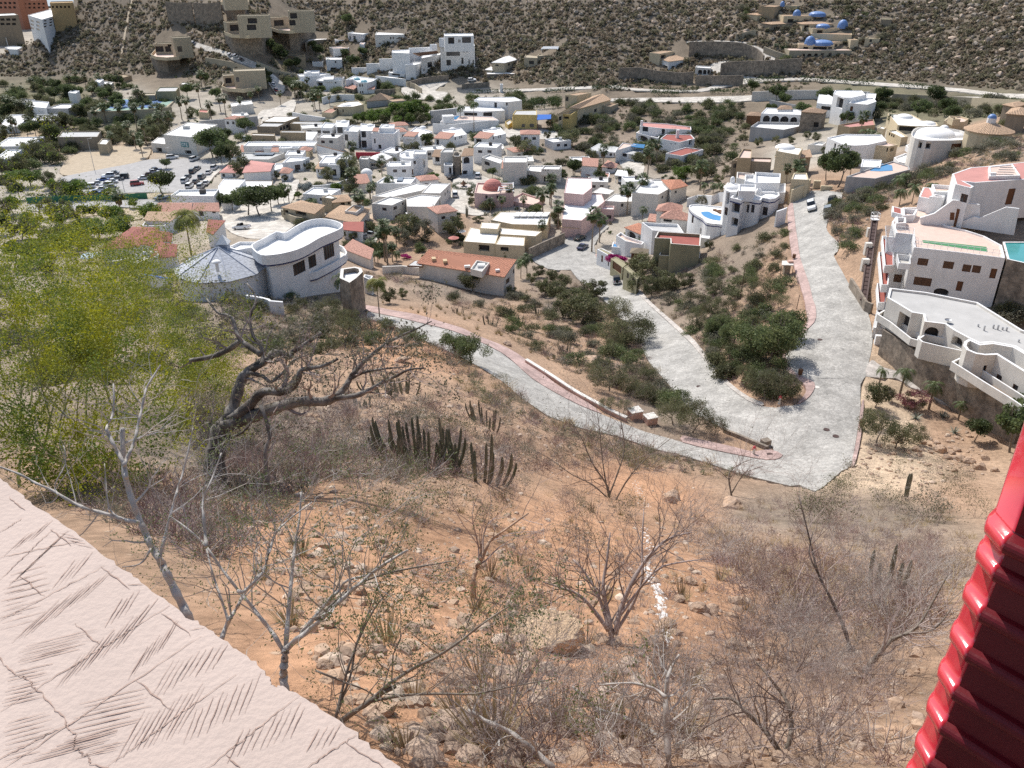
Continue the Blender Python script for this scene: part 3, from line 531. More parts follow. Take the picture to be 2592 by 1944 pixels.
# ---------------------------------------------------------------- building kit
def offset_poly(poly,d):
 """inset (d > 0) of a counter-clockwise polygon"""
 n=len(poly);out=[]
 for i in range(n):
  p0,p1,p2=(np.array(poly[(i+k)%n][:2])for k in(-1,0,1))
  a=p1-p0;b=p2-p1;a=a/(np.linalg.norm(a)+1e-9);b=b/(np.linalg.norm(b)+1e-9)
  na,nb=np.array([-a[1],a[0]]),np.array([-b[1],b[0]]);k=1+na@nb
  m=(na+nb)/max(k,.35);out.append(tuple(p1+m*d))
 return out
class Blk:pass
FOOT=[]
WIN=dict(w=('window','window_glass','window_frame_white',.16),b=('window','window_glass','window_frame_brown',.16),s=('window','brown_shutter','window_frame_brown',.10),d=('door','wood_door','window_frame_brown',.14),o=('doorway','dark_opening',None,1.1),a=('doorway','dark_opening',None,.9),g=('garage_door','wood_door','window_frame_brown',.2),f=('window','window_glass',None,.16),p=('garage_door','pale_stucco','window_frame_white',.2),e=('window','window_glass','window_frame_white',.16))
class House:
 def __init__(s,name,label,wall='white_stucco',roof='white_roof',cat='house',group=None):
  s.name,s.label,s.wall,s.roof,s.cat,s.group,s.root,s.t=name,label,wall,roof,cat,group,None,'n'
 def _root(s,c):
  if s.root is None:s.root=thing(s.name,s.label,s.cat,c,s.group)
 def geo(s,t,P,h,yb,on,w,z=None):
  q=[px(t,*p)for p in P];i=max(range(len(q)),key=lambda k:q[k][1]);ref=q[i]
  if z is not None:zt=z
  elif yb is not None:
   b=px(t,0,yb)[1];G=at_z((ref[0],b),on.zr)if on else hit((ref[0],b));zt=height_at(G,ref[1])
   for _ in range(3):pass
  elif on:zt=on.zt+h
  else:zt=hit(ref,h)[2]
  W=[at_z(p,zt)[:2]for p in q]
  if len(W)==3:W.append(W[0]+W[2]-W[1])
  if len(W)==2:
   d=W[1]-W[0];n=np.array([-d[1],d[0]])/np.linalg.norm(d)
   if n@(W[0]+W[1])<0:n=-n
   W=[W[0],W[1],W[1]+n*w,W[0]+n*w]
  return ccw([tuple(p)for p in W]),zt
 def blk(s,t,P,h=None,yb=None,on=None,w=8.,wall=None,roof=None,par=.45,win=(),kind='flat',rh=1.6,ax=None,over=.35,cap=None,rise=None,base=None,thick=.25,z=None,xy=None):
  poly,zt=xy if xy else s.geo(t,P,h,yb,on,w,z);B=Blk();B.poly,B.zt,B.t=poly,zt,t;wall=wall or s.wall;roof=roof or s.roof;FOOT.append(poly)
  c=np.mean(np.array(poly),0);g=[terr(*p)for p in poly];zb=(on.zr-.05)if on else min(g)-1.5
  if base is not None:zb=zt-base
  s._root((c[0],c[1],on.zr if on else min(g)))
  B.zr=zt-par if kind=='flat' else zt
  tiled=kind!='flat';wp=offset_poly(poly,over)if tiled else poly;ztop=zt-(.12 if tiled else 0);n=len(wp)
  ops={}
  for wn in win:
   x0,y0,x1,y1=wn[:4];k=wn[4]if len(wn)>4 else 'w';xm,ym=(x0+x1)/2,(y0+y1)/2;d=ray(px(t,xm,ym));best=None
   for i in range(n):
    a=np.array(wp[i]);e=np.array(wp[(i+1)%n])-a;L=np.linalg.norm(e);u=e/L;nn=np.array([u[1],-u[0]])
    if nn@d[:2]>=0:continue
    k_=(nn@a)/(nn@d[:2]);q=d*k_;uu=(q[:2]-a)@u
    if -.1<uu<L+.1 and zb<80+q[2]<zt and(best is None or k_<best[0]):best=(k_,i,a,u,nn,L)
   if best is None:continue
   _,i,a,u,nn,L=best
   def uv(x,y):
    d=ray(px(t,x,y));q=d*((nn@a)/(nn@d[:2]));return(q[:2]-a)@u,80+q[2]
   us=sorted((uv(x0,ym)[0],uv(x1,ym)[0]));vs=sorted((uv(xm,y0)[1],uv(xm,y1)[1]))
   us=(max(us[0],.12),min(us[1],L-.12));vs=(max(vs[0],zb+.1),min(vs[1],ztop-.1))
   if us[1]-us[0]<.2 or vs[1]-vs[0]<.2:continue
   ops.setdefault(i,[]).append((us[0],us[1],vs[0],vs[1],k))
  mb=MB()
  for i in range(n):
   a=np.array(wp[i]);e=np.array(wp[(i+1)%n])-a;L=np.linalg.norm(e);u=e/L;nn=np.array([u[1],-u[0]]);O=ops.get(i,[])
   def P3(uu,v,dep=0.):q=a+u*uu-nn*dep;return(q[0],q[1],v)
   U=sorted({0.,L,*[o[0]for o in O],*[o[1]for o in O]});V=sorted({zb,ztop,*[o[2]for o in O],*[o[3]for o in O]})
   for ua,ub in zip(U[:-1],U[1:]):
    for va,vb in zip(V[:-1],V[1:]):
     um,vm_=(ua+ub)/2,(va+vb)/2
     if any(o[0]<um<o[1]and o[2]<vm_<o[3]for o in O):continue
     mb.quad(P3(ua,va),P3(ub,va),P3(ub,vb),P3(ua,vb))
   for(u0,u1,v0,v1,k)in O:
    nm,pane,frame,dep=WIN[k];D=dep+.02
    mb.quad(P3(u0,v0),P3(u1,v0),P3(u1,v0,D),P3(u0,v0,D));mb.quad(P3(u0,v1,D),P3(u1,v1,D),P3(u1,v1),P3(u0,v1))
    mb.quad(P3(u0,v0),P3(u0,v0,D),P3(u0,v1,D),P3(u0,v1));mb.quad(P3(u1,v0,D),P3(u1,v0),P3(u1,v1),P3(u1,v1,D))
    pb=MB();pb.quad(P3(u0,v0,dep),P3(u1,v0,dep),P3(u1,v1,dep),P3(u0,v1,dep))
    if k=='a':
     r=(u1-u0)/2;rz=min(r,(v1-v0)*.45);m=8
     for sg in(-1,1):
      for j in range(m):
       t0,t1=math.pi/2*j/m,math.pi/2*(j+1)/m;xa,xb=u0+r+sg*r*math.cos(t0),u0+r+sg*r*math.cos(t1);za,zb_=v1-rz+rz*math.sin(t0),v1-rz+rz*math.sin(t1)
       q=[P3(xa,za,.03),P3(xb,zb_,.03),P3(xb,v1,.03),P3(xa,v1,.03)];mb.add(q if sg<0 else q[::-1],[(0,1,2,3)])
    mats=[pane]
    if frame and np.hypot(*a)<330:
     mats.append(frame);f=.07 if k!='e' else .12
     bars=[(u0,u0+f,v0,v1),(u1-f,u1,v0,v1),(u0+f,u1-f,v0,v0+f),(u0+f,u1-f,v1-f,v1)]
     if u1-u0>1.1 and k in 'wbes':bars+=[((u0+u1)/2-f/2,(u0+u1)/2+f/2,v0+f,v1-f)]
     if u1-u0>2.4 and k in 'wbes':bars+=[(u0+(u1-u0)*.25-f/2,u0+(u1-u0)*.25+f/2,v0+f,v1-f),(u0+(u1-u0)*.75-f/2,u0+(u1-u0)*.75+f/2,v0+f,v1-f)]
     if k=='s':
      m=max(2,int((v1-v0)/.22));bars+=[(u0+f,u1-f,v0+(v1-v0)*j/m,v0+(v1-v0)*j/m+.035)for j in range(1,m)]
     for(ua,ub,va,vb)in bars:
      A_,B_=[P3(ua,va,dep-.06),P3(ub,va,dep-.06),P3(ub,vb,dep-.06),P3(ua,vb,dep-.06)],[P3(ua,va,dep-.003),P3(ub,va,dep-.003),P3(ub,vb,dep-.003),P3(ua,vb,dep-.003)]
      pb.add(A_+B_,[(0,1,2,3),(0,4,5,1),(1,5,6,2),(2,6,7,3),(3,7,4,0)],1)
    pb.build(nm,mats,s.root)
  if kind=='flat':
   inn=offset_poly(poly,thick);zr=zt-par
   for i in range(n):
    j=(i+1)%n
    mb.quad((*poly[i],zt),(*poly[j],zt),(*inn[j],zt),(*inn[i],zt),1 if cap else 0)
    if par>.02:mb.quad((*inn[j],zr-.05),(*inn[i],zr-.05),(*inn[i],zt),(*inn[j],zt))
   rb=MB();rb.add([(*p,zr)for p in offset_poly(poly,thick*.9)],[tuple(range(n))]);rb.build('roof',roof,s.root)
  else:
   s._tiles(poly,zt,kind,rh,ax,roof,mb,wp,over,rise)
  mb.build('wall',[wall,cap]if cap else wall,s.root)
  return B
 def _tiles(s,poly,z,kind,rh,ax,roof,mb,wp,over,rise):
  P=[np.array(p)for p in poly];rb=MB();uvs=[]
  def face(pp,eave0,eave1):
   e=np.array(eave1[:2])-np.array(eave0[:2]);e=e/(np.linalg.norm(e)+1e-9)
   rb.add(pp,[tuple(range(len(pp)))])
   for q in pp:
    dlt=np.array(q[:2])-np.array(eave0[:2]);uvs.append((dlt@e,math.hypot(dlt@np.array([-e[1],e[0]]),q[2]-eave0[2])))
  if kind=='cone' or len(P)!=4:
   c=np.mean(P,0);n=len(P)
   for i in range(n):
    a,b_=(*P[i],z),(*P[(i+1)%n],z);face([a,b_,(*c,z+rh)],a,b_)
  elif kind=='shed':
   k=rise or 0;Z=[z+(rh if i in(k,(k+1)%4)else 0)for i in range(4)];lo=[(k+2)%4,(k+3)%4]
   pp=[(*P[i],Z[i])for i in range(4)];face(pp,pp[lo[0]],pp[lo[1]])
   n=4
   for i in range(4):
    j=(i+1)%4;mb.add([(*wp[i],z-.12),(*wp[j],z-.12),(*wp[j],Z[j]-.12),(*wp[i],Z[i]-.12)],[(0,1,2,3)])
  else:
   L0,L1=np.linalg.norm(P[1]-P[0]),np.linalg.norm(P[2]-P[1])
   if ax is None:ax=0 if L0>=L1 else 1
   if ax:P=P[1:]+P[:1];wp=wp[1:]+wp[:1]
   m0,m1=(P[3]+P[0])/2,(P[1]+P[2])/2
   if kind=='hip':
    d=(m1-m0)/(np.linalg.norm(m1-m0)+1e-9);k=min(np.linalg.norm(P[3]-P[0])/2,np.linalg.norm(m1-m0)/2-.01);r0,r1=m0+d*k,m1-d*k
   else:r0,r1=m0,m1
   E4=[(*p,z)for p in P];a,b_=(*r0,z+rh),(*r1,z+rh)
   face([E4[0],E4[1],b_,a],E4[0],E4[1]);face([E4[2],E4[3],a,b_],E4[2],E4[3])
   if kind=='hip':face([E4[1],E4[2],b_],E4[1],E4[2]);face([E4[3],E4[0],a],E4[3],E4[0])
   else:
    for(i,j,r)in((1,2,m1),(3,0,m0)):
     q=(np.array(wp[i])+np.array(wp[j]))/2;mb.add([(*wp[i],z-.12),(*wp[j],z-.12),(*q,z+rh-.15)],[(0,1,2)])
  n=len(P);inn=[(*p,z-.13)for p in offset_poly([tuple(p)for p in P],over+.05)]
  nf=len(rb.f);
  if kind!='shed':
   for i in range(n):
    j=(i+1)%n;rb.quad((*P[i],z-.13),(*P[j],z-.13),(*P[j],z),(*P[i],z));rb.quad(inn[i],inn[j],(*P[j],z-.13),(*P[i],z-.13))
  else:
   for i in range(n):
    j=(i+1)%n;rb.quad((*P[i],Z[i]-.13),(*P[j],Z[j]-.13),(*P[j],Z[j]),(*P[i],Z[i]))
   rb.add([(*P[i],Z[i]-.13)for i in range(4)],[(3,2,1,0)])
  ob=rb.build('roof',roof,s.root);uv=ob.data.uv_layers.new(name='UVMap');k=0
  for f in ob.data.polygons:
   for li in f.loop_indices:
    vi=ob.data.loops[li].vertex_index;uv.data[li].uv=uvs[vi]if vi<len(uvs)else(0,0)
 def dome(s,t,p,r,rz,on,mat='white_roof',name='dome',up=0.,drum=0.,seg=16):
  q=at_z(px(t,*p),on.zr+up);mb=MB();z=q[2]-.05
  if drum:mb.prism([(q[0]+r*1.06*math.cos(a),q[1]+r*1.06*math.sin(a))for a in np.linspace(0,2*math.pi,seg,endpoint=False)],z,z+drum)
  mb.dome((q[0],q[1],z+drum),r,rz,seg=seg);mb.build(name,mat,s.root,smooth=drum==0);return q
 def box(s,t,p,sx,sy,h,on,mat='white_stucco',name='chimney',yaw=0.,z=None,up=0.):
  q=at_z(px(t,*p),(on.zr if z is None else z)+up);mb=MB();mb.box(q,sx,sy,q[2]-.05,q[2]+h,yaw);return mb.build(name,mat,s.root)
 def column(s,t,p,top,r=.2,mat=None,on=None,name='column',ground=True):
  G=at_z(px(t,*p),on.zr)if on else hit(px(t,*p));z=height_at(G,px(t,0,top)[1]);mb=MB();mb.tube([(G[0],G[1],G[2]-.3),(G[0],G[1],z)],r,8);return mb.build(name,mat or s.wall,s.root)
 def sheet(s,t,P,z,mat,name,th=.12,rails=0):
  mb=MB();W=[tuple(at_z(px(t,*p),z)[:2])for p in P];mb.prism(W,z-th,z);return mb.build(name,mat,s.root)
 def panel(s,t,b0,b1,out,z,mat=None,th=.3,name='wall',off=0.):
  """an upright slab on the line b0-b1 (points at height z) with a free outline"""
  a,c=at_z(px(t,*b0),z),at_z(px(t,*b1),z);u=(c-a)[:2];u/=np.linalg.norm(u);n=np.array([u[1],-u[0]])
  if n@a[:2]>0:n=-n
  a2=a[:2]+n*off;F_,B_=[],[]
  for p in out:
   d=ray(px(t,*p));k=(n@a2)/(n@d[:2]);q=EYE+d*k;F_.append(q);B_.append(q-np.array([*n,0])*th)
  m=len(out);mb=MB();mb.add(F_+B_,[tuple(range(m)),tuple(range(2*m-1,m-1,-1))]+[(i,m+i,m+(i+1)%m,(i+1)%m)for i in range(m)])
  return mb.build(name,mat or s.wall,s.root)
 def pergola(s,t,P,z,mat,n=12,th=.12,name='pergola'):
  A,B_,C_,D_=[at_z(px(t,*p),z)for p in P];mb=MB()
  for k in range(n):
   f=(k+.5)/n;mb.tube([A*(1-f)+D_*f,B_*(1-f)+C_*f],th,4)
  for a,b_ in((A,D_),(B_,C_)):mb.tube([a-(0,0,.15),b_-(0,0,.15)],th*1.2,4)
  return mb.build(name,mat,s.root)
WALLMATS={}
def wall_line(name,label,t,P,h,mat,thick=.3,cap=None,cat='wall',smooth=0,group=None,foot=1.0):
 q=[px(t,*p)for p in P];q=smooth_line(q,smooth)if smooth else q
 W=[hit(p,h)for p in q];mb=MB();n=len(W);D=[]
 for i in range(n):
  d=(W[min(i+1,n-1)]-W[max(i-1,0)])[:2];d/=np.linalg.norm(d)+1e-9;D.append(np.array([-d[1],d[0]])*thick/2)
 vs=[]
 for p,d in zip(W,D):
  zb=p[2]-h-foot;vs+=[(*(p[:2]+d),zb),(*(p[:2]+d),p[2]),(*(p[:2]-d),p[2]),(*(p[:2]-d),zb)]
 fs=[(4*i+k,4*i+k+1,4*i+5+k,4*i+4+k)for i in range(n-1)for k in range(3)]+[(0,3,2,1),(4*n-4,4*n-3,4*n-2,4*n-1)]
 mb.add(vs,fs)
 if cap:
  root=thing(name,label,cat,W[n//2]-(0,0,h),group);mb.build('wall',mat,root);cb=MB()
  vs=[]
  for p,d in zip(W,D):vs+=[(*(p[:2]+d*1.25),p[2]+.003),(*(p[:2]+d*1.25),p[2]+.14),(*(p[:2]-d*1.25),p[2]+.14),(*(p[:2]-d*1.25),p[2]+.003)]
  cb.add(vs,[(4*i+k,4*i+k+1,4*i+5+k,4*i+4+k)for i in range(n-1)for k in range(3)]+[(0,3,2,1),(4*n-4,4*n-3,4*n-2,4*n-1)]);cb.build('coping',cap,root);return root
 return tag(mb.build(name,mat,origin=W[n//2]-(0,0,h)),label,cat,group)
# ---------------------------------------------------------------- buildings, far to near (points read off the photograph)
def grid(x0,y0,x1,y1,nx,ny,fx=.5,fy=.5,k='w',dy=0.):
 out=[]
 for j in range(ny):
  for i in range(nx):
   a=x0+(x1-x0)*(i+.5-fx/2)/nx;b=y0+(y1-y0)*(j+.5-fy/2)/ny+dy*(i+.5)/nx
   out.append((a,b,a+(x1-x0)*fx/nx,b+(y1-y0)*fy/ny,k))
 return out
b=House('hotel_block','terracotta hotel block with green balconies in the top left corner','orange_stucco','orange_stucco','hotel');b.blk('A',[(-60,-14),(112,-10)],26,w=15,win=grid(-40,5,108,62,5,2,.6,.5,'o'));b.blk('A',[(112,4),(302,-4)],24,w=15,win=grid(116,12,298,62,6,2,.5,.45,'o'))
b=House('hotel_block','small golden hotel block beside the terracotta one, top left','gold_stucco','gold_stucco','hotel');b.blk('A',[(322,20),(470,16)],18,w=15,win=grid(330,30,460,60,5,1,.5,.5,'o'))
b=House('apartment_building','long three storey white building with balconies below the terracotta hotel','white_stucco','white_roof','apartments');b.blk('A',[(-60,104),(118,96)],22,w=22,wall='brown_stucco',win=grid(-40,112,110,170,4,2,.7,.5,'o'));b.blk('A',[(180,98),(272,126),(440,78)],20,win=grid(275,130,420,185,4,3,.5,.5,'f',-34)+grid(190,120,265,190,2,3,.5,.5,'f',16))
b=House('house','low white curved roof at the foot of the far left hill','white_stucco');b.blk('A',[(30,306),(60,318),(110,320),(150,306),(120,300),(60,300)],4)
b=House('house','white hut among palms left of the bare hill foot, at the left margin','white_stucco');b.blk('A',[(-20,225),(40,245),(60,210)],6)
def condo(label,t,base,body,hb,bh,win,wall='beige_stucco',yb=None):
 b=House('hillside_house',label,wall,'beige_stucco');B=b.blk(t,base,hb,wall='stone_masonry',par=.1,roof='terrace_tile');M=b.blk(t,base,1.6,on=B,wall='cream_stucco',par=1.5,roof='terrace_tile')
 for(P,h,w)in body:b.blk(t,P,h,on=M,w=w,win=win,par=.5)
 return b
condo('beige flat roofed house with pergola on a curved terrace, left of the sloping road','A',[(976,352),(1010,366),(1080,372),(1160,366),(1236,330),(1200,305),(1020,305)],[([(1000,284),(1120,282)],4.5,7),([(1120,246),(1236,240)],9.5,8)],8,0,[(1005,300,1060,336,'o'),(1070,300,1108,336,'o'),(1150,300,1180,336,'f'),(1085,282,1110,300,'o')])
condo('left one of two tall beige houses on stone bases','A',[(1452,205),(1500,222),(1600,228),(1690,222),(1742,200),(1700,175),(1480,175)],[([(1466,146),(1600,140)],4.8,8),([(1535,103),(1740,100)],9.6,9)],11,0,[(1490,160,1560,200,'o'),(1600,160,1660,195,'o'),(1605,118,1665,152,'o')])
condo('right one of two tall beige houses on stone bases','A',[(1738,172),(1800,192),(1870,198),(1930,192),(2030,160),(1980,140),(1780,140)],[([(1752,115),(1870,108)],5.0,8),([(1865,72),(2028,70)],10.,9)],11,0,[(1775,130,1840,168,'o'),(1860,130,1915,165,'o'),(1880,85,1925,120,'o')])
condo('beige house cut by the top edge, white balcony above the two tall ones','A',[(1428,10),(1500,26),(1580,26),(1615,5),(1560,-15),(1450,-15)],[([(1450,-30),(1600,-34)],6,8)],9,0,[])
condo('beige house above the parked cars, curved stone base','A',[(1436,556),(1470,570),(1580,578),(1690,560),(1722,520),(1640,505),(1460,520)],[([(1445,490),(1530,486)],4,7),([(1510,462),(1715,455)],7.5,10)],4,0,[(1460,505,1500,540,'o'),(1530,500,1550,530,'f')])
wall_line('retaining_wall','dark stone retaining wall at the top edge, left part','A',[(1070,10),(1160,20),(1240,15)],12,'stone_masonry',.6)
wall_line('retaining_wall','dark stone retaining wall at the top edge, right part','A',[(1250,15),(1340,22),(1430,12)],12,'stone_masonry',.6)
wall_line('retaining_wall','long beige retaining wall rising beside the road of parked cars','A',[(1660,395),(1740,428),(1830,462),(1930,478)],2.4,'beige_stucco',.5)
wall_line('retaining_wall','beige retaining wall below the bend of the road with parked cars','A',[(1330,372),(1420,385),(1510,402),(1580,424),(1640,448)],4,'beige_stucco',.5)
for lab,P,h,wl,rf in(('white box shed at the foot of the bare hill',[(615,525),(645,535),(672,515)],6,'white_stucco','white_roof'),('low pale shed beside the white box shed',[(660,540),(720,548),(735,532)],3,'pale_stucco','white_roof'),('pale canopy roof under the dirt path',[(742,492),(800,502),(852,488)],3,'tan_stucco','tan_stucco'),('greenish flat roofed hall behind the tennis court',[(1008,592),(1140,590),(1160,562)],5,'olive_stucco','grey_roof'),('beige low block at the left of the greenish hall',[(915,618),(1005,616),(1010,600)],3.5,'beige_stucco','beige_stucco'),('white canopy roof among palms right of the greenish hall',[(1160,545),(1230,548),(1248,534)],3,'beige_stucco','white_roof'),('white cube behind the round tree',[(440,600),(490,605),(515,588)],5,'white_stucco','white_roof'),('long white roof strip at left margin above the palms',[(105,662),(200,668),(228,645)],3,'grey_stucco','grey_roof'),('white cottage with pinkish roof, left of the grey walled hall',[(186,690),(300,700),(318,660)],5,'white_stucco','white_roof'),('grey walled hall with white flat roof left of the tennis court',[(300,702),(440,702),(532,672)],4.5,'grey_stucco','white_roof'),('low white roof in front of the grey walled hall',[(205,780),(390,780),(420,740)],3,'white_stucco','white_roof'),('low white roof at the left margin beside palms',[(-20,820),(120,818),(200,740)],3,'white_stucco','white_roof'),('barn with greenish white roof and dark walls above the sand yard',[(370,888),(632,886),(655,848)],5.5,'brown_stucco','grey_roof'),('small beige kiosk house right of the dark barn',[(632,932),(690,935),(718,900)],4,'beige_stucco','white_roof'),('wide white roofs at left margin above the trees',[(-40,950),(200,945),(285,885)],4,'white_stucco','white_roof'),('white roof with dark eave at the left margin, lowest of the left group',[(-40,1030),(60,1030),(140,970)],4,'white_stucco','white_roof'),('white walled yard block under the palm row',[(1490,665),(1500,690),(1640,672)],4,'pale_stucco','white_roof'),('terracotta roofed guard booth on the median',[(1285,725),(1345,730),(1352,712)],3,'cream_stucco','clay_dome')):
 b=House('house',lab,wl,rf);b.blk('A',P,h)
mb=MB();q=[hit(px('A',*p))for p in((640,722),(1040,722),(1150,640),(740,640))];z=min(p[2]for p in q)+2.2;W=[at_z(px('A',*p),z)[:2]for p in((600,725),(1060,715),(1150,636),(735,638))]
material('court_blue',(.10,.19,.40),.8,.08,.3);material('court_green',(.24,.36,.30),.8,.08,.3)
root=thing('tennis_court','blue tennis court with green surround on a walled platform, left of the hill road','tennis court',(*np.mean(W,0),z-2));mb.prism([tuple(p)for p in W],z-6,z);mb.build('platform',['beige_stucco'],root)
for nm,P,m,dz in(('surround',((620,720),(1045,712),(1140,640),(742,642)),'court_green',.02),('court',((700,702),(1020,698),(1060,646),(760,648)),'court_blue',.05)):
 mb=MB();mb.prism([tuple(at_z(px('A',*p),z)[:2])for p in P],z-.1,z+dz);mb.build(nm,m,root)
mb=MB();a,c=at_z(px('A',862,700),z),at_z(px('A',912,646),z);mb.add([a,c,c+(0,0,1),a+(0,0,1)],[(0,1,2,3)]);mb.build('net','grey_stucco',root)
wall_line('retaining_wall','grey retaining wall of the palm lined platform','A',[(1290,785),(1400,775),(1540,765),(1668,752)],5,'grey_stucco',.6)
wall_line('garden_wall','beige boundary wall in front of the tennis court','A',[(565,725),(700,720),(860,712),(1040,702),(1110,690)],5,'beige_stucco',.5)
b=House('utility_building','large cream hall with white flat roof and a small green sign, above the car park','pale_stucco','white_roof','building');B=b.blk('A',[(1060,872),(1262,890),(1410,806)],yb=1008,wall='pale_stucco',win=[(1200,975,1240,998,'o')],par=.3)
b.blk('A',[(978,925),(1128,938),(1170,900)],yb=992,par=.3,win=[(1015,958,1050,988,'o'),(1100,960,1128,988,'o')]);b.box('A',(1210,835),2.5,1.6,1.2,B,'grey_roof','roof_vent')
a0=np.array([*at_z(px('A',1060,872),B.zt)[:2],0]);a1=np.array([*at_z(px('A',1262,890),B.zt)[:2],0]);ud=(a1-a0)/np.linalg.norm(a1-a0);od=np.array([ud[1],-ud[0],0]);L=np.linalg.norm(a1-a0);c=a0+ud*L*.64+od*.1;zz=B.zt-3.2
mb=MB();mb.box(c,3.6,.14,zz-.95,zz+.95,math.atan2(ud[1],ud[0]));mb.build('sign_board','sign_teal',b.root)
sb=MB();o=c+od*.08
def bar(x0,z0,x1,z1,w=.22):
 d=np.array([x1-x0,z1-z0]);d/=np.linalg.norm(d);nn=np.array([-d[1],d[0]])*w/2;sb.add([(*(o+ud*x)[:2],zz+v)for x,v in((x0+nn[0],z0+nn[1]),(x1+nn[0],z1+nn[1]),(x1-nn[0],z1-nn[1]),(x0-nn[0],z0-nn[1]))],[(0,1,2,3)])
for x in(-1.0,.0,1.0):
 bar(x-.3,-.5,x-.3,.5)
for x0,zv in((-1.3,.5),(-1.3,-.5),(-.3,.5),(-.3,.02),(.7,.5),(.7,0),(.7,-.5)):bar(x0,zv,x0+.68,zv)
sb.build('sign_letters','white_stucco',b.root)
# ---- white houses at the hill foot, centre left
b=House('house','white flat roofed house, topmost of the white group, with beige left wing','white_stucco');B=b.blk('O',[(920,222),(1120,240),(1280,200)],yb=350,win=[(940,260,965,310,'o'),(990,262,1025,310,'o'),(1170,262,1195,285,'f')]);b.blk('O',[(755,315),(905,312)],yb=385,w=8,win=[(805,325,908,365,'o')])
b=House('house','long pale house with slit windows right of the topmost white house','pale_stucco');b.blk('O',[(1275,245),(1650,242),(1690,205),(1300,200)],yb=415,win=[(1470,275,1488,305,'f'),(1507,272,1522,302,'f'),(1555,290,1588,302,'f'),(1605,290,1635,302,'f'),(1325,350,1350,368,'f'),(1480,365,1502,388,'f')])
b=House('house','white garden terrace with stairs below the topmost white house','white_stucco','terrace_tile');b.blk('O',[(680,405),(730,420),(925,420),(965,388)],yb=545);b.blk('O',[(930,520),(1080,520),(1100,480)],yb=560,wall='pale_stucco',roof='pale_stucco',par=.1);b.blk('O',[(1075,365),(1130,370),(1150,345)],yb=520,wall='white_stucco')
b=House('house','brown house with white flat roof left of the topmost white house','brown_stucco');b.blk('O',[(370,345),(440,318),(690,300),(680,268),(450,272)],6,win=[(450,290,495,310,'o')],par=.3)
b=House('house','dark brown house with thatched porch under the tall beige pair','tan_stucco','brown_stucco');b.blk('O',[(120,510),(250,525),(370,500),(320,485)],yb=650,win=[(150,560,240,610,'o'),(300,565,325,595,'f')]);b.blk('O',[(255,540),(370,530)],yb=650,w=7,win=[(298,562,325,596,'f')])
b=House('house','white house with dark garage door between palms','white_stucco');b.blk('O',[(640,568),(845,566),(850,540),(640,535)],yb=715,win=[(755,582,775,612,'f'),(705,670,778,712,'o')]);b.blk('O',[(462,600),(600,598),(610,570)],yb=650)
b=House('house','white house with roof domes, leftmost of the row under the palms','white_stucco');B=b.blk('O',[(300,785),(520,778),(700,752),(560,735),(270,755)],yb=880,win=[(405,800,430,830,'f')]);B2=b.blk('O',[(355,745),(540,742),(560,705),(360,710)],1.2,on=B);b.dome('O',(420,740),1.6,1.0,B2);b.blk('O',[(235,850),(360,845),(400,825)],yb=930)
b=House('house','white house with balcony grille in the middle of the row','white_stucco');B=b.blk('O',[(512,835),(600,845),(840,835),(880,790),(600,790)],yb=975,win=[(525,862,598,910,'o'),(755,858,775,878,'f'),(865,840,885,890,'o')]);b.blk('O',[(605,825),(735,822),(745,775),(615,780)],.8,on=B);b.blk('O',[(735,812),(850,812)],.7,on=B,w=4,roof='pink_tile',kind='shed',rh=.8)
b=House('house','white round fronted house with two teal domes','white_stucco');B=b.blk('O',[(890,830),(985,820),(1060,862),(1170,868),(1250,845),(1300,815),(1000,775)],yb=1010,win=[(975,870,1000,915,'f'),(1035,885,1048,925,'f'),(1072,885,1090,918,'f'),(1102,885,1120,918,'f'),(1080,975,1095,1005,'f'),(1108,975,1125,1005,'f')]);b.dome('O',(1040,830),2.0,1.4,B,'teal_dome');b.dome('O',(1135,860),1.9,1.4,B,'teal_dome');b.blk('O',[(878,930),(1000,955),(1060,935)],yb=1010,roof='pink_tile',wall='brown_stucco',kind='shed',rh=1.,rise=2,win=[(915,965,935,1000,'o'),(955,968,980,1003,'o')]);b.blk('O',[(1175,950),(1270,950),(1280,925)],yb=1010,roof='pink_tile',kind='shed',rh=.6,rise=2)
wall_line('garden_wall','long white garden wall below the teal domes','O',[(590,1060),(640,1045),(800,1018),(1005,1022)],3.2,'white_stucco',.5)
wall_line('garden_wall','white wall with orange earth bed left of the flat roofed tan house','O',[(205,1250),(390,1285),(630,1320)],3.2,'white_stucco',.5)
wall_line('garden_wall','low stone wall holding the pergola garden','O',[(1280,960),(1400,955),(1530,945)],3.0,'stone_masonry',.5)
wall_line('garden_wall','tan wall at the road mouth under the big white villa','O',[(1690,855),(1790,880),(1880,940)],2.6,'beige_stucco',.5)
wall_line('retaining_wall','stone retaining wall of the big white villa','B',[(855,530),(940,505),(1050,490),(1115,486)],3.0,'stone_masonry',.6)
b=House('villa','huge stepped white villa with tower against the far hill','white_stucco');T_='B'
M1=b.blk(T_,[(935,378),(1062,352),(1062,325),(960,330)],yb=500,par=.4,win=[(978,402,1008,436,'w'),(980,445,1012,470,'f'),(1044,400,1050,420,'f'),(1054,400,1060,420,'f'),(950,445,955,462,'f'),(958,445,963,462,'f')])
M2=b.blk(T_,[(1060,298),(1284,296)],yb=462,w=16,win=[(1101,388,1130,424,'f'),(1100,318,1188,362,'b'),(1198,374,1211,414,'f'),(1244,386,1251,416,'f'),(1271,386,1278,416,'f'),(1205,334,1220,339,'f'),(1226,334,1241,339,'f')]);M3=b.blk(T_,[(1088,232),(1278,230)],7.4,on=M2,w=11,win=[(1112,242,1152,284,'o'),(1178,256,1184,276,'f'),(1186,256,1192,276,'f'),(1202,240,1260,278,'w')]);b.blk(T_,[(1052,246),(1088,252)],4,on=M2,w=8)
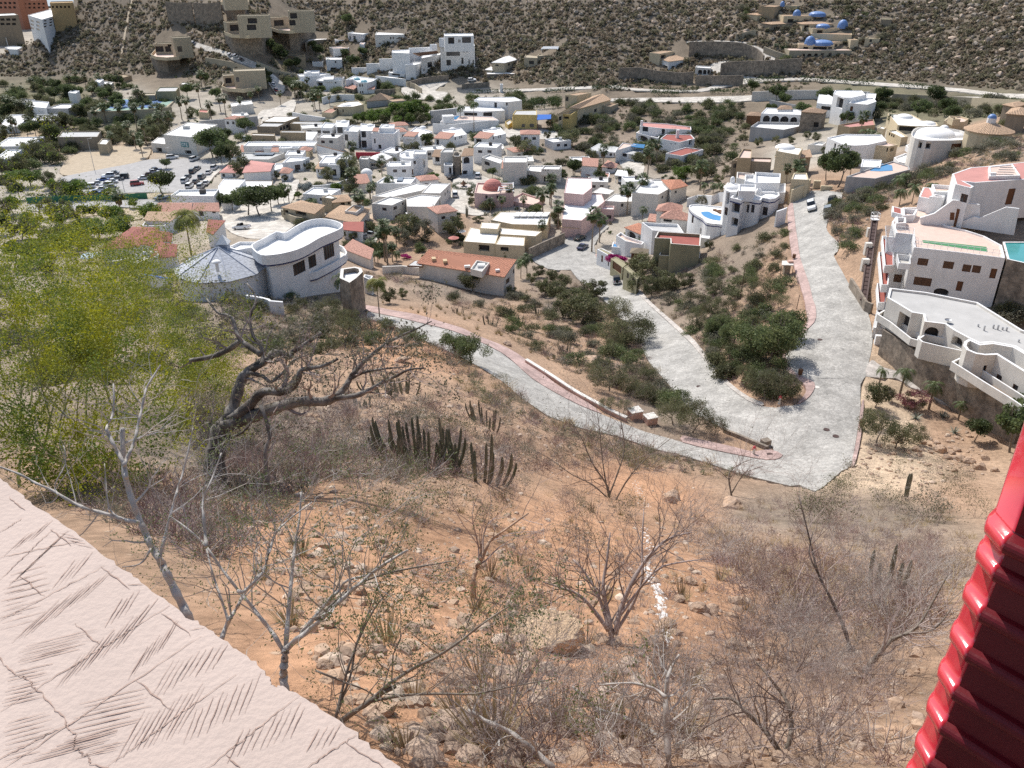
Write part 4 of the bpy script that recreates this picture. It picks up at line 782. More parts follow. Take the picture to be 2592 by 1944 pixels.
b.blk(T_,[(832,420),(900,420),(960,400)],yb=520);b.blk(T_,[(725,470),(830,478),(845,440),(770,400)],yb=505,win=[(745,470,800,490,'o')]);b.blk(T_,[(746,340),(860,345),(862,320),(750,325)],12);b.blk(T_,[(800,352),(856,352)],9,w=6);b.blk(T_,[(580,412),(690,410)],yb=485,w=1.0,par=0);b.blk(T_,[(665,382),(750,380)],yb=470,w=1.0,par=0);b.blk(T_,[(485,440),(585,438)],yb=495,w=1.0,par=0);b.blk(T_,[(860,312),(1010,305)],10,w=1.2,par=0);b.blk(T_,[(1006,290),(1040,288)],11,w=3)
b.blk(T_,[(640,490),(740,498),(838,512)],3.6,w=1,par=0);b.pergola(T_,[(885,345),(1040,330),(1050,345),(930,362)],M1.zt+2.4,'timber',8,.2)
b=House('house','grey beige house with hipped white roof right of the big white villa','beige_stucco','white_roof');B=b.blk('B',[(1392,405),(1478,408),(1564,385),(1480,365)],yb=480,kind='hip',rh=1.6,roof='white_roof',win=[(1418,418,1438,428,'f'),(1500,410,1512,426,'f'),(1530,408,1542,424,'f')]);b.blk('B',[(1350,452),(1400,455),(1420,435)],yb=480,kind='hip',rh=.8,roof='white_roof',wall='beige_stucco');b.blk('B',[(1362,480),(1565,478)],yb=510,w=8,wall='stone_masonry',par=.2)
b=House('house','beige flat house with white roof pergola right of the hipped white roof','beige_stucco','beige_stucco');B=b.blk('B',[(1605,372),(1690,376),(1700,352)],yb=425,win=[(1636,394,1668,416,'w')]);B=b.blk('B',[(1690,362),(1875,350),(1880,338)],yb=412,win=[(1715,375,1780,408,'a')]);b.pergola('B',[(1715,318),(1820,318),(1830,302),(1730,302)],B.zt+4,'white_stucco',5,.25);[b.column('B',(x,352),316,.25,'white_stucco',on=B)for x in(1720,1770,1820)]
b=House('gate_pillar_house','small white gatehouse pillar beside the far road hedge','white_stucco',cat='gatehouse');b.blk('B',[(1448,548),(1466,548)],4,w=3)
wall_line('retaining_wall','low stone wall under the parked car right of the villa','B',[(1200,545),(1290,538),(1380,532)],2.5,'stone_masonry',.5)
# ---- C: right part of the far slope
b=House('house','white house with cream tile roof and balconies on a walled terrace, below the far driveway','white_stucco');B=b.blk('C',[(340,300),(390,316),(520,300),(450,272)],yb=362,kind='hip',rh=1.2,roof='tan_tile',win=[(404,338,420,358,'f'),(464,336,482,350,'f'),(360,335,385,358,'o'),(470,298,480,312,'f')]);b.blk('C',[(292,270),(345,275),(420,262)],yb=335,wall='cream_stucco',roof='tan_tile',par=.2,win=[(350,282,375,300,'o')])
wall_line('retaining_wall','stone terrace wall under the white house with cream tiles','C',[(135,348),(240,345),(330,362),(460,372),(520,366)],5.5,'stone_masonry',.6)
b=House('arcade_pavilion','small white arcade beside the far driveway','pale_stucco',cat='pavilion');b.blk('C',[(527,345),(605,350),(610,340)],yb=384,win=[(540,358,562,380,'a'),(566,358,584,381,'a'),(588,358,604,381,'a')])
wall_line('retaining_wall','long curved stone wall below the bend of the far driveway','C',[(660,325),(700,316),(800,312),(900,310),(1000,302),(1078,298)],7,'stone_masonry',.6,smooth=2)
wall_line('retaining_wall','upper stone wall along the driveway towards the blue domes','C',[(498,214),(600,212),(700,214),(780,222),(850,252),(880,285)],7,'stone_masonry',.6,smooth=2)
wall_line('retaining_wall','stone wall under the driveway mouth beside the arcade','C',[(530,388),(640,388),(775,386)],4.5,'stone_masonry',.6)
b=House('hacienda','large ochre hacienda with several blue domes on the far right hill','cream_stucco','tan_tile','mansion');T_='C'
def hb(P,yb,dm=(),win=(),wall='cream_stucco',**k):
 k.setdefault('kind','hip');k.setdefault('rh',.8);A,Z=P[0],max(P,key=lambda q:q[0]);m=max(A[1],Z[1]);B=b.blk(T_,[(A[0],(A[1]+m)/2),(Z[0],(Z[1]+m)/2)],yb=yb,w=9,wall=wall,win=win,**k);c=np.mean(np.array(B.poly),0);dc=c[1]*CP-(B.zt-80)*SP
 for(p,r,rz)in dm:
  q=at_depth(px(T_,*p),dc-2);mb=MB();z=B.zt+.2;mb.prism([(q[0]+r*1.05*math.cos(a),q[1]+r*1.05*math.sin(a))for a in np.linspace(0,2*math.pi,16,endpoint=False)],z-.6,z+.5);mb.dome((q[0],q[1],z+.5),r,rz,seg=16);mb.build('dome','blue_dome',b.root)
 return B
hb([(845,78),(900,80),(965,66),(905,60)],112,win=[(860,85,885,105,'o')]);hb([(935,35),(975,38),(985,15),(945,12)],98,kind='flat',dm=[((975,14),1.2,1.6)],wall='tan_stucco');hb([(985,22),(1045,30),(1040,18)],55,kind='flat',par=.2)
hb([(980,82),(1080,92),(1240,80),(1235,68),(1010,66)],125,dm=[((1048,70),2.0,2.2),((1152,82),4.2,1.4)],kind='flat',par=.2,win=[(1000,98,1030,118,'o'),(1130,96,1160,116,'f')])
hb([(915,125),(1018,130),(1030,116),(930,112)],165,win=[(930,138,1000,162,'o')],wall='brown_stucco');hb([(1075,124),(1120,128),(1235,122),(1110,116)],160,win=[(1085,130,1110,150,'o')])
hb([(1130,146),(1230,154),(1330,138),(1320,126),(1160,128)],185,dm=[((1182,130),3.4,1.2),((1282,136),2.6,3.2)],kind='flat',par=.2,win=[(1150,155,1180,175,'o'),(1292,148,1304,162,'a')])
hb([(1120,165),(1210,176),(1330,178),(1330,168),(1200,160)],215,kind='flat',par=.1,roof='tan_tile')
hb([(1055,222),(1110,232),(1240,232),(1230,210),(1070,210)],268,dm=[((1116,208),2.6,3.2),((1180,214),5.0,1.4)],kind='flat',par=.2,roof='tan_tile',win=[(1080,240,1105,262,'o'),(1130,240,1200,262,'o'),(1208,240,1228,252,'f')])
hb([(1010,258),(1050,268),(1330,258),(1320,245),(1030,248)],305,kind='flat',par=.2,wall='beige_stucco',roof='terrace_tile',win=[(1070,275,1090,298,'a'),(1100,275,1122,298,'a'),(1135,274,1155,297,'a'),(1170,272,1185,292,'f'),(1210,270,1225,290,'f')])
hb([(1225,218),(1330,216),(1335,200),(1235,200)],255,kind='flat',par=.1,win=[(1240,226,1255,240,'f'),(1265,226,1280,240,'f')]);hb([(1325,205),(1365,205),(1360,192)],250,kind='flat',par=.1)
b2=House('outbuilding','small ochre outbuilding at the right end of the hacienda','cream_stucco','cream_stucco','house');b2.blk('C',[(1398,196),(1470,198),(1490,186)],yb=228,win=[(1420,202,1432,216,'f')])
b2=House('shade_canopy','dark green canopy on the hill right of the domes','brown_stucco','olive_stucco','canopy');b2.blk('C',[(1478,98),(1535,100),(1530,90)],4)
for lab,P in(('hacienda garden wall, left of the dark pavilion',[(735,175),(800,160),(840,152)]),('hacienda garden wall stepping down to the driveway',[(880,238),(940,262),(1000,280)])):wall_line('garden_wall',lab,'C',P,3,'beige_stucco',.5)
# ---- middle distance right
b=House('house','beige house with gable roof and small windows behind the hedge row','beige_stucco','tan_tile');T_='B'
B=b.blk(T_,[(1825,740),(1960,705),(2170,645),(2060,618)],yb=850,kind='gable',rh=1.6,wall='cream_stucco',win=[(1930,762,1952,782,'e'),(2058,706,2075,726,'e'),(2125,704,2142,718,'e'),(1828,755,1848,780,'e'),(1998,758,2014,776,'e')]);B=b.blk(T_,[(1870,612),(1945,618),(2040,600)],yb=700,wall='cream_stucco',par=.3,win=[(1872,625,1892,655,'e')]);b.blk(T_,[(1830,738),(1910,742),(1950,715)],yb=850,wall='yellow_stucco',par=1.0,roof='terrace_tile',win=[(1845,750,1895,770,'o')]);b.blk(T_,[(2165,690),(2215,670)],3,w=8,par=.3)
b=House('house','yellow house with grey terrace roof beside the blue awning','yellow_stucco','grey_roof');B=b.blk(T_,[(1530,742),(1688,745),(1685,712),(1550,715)],yb=835,win=[(1545,806,1562,838,'e'),(1588,804,1610,824,'e'),(1640,802,1668,824,'e')],wall='yellow_stucco',par=.3);b.blk(T_,[(1530,765),(1688,762)],yb=835,w=2,wall='yellow_stucco',par=.2);b.blk(T_,[(1480,790),(1500,810),(1530,790)],yb=838)
b=House('awning','bright blue awning between the yellow house and the beige gable house','timber','blue_canvas','awning');q=[hit(px(T_,*p),5)for p in((1690,775),(1780,770))];b._root(q[0]-(0,0,5));mb=MB();z=q[0][2];mb.prism([tuple(at_z(px(T_,*p),z)[:2])for p in((1688,776),(1778,770),(1780,742),(1690,742))],z-.15,z);mb.build('canopy','blue_canvas',b.root)
mb=MB();[mb.tube([(*at_z(px(T_,*p),z)[:2],z-7),(*at_z(px(T_,*p),z)[:2],z-.1)],.15,5)for p in((1692,772),(1774,766))];mb.build('posts','timber',b.root)
b=House('house','white modern house with long grey wall and terrace pool','white_stucco','white_roof');B=b.blk(T_,[(1280,648),(1500,660),(1590,650),(1540,628),(1310,630)],yb=770,par=.3,win=[(1410,664,1428,700,'o'),(1485,664,1500,684,'f')]);B2=b.blk(T_,[(1165,715),(1330,722),(1480,715),(1440,690),(1180,690)],yb=800,par=.3,win=[(1340,728,1400,768,'o'),(1215,730,1300,770,'o')]);G=b.blk(T_,[(1000,720),(1180,700)],yb=800,w=1,wall='grey_stucco',par=0);Pl=b.blk(T_,[(1060,790),(1200,778),(1440,780),(1400,755),(1100,745)],yb=858,par=.3,roof='terrace_tile',win=[(1225,815,1265,856,'p')]);b.sheet(T_,[(1085,778),(1165,774),(1185,752),(1120,756)],Pl.zr+.06,'pool_water','pool');b.blk(T_,[(1080,755),(1150,752)],2.5,on=Pl,w=4,par=.1)
b=House('house','cream house with domed white roof left of the green thicket','cream_stucco');B=b.blk('O',[(735,1170),(840,1180),(1000,1175),(1130,1145),(1060,1098),(900,1110)],yb=1290,win=[(740,1200,800,1270,'o'),(855,1210,870,1250,'f')]);b.dome('O',(900,1160),3,.9,B);b.blk('O',[(585,1250),(720,1258),(800,1205),(690,1195)],yb=1330,roof='pink_tile',par=.3,wall='cream_stucco')
b=House('house','beige hipped roof house above the green thicket','grey_stucco','tan_tile');b.blk('O',[(1150,1108),(1450,1085),(1520,1060),(1250,1060)],yb=1200,kind='hip',rh=3.0,roof='tan_tile');b.blk('O',[(1500,1110),(1680,1095)],3,w=6,wall='beige_stucco',par=.2)
b=House('office_building','modern tan block with dark glazed front and solar roof, beside the hill road','tan_stucco','grey_roof','building');T_='P'
B=b.blk(T_,[(462,408),(735,412),(1012,285),(670,275)],yb=520,wall='brown_stucco',par=.25,roof='grey_roof',win=[(760,415,790,460,'w'),(800,400,830,450,'w'),(840,385,875,430,'w')]);b.sheet(T_,[(640,325),(790,328),(850,285),(690,285)],B.zr+.25,'solar_glass','solar_panel');b.blk(T_,[(535,345),(830,350),(1005,285),(690,280)],.5,on=B,wall='tan_stucco',roof='white_roof',par=.1)
b.blk(T_,[(890,372),(1300,380),(1340,350),(940,345)],yb=470,wall='tan_stucco',par=.2);b.blk(T_,[(760,485),(1095,490),(1080,465),(775,465)],yb=605,par=.2,wall='tan_stucco');b.blk(T_,[(395,522),(700,530),(690,500)],yb=605,par=.4,roof='pale_stucco');b.blk(T_,[(1098,575),(1185,580),(1250,480),(1100,475)],3,wall='white_stucco',par=.1,roof='white_roof')
# ---------------------------------------------------------------- the town: row houses, villas and roofs
T_='P'
b=House('row_house','long white terrace of small flats with tile strips between four boxes, beside the red booth','white_stucco');B=b.blk(T_,[(285,662),(1205,657)],yb=775,w=8)
for P,y in(([(340,692),(468,694)],755),([(548,692),(662,693)],770),([(745,692),(895,690)],800)):b.blk(T_,P,yb=y,w=4,win=[(818,745,828,762,'f'),(832,745,842,762,'f'),(846,745,856,762,'f')]if y==800 else[])
for P,y in(([(235,738),(338,738),(345,690),(262,690)],765),([(440,736),(548,736),(552,690),(470,690)],775),([(640,736),(745,738),(750,692),(672,690)],790)):b.blk(T_,P,yb=y,kind='shed',rh=1.2,roof='pink_tile',rise=2)
b.blk(T_,[(895,690),(1000,690)],yb=790,w=3,win=[(905,712,918,735,'f'),(922,712,935,735,'f'),(938,712,951,735,'f')]);b.blk(T_,[(1000,722),(1145,728),(1195,690),(1050,672)],yb=830,kind='hip',rh=.9,roof='pink_tile',wall='cream_stucco',win=[(1010,738,1028,780,'f'),(1160,740,1172,800,'f')])
b=House('house','grey flat roof with roof garden corner beside the pink roof','pale_stucco','grey_roof');B=b.blk(T_,[(125,832),(612,836),(820,752),(275,745)],yb=905);b.sheet(T_,[(405,775),(660,775),(700,750),(470,750)],B.zr+.5,'solar_glass','solar_panel')
b=House('house','house under a broad pinkish red sheet roof','white_stucco','pink_roof_paint');b.blk(T_,[(270,1010),(640,990),(700,890),(380,850)],4.2,kind='gable',rh=.8,roof='pink_roof_paint',ax=0)
b=House('house','small red hip roofed house with two windows at the edge of the car lane','white_stucco','red_tile');b.blk(T_,[(-30,1005),(190,1012),(292,945),(90,908)],yb=1075,kind='hip',rh=1.1,roof='pink_roof_paint',win=[(12,1022,50,1066),(150,1022,200,1066)])
b=House('house','white stepped house with orange tile corner, left of the narrow lane','white_stucco');b.blk(T_,[(790,880),(1055,852),(1145,808),(880,800)],yb=1010,win=[(955,905,1025,975,'b'),(1065,880,1082,925,'f'),(1100,858,1112,905,'f'),(1120,850,1135,895,'f')]);b.blk(T_,[(645,988),(915,918),(955,880),(705,885)],yb=1060);b.blk(T_,[(750,1012),(880,1018),(940,965),(790,940)],yb=1120,kind='hip',rh=.9,roof='pink_tile')
b=House('house','white house with orange tile corner, right of the narrow lane','white_stucco');B=b.blk(T_,[(1265,885),(1645,885)],yb=1050,w=11,win=[(1565,925,1592,975,'b')]);b.blk(T_,[(1385,908),(1530,908),(1548,882),(1400,880)],yb=1080,win=[(1440,965,1492,1055,'o')]);b.blk(T_,[(1210,955),(1345,962),(1405,905),(1270,890)],yb=1075,kind='shed',rh=.7,roof='tan_tile',rise=2,win=[(1250,968,1268,1005,'f')]);b.blk(T_,[(1470,830),(1640,835)],1.4,on=B,w=6);b.dome(T_,(1545,815),1.6,1.2,B,up=1)
wall_line('garden_wall','white curving garden wall in front of the tile cornered house',T_,[(1090,1165),(1200,1175),(1350,1165),(1500,1140),(1600,1105),(1690,1085)],2.4,'white_stucco',.4,smooth=2)
b=House('house','cream house with low white gable roof behind the tall palm','pale_stucco');b.blk(T_,[(1822,882),(2075,875),(2225,805),(1965,790)],yb=955,kind='gable',ax=1,rh=1.4,roof='white_roof',win=[(1945,892,1966,925,'f'),(1970,892,1992,925,'f')]);b.blk(T_,[(1785,832),(1900,835),(1935,795),(1810,795)],4)
b=House('house','white vaulted house with orange tile lean-to, right of the tall palm','pale_stucco','clay_tile');b.blk(T_,[(1728,1160),(1935,1140),(1890,1075),(1720,1085)],yb=1275,kind='shed',rh=1.4,roof='pink_tile',rise=2);B=b.blk(T_,[(1820,1030),(1950,1040),(1950,1000),(1825,990)],yb=1150,wall='white_stucco',par=.05);b.dome(T_,(1885,1022),2.1,1.8,B)
b=House('house','low house with cream tile roofs and grey arched front, right of the dark trees','beige_stucco','tan_tile');b.blk(T_,[(770,1455),(1210,1545),(1350,1430),(1030,1365)],3.6,kind='hip',rh=1.0,roof='tan_tile',win=[(965,1500,1100,1560,'o'),(800,1490,870,1560,'o')]);b.blk(T_,[(1440,1400),(1700,1375),(1640,1290),(1400,1310)],3.8,kind='hip',rh=.9,roof='tan_tile',win=[(1550,1400,1600,1440,'o'),(1640,1390,1670,1420,'o')]);B=b.blk(T_,[(1300,1325),(1430,1345),(1505,1335),(1400,1285)],4.6,roof='white_roof',par=.3)
wall_line('garden_wall','beige arched street wall below the cream tile roofs',T_,[(780,1480),(900,1560),(1040,1590),(1150,1560),(1170,1510)],2.2,'beige_stucco',.4,smooth=2)
T_='E'
b=House('house','house with a wide pale orange tile roof behind the curved white villa','pale_stucco','tan_tile');B=b.blk(T_,[(345,775),(600,830),(690,715),(470,690)],3.6,kind='hip',rh=.9,roof='tan_tile');b.blk(T_,[(500,735),(585,745),(640,700),(560,690)],4.8,par=.3)
b=House('house','dark red sheet roof below the wide pale orange tile roof','white_stucco','red_roof_paint');b.blk(T_,[(480,872),(636,888),(640,828),(490,830)],3.2,kind='shed',rh=.6,roof='red_roof_paint',rise=2)
b=House('garage','low pinkish tile garage roof beside the parked pickup truck','pale_stucco','pink_tile','garage');b.blk(T_,[(478,1010),(690,1092),(716,1040),(560,965)],2.6,kind='shed',rh=.9,roof='pink_tile',rise=2)
b=House('row_house','white two storey row house with big dark windows, first from the left of six','white_stucco',group=None);T_='P'
b.blk(T_,[(1288,425),(1432,430),(1490,372),(1345,352)],yb=655,win=[(1315,466,1410,546,'b'),(1345,570,1415,648,'o'),(1446,455,1456,498,'f')]);B=b.blk(T_,[(1480,414),(1640,412),(1660,332),(1490,332)],yb=660,win=[(1505,418,1575,497,'b'),(1482,538,1585,650,'o')]);b.dome(T_,(1590,355),1.5,1.0,B)
b=House('row_house','white two storey row house with big dark windows, second from the left of six','white_stucco');b.blk(T_,[(1590,470),(1765,477),(1832,405),(1690,388)],yb=690,win=[(1594,512,1645,592,'b'),(1655,612,1735,672,'o')]);B=b.blk(T_,[(1800,466),(1978,465),(1992,382),(1810,370)],yb=700,win=[(1818,472,1875,552,'b'),(1797,592,1885,690,'o')]);b.dome(T_,(1930,405),1.5,1.0,B)
T_='E'
b=House('row_house','white row house half hidden by the round grey green tree, third of six','white_stucco');B=b.blk(T_,[(693,165),(862,170),(902,138),(735,125)],yb=292,win=[(715,205,726,240,'f'),(745,250,768,282,'o')]);b.blk(T_,[(750,128),(862,128),(865,100),(770,98)],1.4,on=B);b.dome(T_,(805,120),1.3,.9,B,up=1.2);b.blk(T_,[(700,150),(745,152),(755,135)],.8,on=B,kind='shed',rh=.5,roof='pink_tile',rise=2)
b=House('row_house','white row house with orange tile front between two trees, fourth of six','white_stucco');B=b.blk(T_,[(925,190),(1060,198),(1142,152),(1020,118)],yb=278,win=[(975,252,1016,275,'o')]);b.blk(T_,[(928,186),(1010,190),(1048,168),(965,162)],.7,on=B,kind='shed',rh=.6,roof='pink_tile',rise=2);b.dome(T_,(1072,128),1.5,1.0,B)
b=House('row_house','white row house with orange tile porch and slit windows, fifth of six','white_stucco');B=b.blk(T_,[(1240,205),(1395,172),(1350,125),(1215,140)],yb=275,win=[(1305,190,1314,215,'f'),(1340,182,1347,205,'f'),(1352,180,1360,202,'f')]);b.dome(T_,(1290,140),1.5,1.0,B);b.blk(T_,[(1148,202),(1262,208),(1312,180),(1200,168)],yb=278,kind='shed',rh=.8,roof='pink_tile',rise=2,win=[(1170,212,1190,252,'o'),(1155,255,1190,275,'o')])
b=House('row_house','white row house with orange tile porch and slit windows, sixth and rightmost of the row','white_stucco');B=b.blk(T_,[(1530,202),(1682,168),(1640,122),(1510,140)],yb=275,win=[(1585,188,1594,212,'f'),(1625,178,1632,203,'f'),(1637,176,1644,200,'f')]);b.dome(T_,(1590,138),1.5,1.0,B);b.blk(T_,[(1440,198),(1552,206),(1600,180),(1492,166)],yb=280,kind='shed',rh=.8,roof='pink_tile',rise=2,win=[(1460,208,1502,250,'o'),(1445,254,1490,276,'o')])
wall_line('garden_wall','dark red garden wall in front of the third row house',T_,[(580,305),(700,306),(895,312)],2.5,'red_fabric',.4);wall_line('garden_wall','sloping white wall with brown slatted top beside the first row house',T_,[(295,252),(400,280),(520,312)],4.5,'white_stucco',.4,cap='timber')
wall_line('garden_wall','long pale garden wall behind the right row houses',T_,[(1145,95),(1300,100),(1560,70)],4,'white_stucco',.4)
b=House('house','two storey white house with rounded corner and wooden garage door, north of the roundabout','white_stucco');B=b.blk(T_,[(902,335),(925,348),(1000,350),(1070,342),(1095,320),(1105,288),(960,285),(905,310)],yb=480,win=[(944,370,972,388,'b'),(994,368,1022,392,'b'),(944,428,975,456,'b'),(993,430,1022,472,'d'),(1076,365,1088,420,'a'),(904,365,922,390,'o')]);b.blk(T_,[(805,402),(925,406),(930,388)],yb=482,win=[(845,455,912,478,'g')]);b.box(T_,(958,330),1.2,1.2,1.4,B);b.blk(T_,[(1000,318),(1095,318),(1100,290)],1.2,on=B)
b=House('house','white house with round stone stair tower and brown tiles, beside the roundabout','white_stucco','grey_roof');b.blk(T_,[(1135,335),(1255,345),(1265,300),(1160,298)],yb=400,kind='shed',rh=.8,roof='brown_tile',rise=2,win=[(1160,340,1195,376,'o'),(1208,345,1250,382,'a')]);b.blk(T_,[(1200,305),(1290,305),(1300,275),(1225,275)],7,wall='pale_stucco');B=b.blk(T_,[(1290,330),(1305,336),(1340,336),(1352,328),(1345,312),(1300,312)],yb=475,wall='stone_masonry',par=.2);b.dome(T_,(1318,326),1.0,1.3,B,'stone_masonry');b.blk(T_,[(1350,335),(1442,328),(1446,292),(1375,292)],yb=482,kind='shed',rh=.8,roof='brown_tile',rise=2,win=[(1370,340,1416,388,'a'),(1360,440,1400,470,'o')]);b.blk(T_,[(1225,400),(1290,405),(1295,385)],yb=480,win=[(1262,415,1282,465,'a')])
b=House('house','angular white house with roof terrace right of the stone tower','pale_stucco');b.blk(T_,[(1510,292),(1575,302),(1668,275),(1660,245),(1540,245)],yb=345,par=.6);b.blk(T_,[(1502,342),(1640,388),(1670,352),(1560,318)],yb=482,par=.6,win=[(1525,375,1562,400,'b'),(1530,430,1556,452,'f')])
b=House('house','cream house with pink tile front and flat wing, right of the roundabout','pale_stucco');b.blk(T_,[(1660,378),(1832,378),(1842,338),(1665,335)],7.4);b.blk(T_,[(1648,424),(1800,426),(1805,392),(1655,390)],yb=540,kind='shed',rh=1.3,roof='pink_tile',rise=2,win=[(1735,432,1776,470,'b'),(1697,430,1711,443,'f'),(1660,490,1720,535,'p')]);B=b.blk(T_,[(1835,440),(1940,448),(2085,438),(2090,402),(1850,400)],yb=530,win=[(1835,472,1880,506,'b'),(1960,482,2006,522,'o')]);b.blk(T_,[(1940,428),(2072,430),(2085,402),(1960,402)],1.6,on=B,win=[(1950,432,1958,440,'f'),(1968,432,1976,440,'f'),(1986,432,1994,440,'f')])
b=House('house','pink house with a clay red dome right of the roundabout island','pink_stucco','terrace_tile');B=b.blk(T_,[(1450,602),(1560,612),(1738,602),(1738,530),(1470,528)],yb=718,win=[(1530,622,1546,645,'f'),(1612,622,1626,645,'f')]);b.dome(T_,(1585,572),3.0,2.6,B,'clay_dome',drum=.5,seg=20);b.pergola(T_,[(1625,590),(1735,590),(1735,525),(1640,525)],B.zt+.8,'white_stucco',4,.18);b.blk(T_,[(1700,660),(1880,690),(1965,650),(1800,600)],1.3,roof='terrace_tile',par=.5,wall='pink_stucco')
b=House('house','low white roof with square skylight left of the roundabout','white_stucco');B=b.blk(T_,[(720,532),(985,534),(1022,490),(790,486)],4);b.sheet(T_,[(880,512),(920,512),(930,488),(895,488)],B.zr+.5,'solar_glass','skylight',.4)
b=House('house','sprawling white villa with wide angular roofs facing the roundabout street','pale_stucco');b.blk(T_,[(700,625),(830,634),(1062,585),(1130,545),(1020,530)],4.4,par=.3);b.blk(T_,[(955,702),(1150,704),(1205,625),(1060,612),(950,640)],4.6,par=.3,wall='pale_stucco');b.blk(T_,[(1062,602),(1200,605),(1275,532),(1128,530)],4.6,par=.3,win=[(1232,600,1240,625,'f'),(1252,580,1258,605,'f')]);b.sheet(T_,[(745,600),(810,605),(850,585),(780,580)],0,'pool_water','pool')if 0 else None
b=House('house','small pale two storey house with garage in front of the sprawling white villa','pale_stucco');B=b.blk(T_,[(698,680),(845,694),(952,645),(830,625)],yb=800,win=[(775,712,806,733,'b'),(856,702,882,726,'b'),(920,672,932,692,'b'),(870,760,910,795,'g')])
b=House('house','white flat roofed bungalow with five roof panels between palms','cream_stucco');B=b.blk(T_,[(1572,800),(1728,832),(1985,838),(2010,745),(1640,742)],4,par=.1)
for k in range(5):b.sheet(T_,[(1730+52*k,770),(1775+52*k,772),(1800+52*k,745),(1758+52*k,743)],B.zr+.7,'white_roof','roof_panel',.3)
b=House('house','bungalow with overlapping white roofs behind the long tiled house','cream_stucco');B=b.blk(T_,[(1370,958),(1605,975),(1632,892),(1420,855)],4.4,par=.1,win=[(1480,985,1560,1030,'o')]);b.blk(T_,[(1605,980),(1815,990),(1822,930),(1640,918)],3.9,par=.1,win=[(1640,1000,1700,1030,'o')]);b.blk(T_,[(1640,905),(1900,920),(1945,885),(1640,858)],4.2,par=.1);b.blk(T_,[(1490,860),(1622,868),(1642,825),(1502,818)],1.4,on=B,par=.1)
wall_line('street_wall','dark stone street wall at the corner by the parked dark car',T_,[(1850,1010),(1960,960),(2110,895)],3,'stone_masonry',.4)
T_='I'
b=House('house','long pink house with red clay tile roof and skylights, in the middle of the picture','pink_stucco' if 0 else 'pale_stucco','clay_tile');B=b.blk(T_,[(650,168),(1222,260),(1300,196),(735,128)],yb=385,kind='shed',rh=1.9,roof='clay_tile',rise=2,win=[(1230,268,1254,300,'b'),(1276,205,1288,235,'f')])
for p in((763,148),(836,162)):b.box(T_,p,.9,1.5,.5,B,'canvas','skylight',yaw=.2,up=.55)
b.box(T_,(980,196),1.3,.7,.45,B,'white_roof','roof_vent',yaw=.2,up=.5);b.box(T_,(1176,220),.9,.6,.4,B,'white_roof','roof_vent',yaw=.2,up=.5);Pq=b.blk(T_,[(1000,205),(1075,224),(1125,165),(1040,150)],z=B.zt+1.5,base=1.5,par=.5,wall='pale_stucco',roof='grey_roof');b.box(T_,(1070,190),1.6,1.4,.5,Pq,'white_roof','air_conditioner',up=.1)
b.blk(T_,[(590,185),(690,190),(700,165),(640,150)],z=B.zt-.3,base=.3,par=.02,wall='timber',roof='grey_roof');b.column(T_,(612,215),190,.15,'timber');b.column(T_,(675,222),192,.15,'timber')
wall_line('garden_wall','low pale wall left of the long tiled house',T_,[(430,190),(560,186),(690,200)],2.0,'pale_stucco',.4)
# ---- the curved white villa with slate cone
T_='U'
b=House('villa','curved white villa with sun terrace roof and grey slate cone, left of centre','white_stucco','white_roof')
deck=smooth_line([px(T_,*p)for p in((1072,478),(1170,478),(1290,460),(1420,425),(1530,375),(1640,310),(1780,252),(1850,215),(1858,180),(1800,150),(1700,128),(1600,128),(1500,150),(1400,200),(1330,245),(1290,262),(1212,252),(1100,312),(978,375),(1000,432))],2,True)
Zd=at_depth(px(T_,1170,478),140)[2];dp=ccw([tuple(at_z(p,Zd)[:2])for p in deck])
D0=b.blk(T_,None,xy=(dp,Zd),base=1.7,par=1.25,wall='white_stucco');tr=offset_poly(dp,.18);b.blk(T_,None,xy=(tr,Zd-1.7+.003),base=.32,par=.02,wall='blue_trim',roof='blue_trim')
wl=offset_poly(ccw([tuple(at_z(px(T_,*p),Zd)[:2])for p in((1100,478),(1200,478),(1345,448),(1800,240),(1850,190),(1790,148),(1600,130),(1400,205),(1210,258),(1010,380))]),.75);b.blk(T_,None,xy=(wl,Zd-2.0),base=16,par=.02,win=[(1380,545,1500,662,'b'),(1528,480,1605,600,'b'),(1675,375,1778,512,'b')])
Zb=Zd-5.6;bal=smooth_line([px(T_,*p)for p in((1350,720),(1480,668),(1600,640),(1760,560),(1890,478),(1890,430),(1830,380),(1700,420),(1400,580))],2,True);b.blk(T_,None,xy=(ccw([tuple(at_z(p,Zb)[:2])for p in bal]),Zb),base=1.3,par=1.0,roof='pale_stucco');b.blk(T_,None,xy=(offset_poly(ccw([tuple(at_z(p,Zb)[:2])for p in bal]),.12),Zb-1.3+.003),base=.3,par=.02,wall='blue_trim',roof='blue_trim')
tile_material('slate_tile',(.47,.49,.53),40.,1.,1.)
Ze=Zd-3.4;cc=at_z(px(T_,690,590),Ze);ring=[(cc[0]+7.9*math.cos(a),cc[1]+7.9*math.sin(a))for a in np.linspace(.12,.12+2*math.pi,10,endpoint=False)]
ap=height_at(cc,px(T_,0,402)[1])-Ze;B=b.blk(T_,None,xy=(ring,Ze),base=9,kind='cone',rh=ap,roof='slate_tile',over=.5,win=[(165,640,190,700,'o')])
mb=MB()
for p in ring:mb.tube([(*p,Ze+.05),(cc[0],cc[1],Ze+ap+.06)],.07,4)
mb.build('hip_caps','slate_roof',b.root)
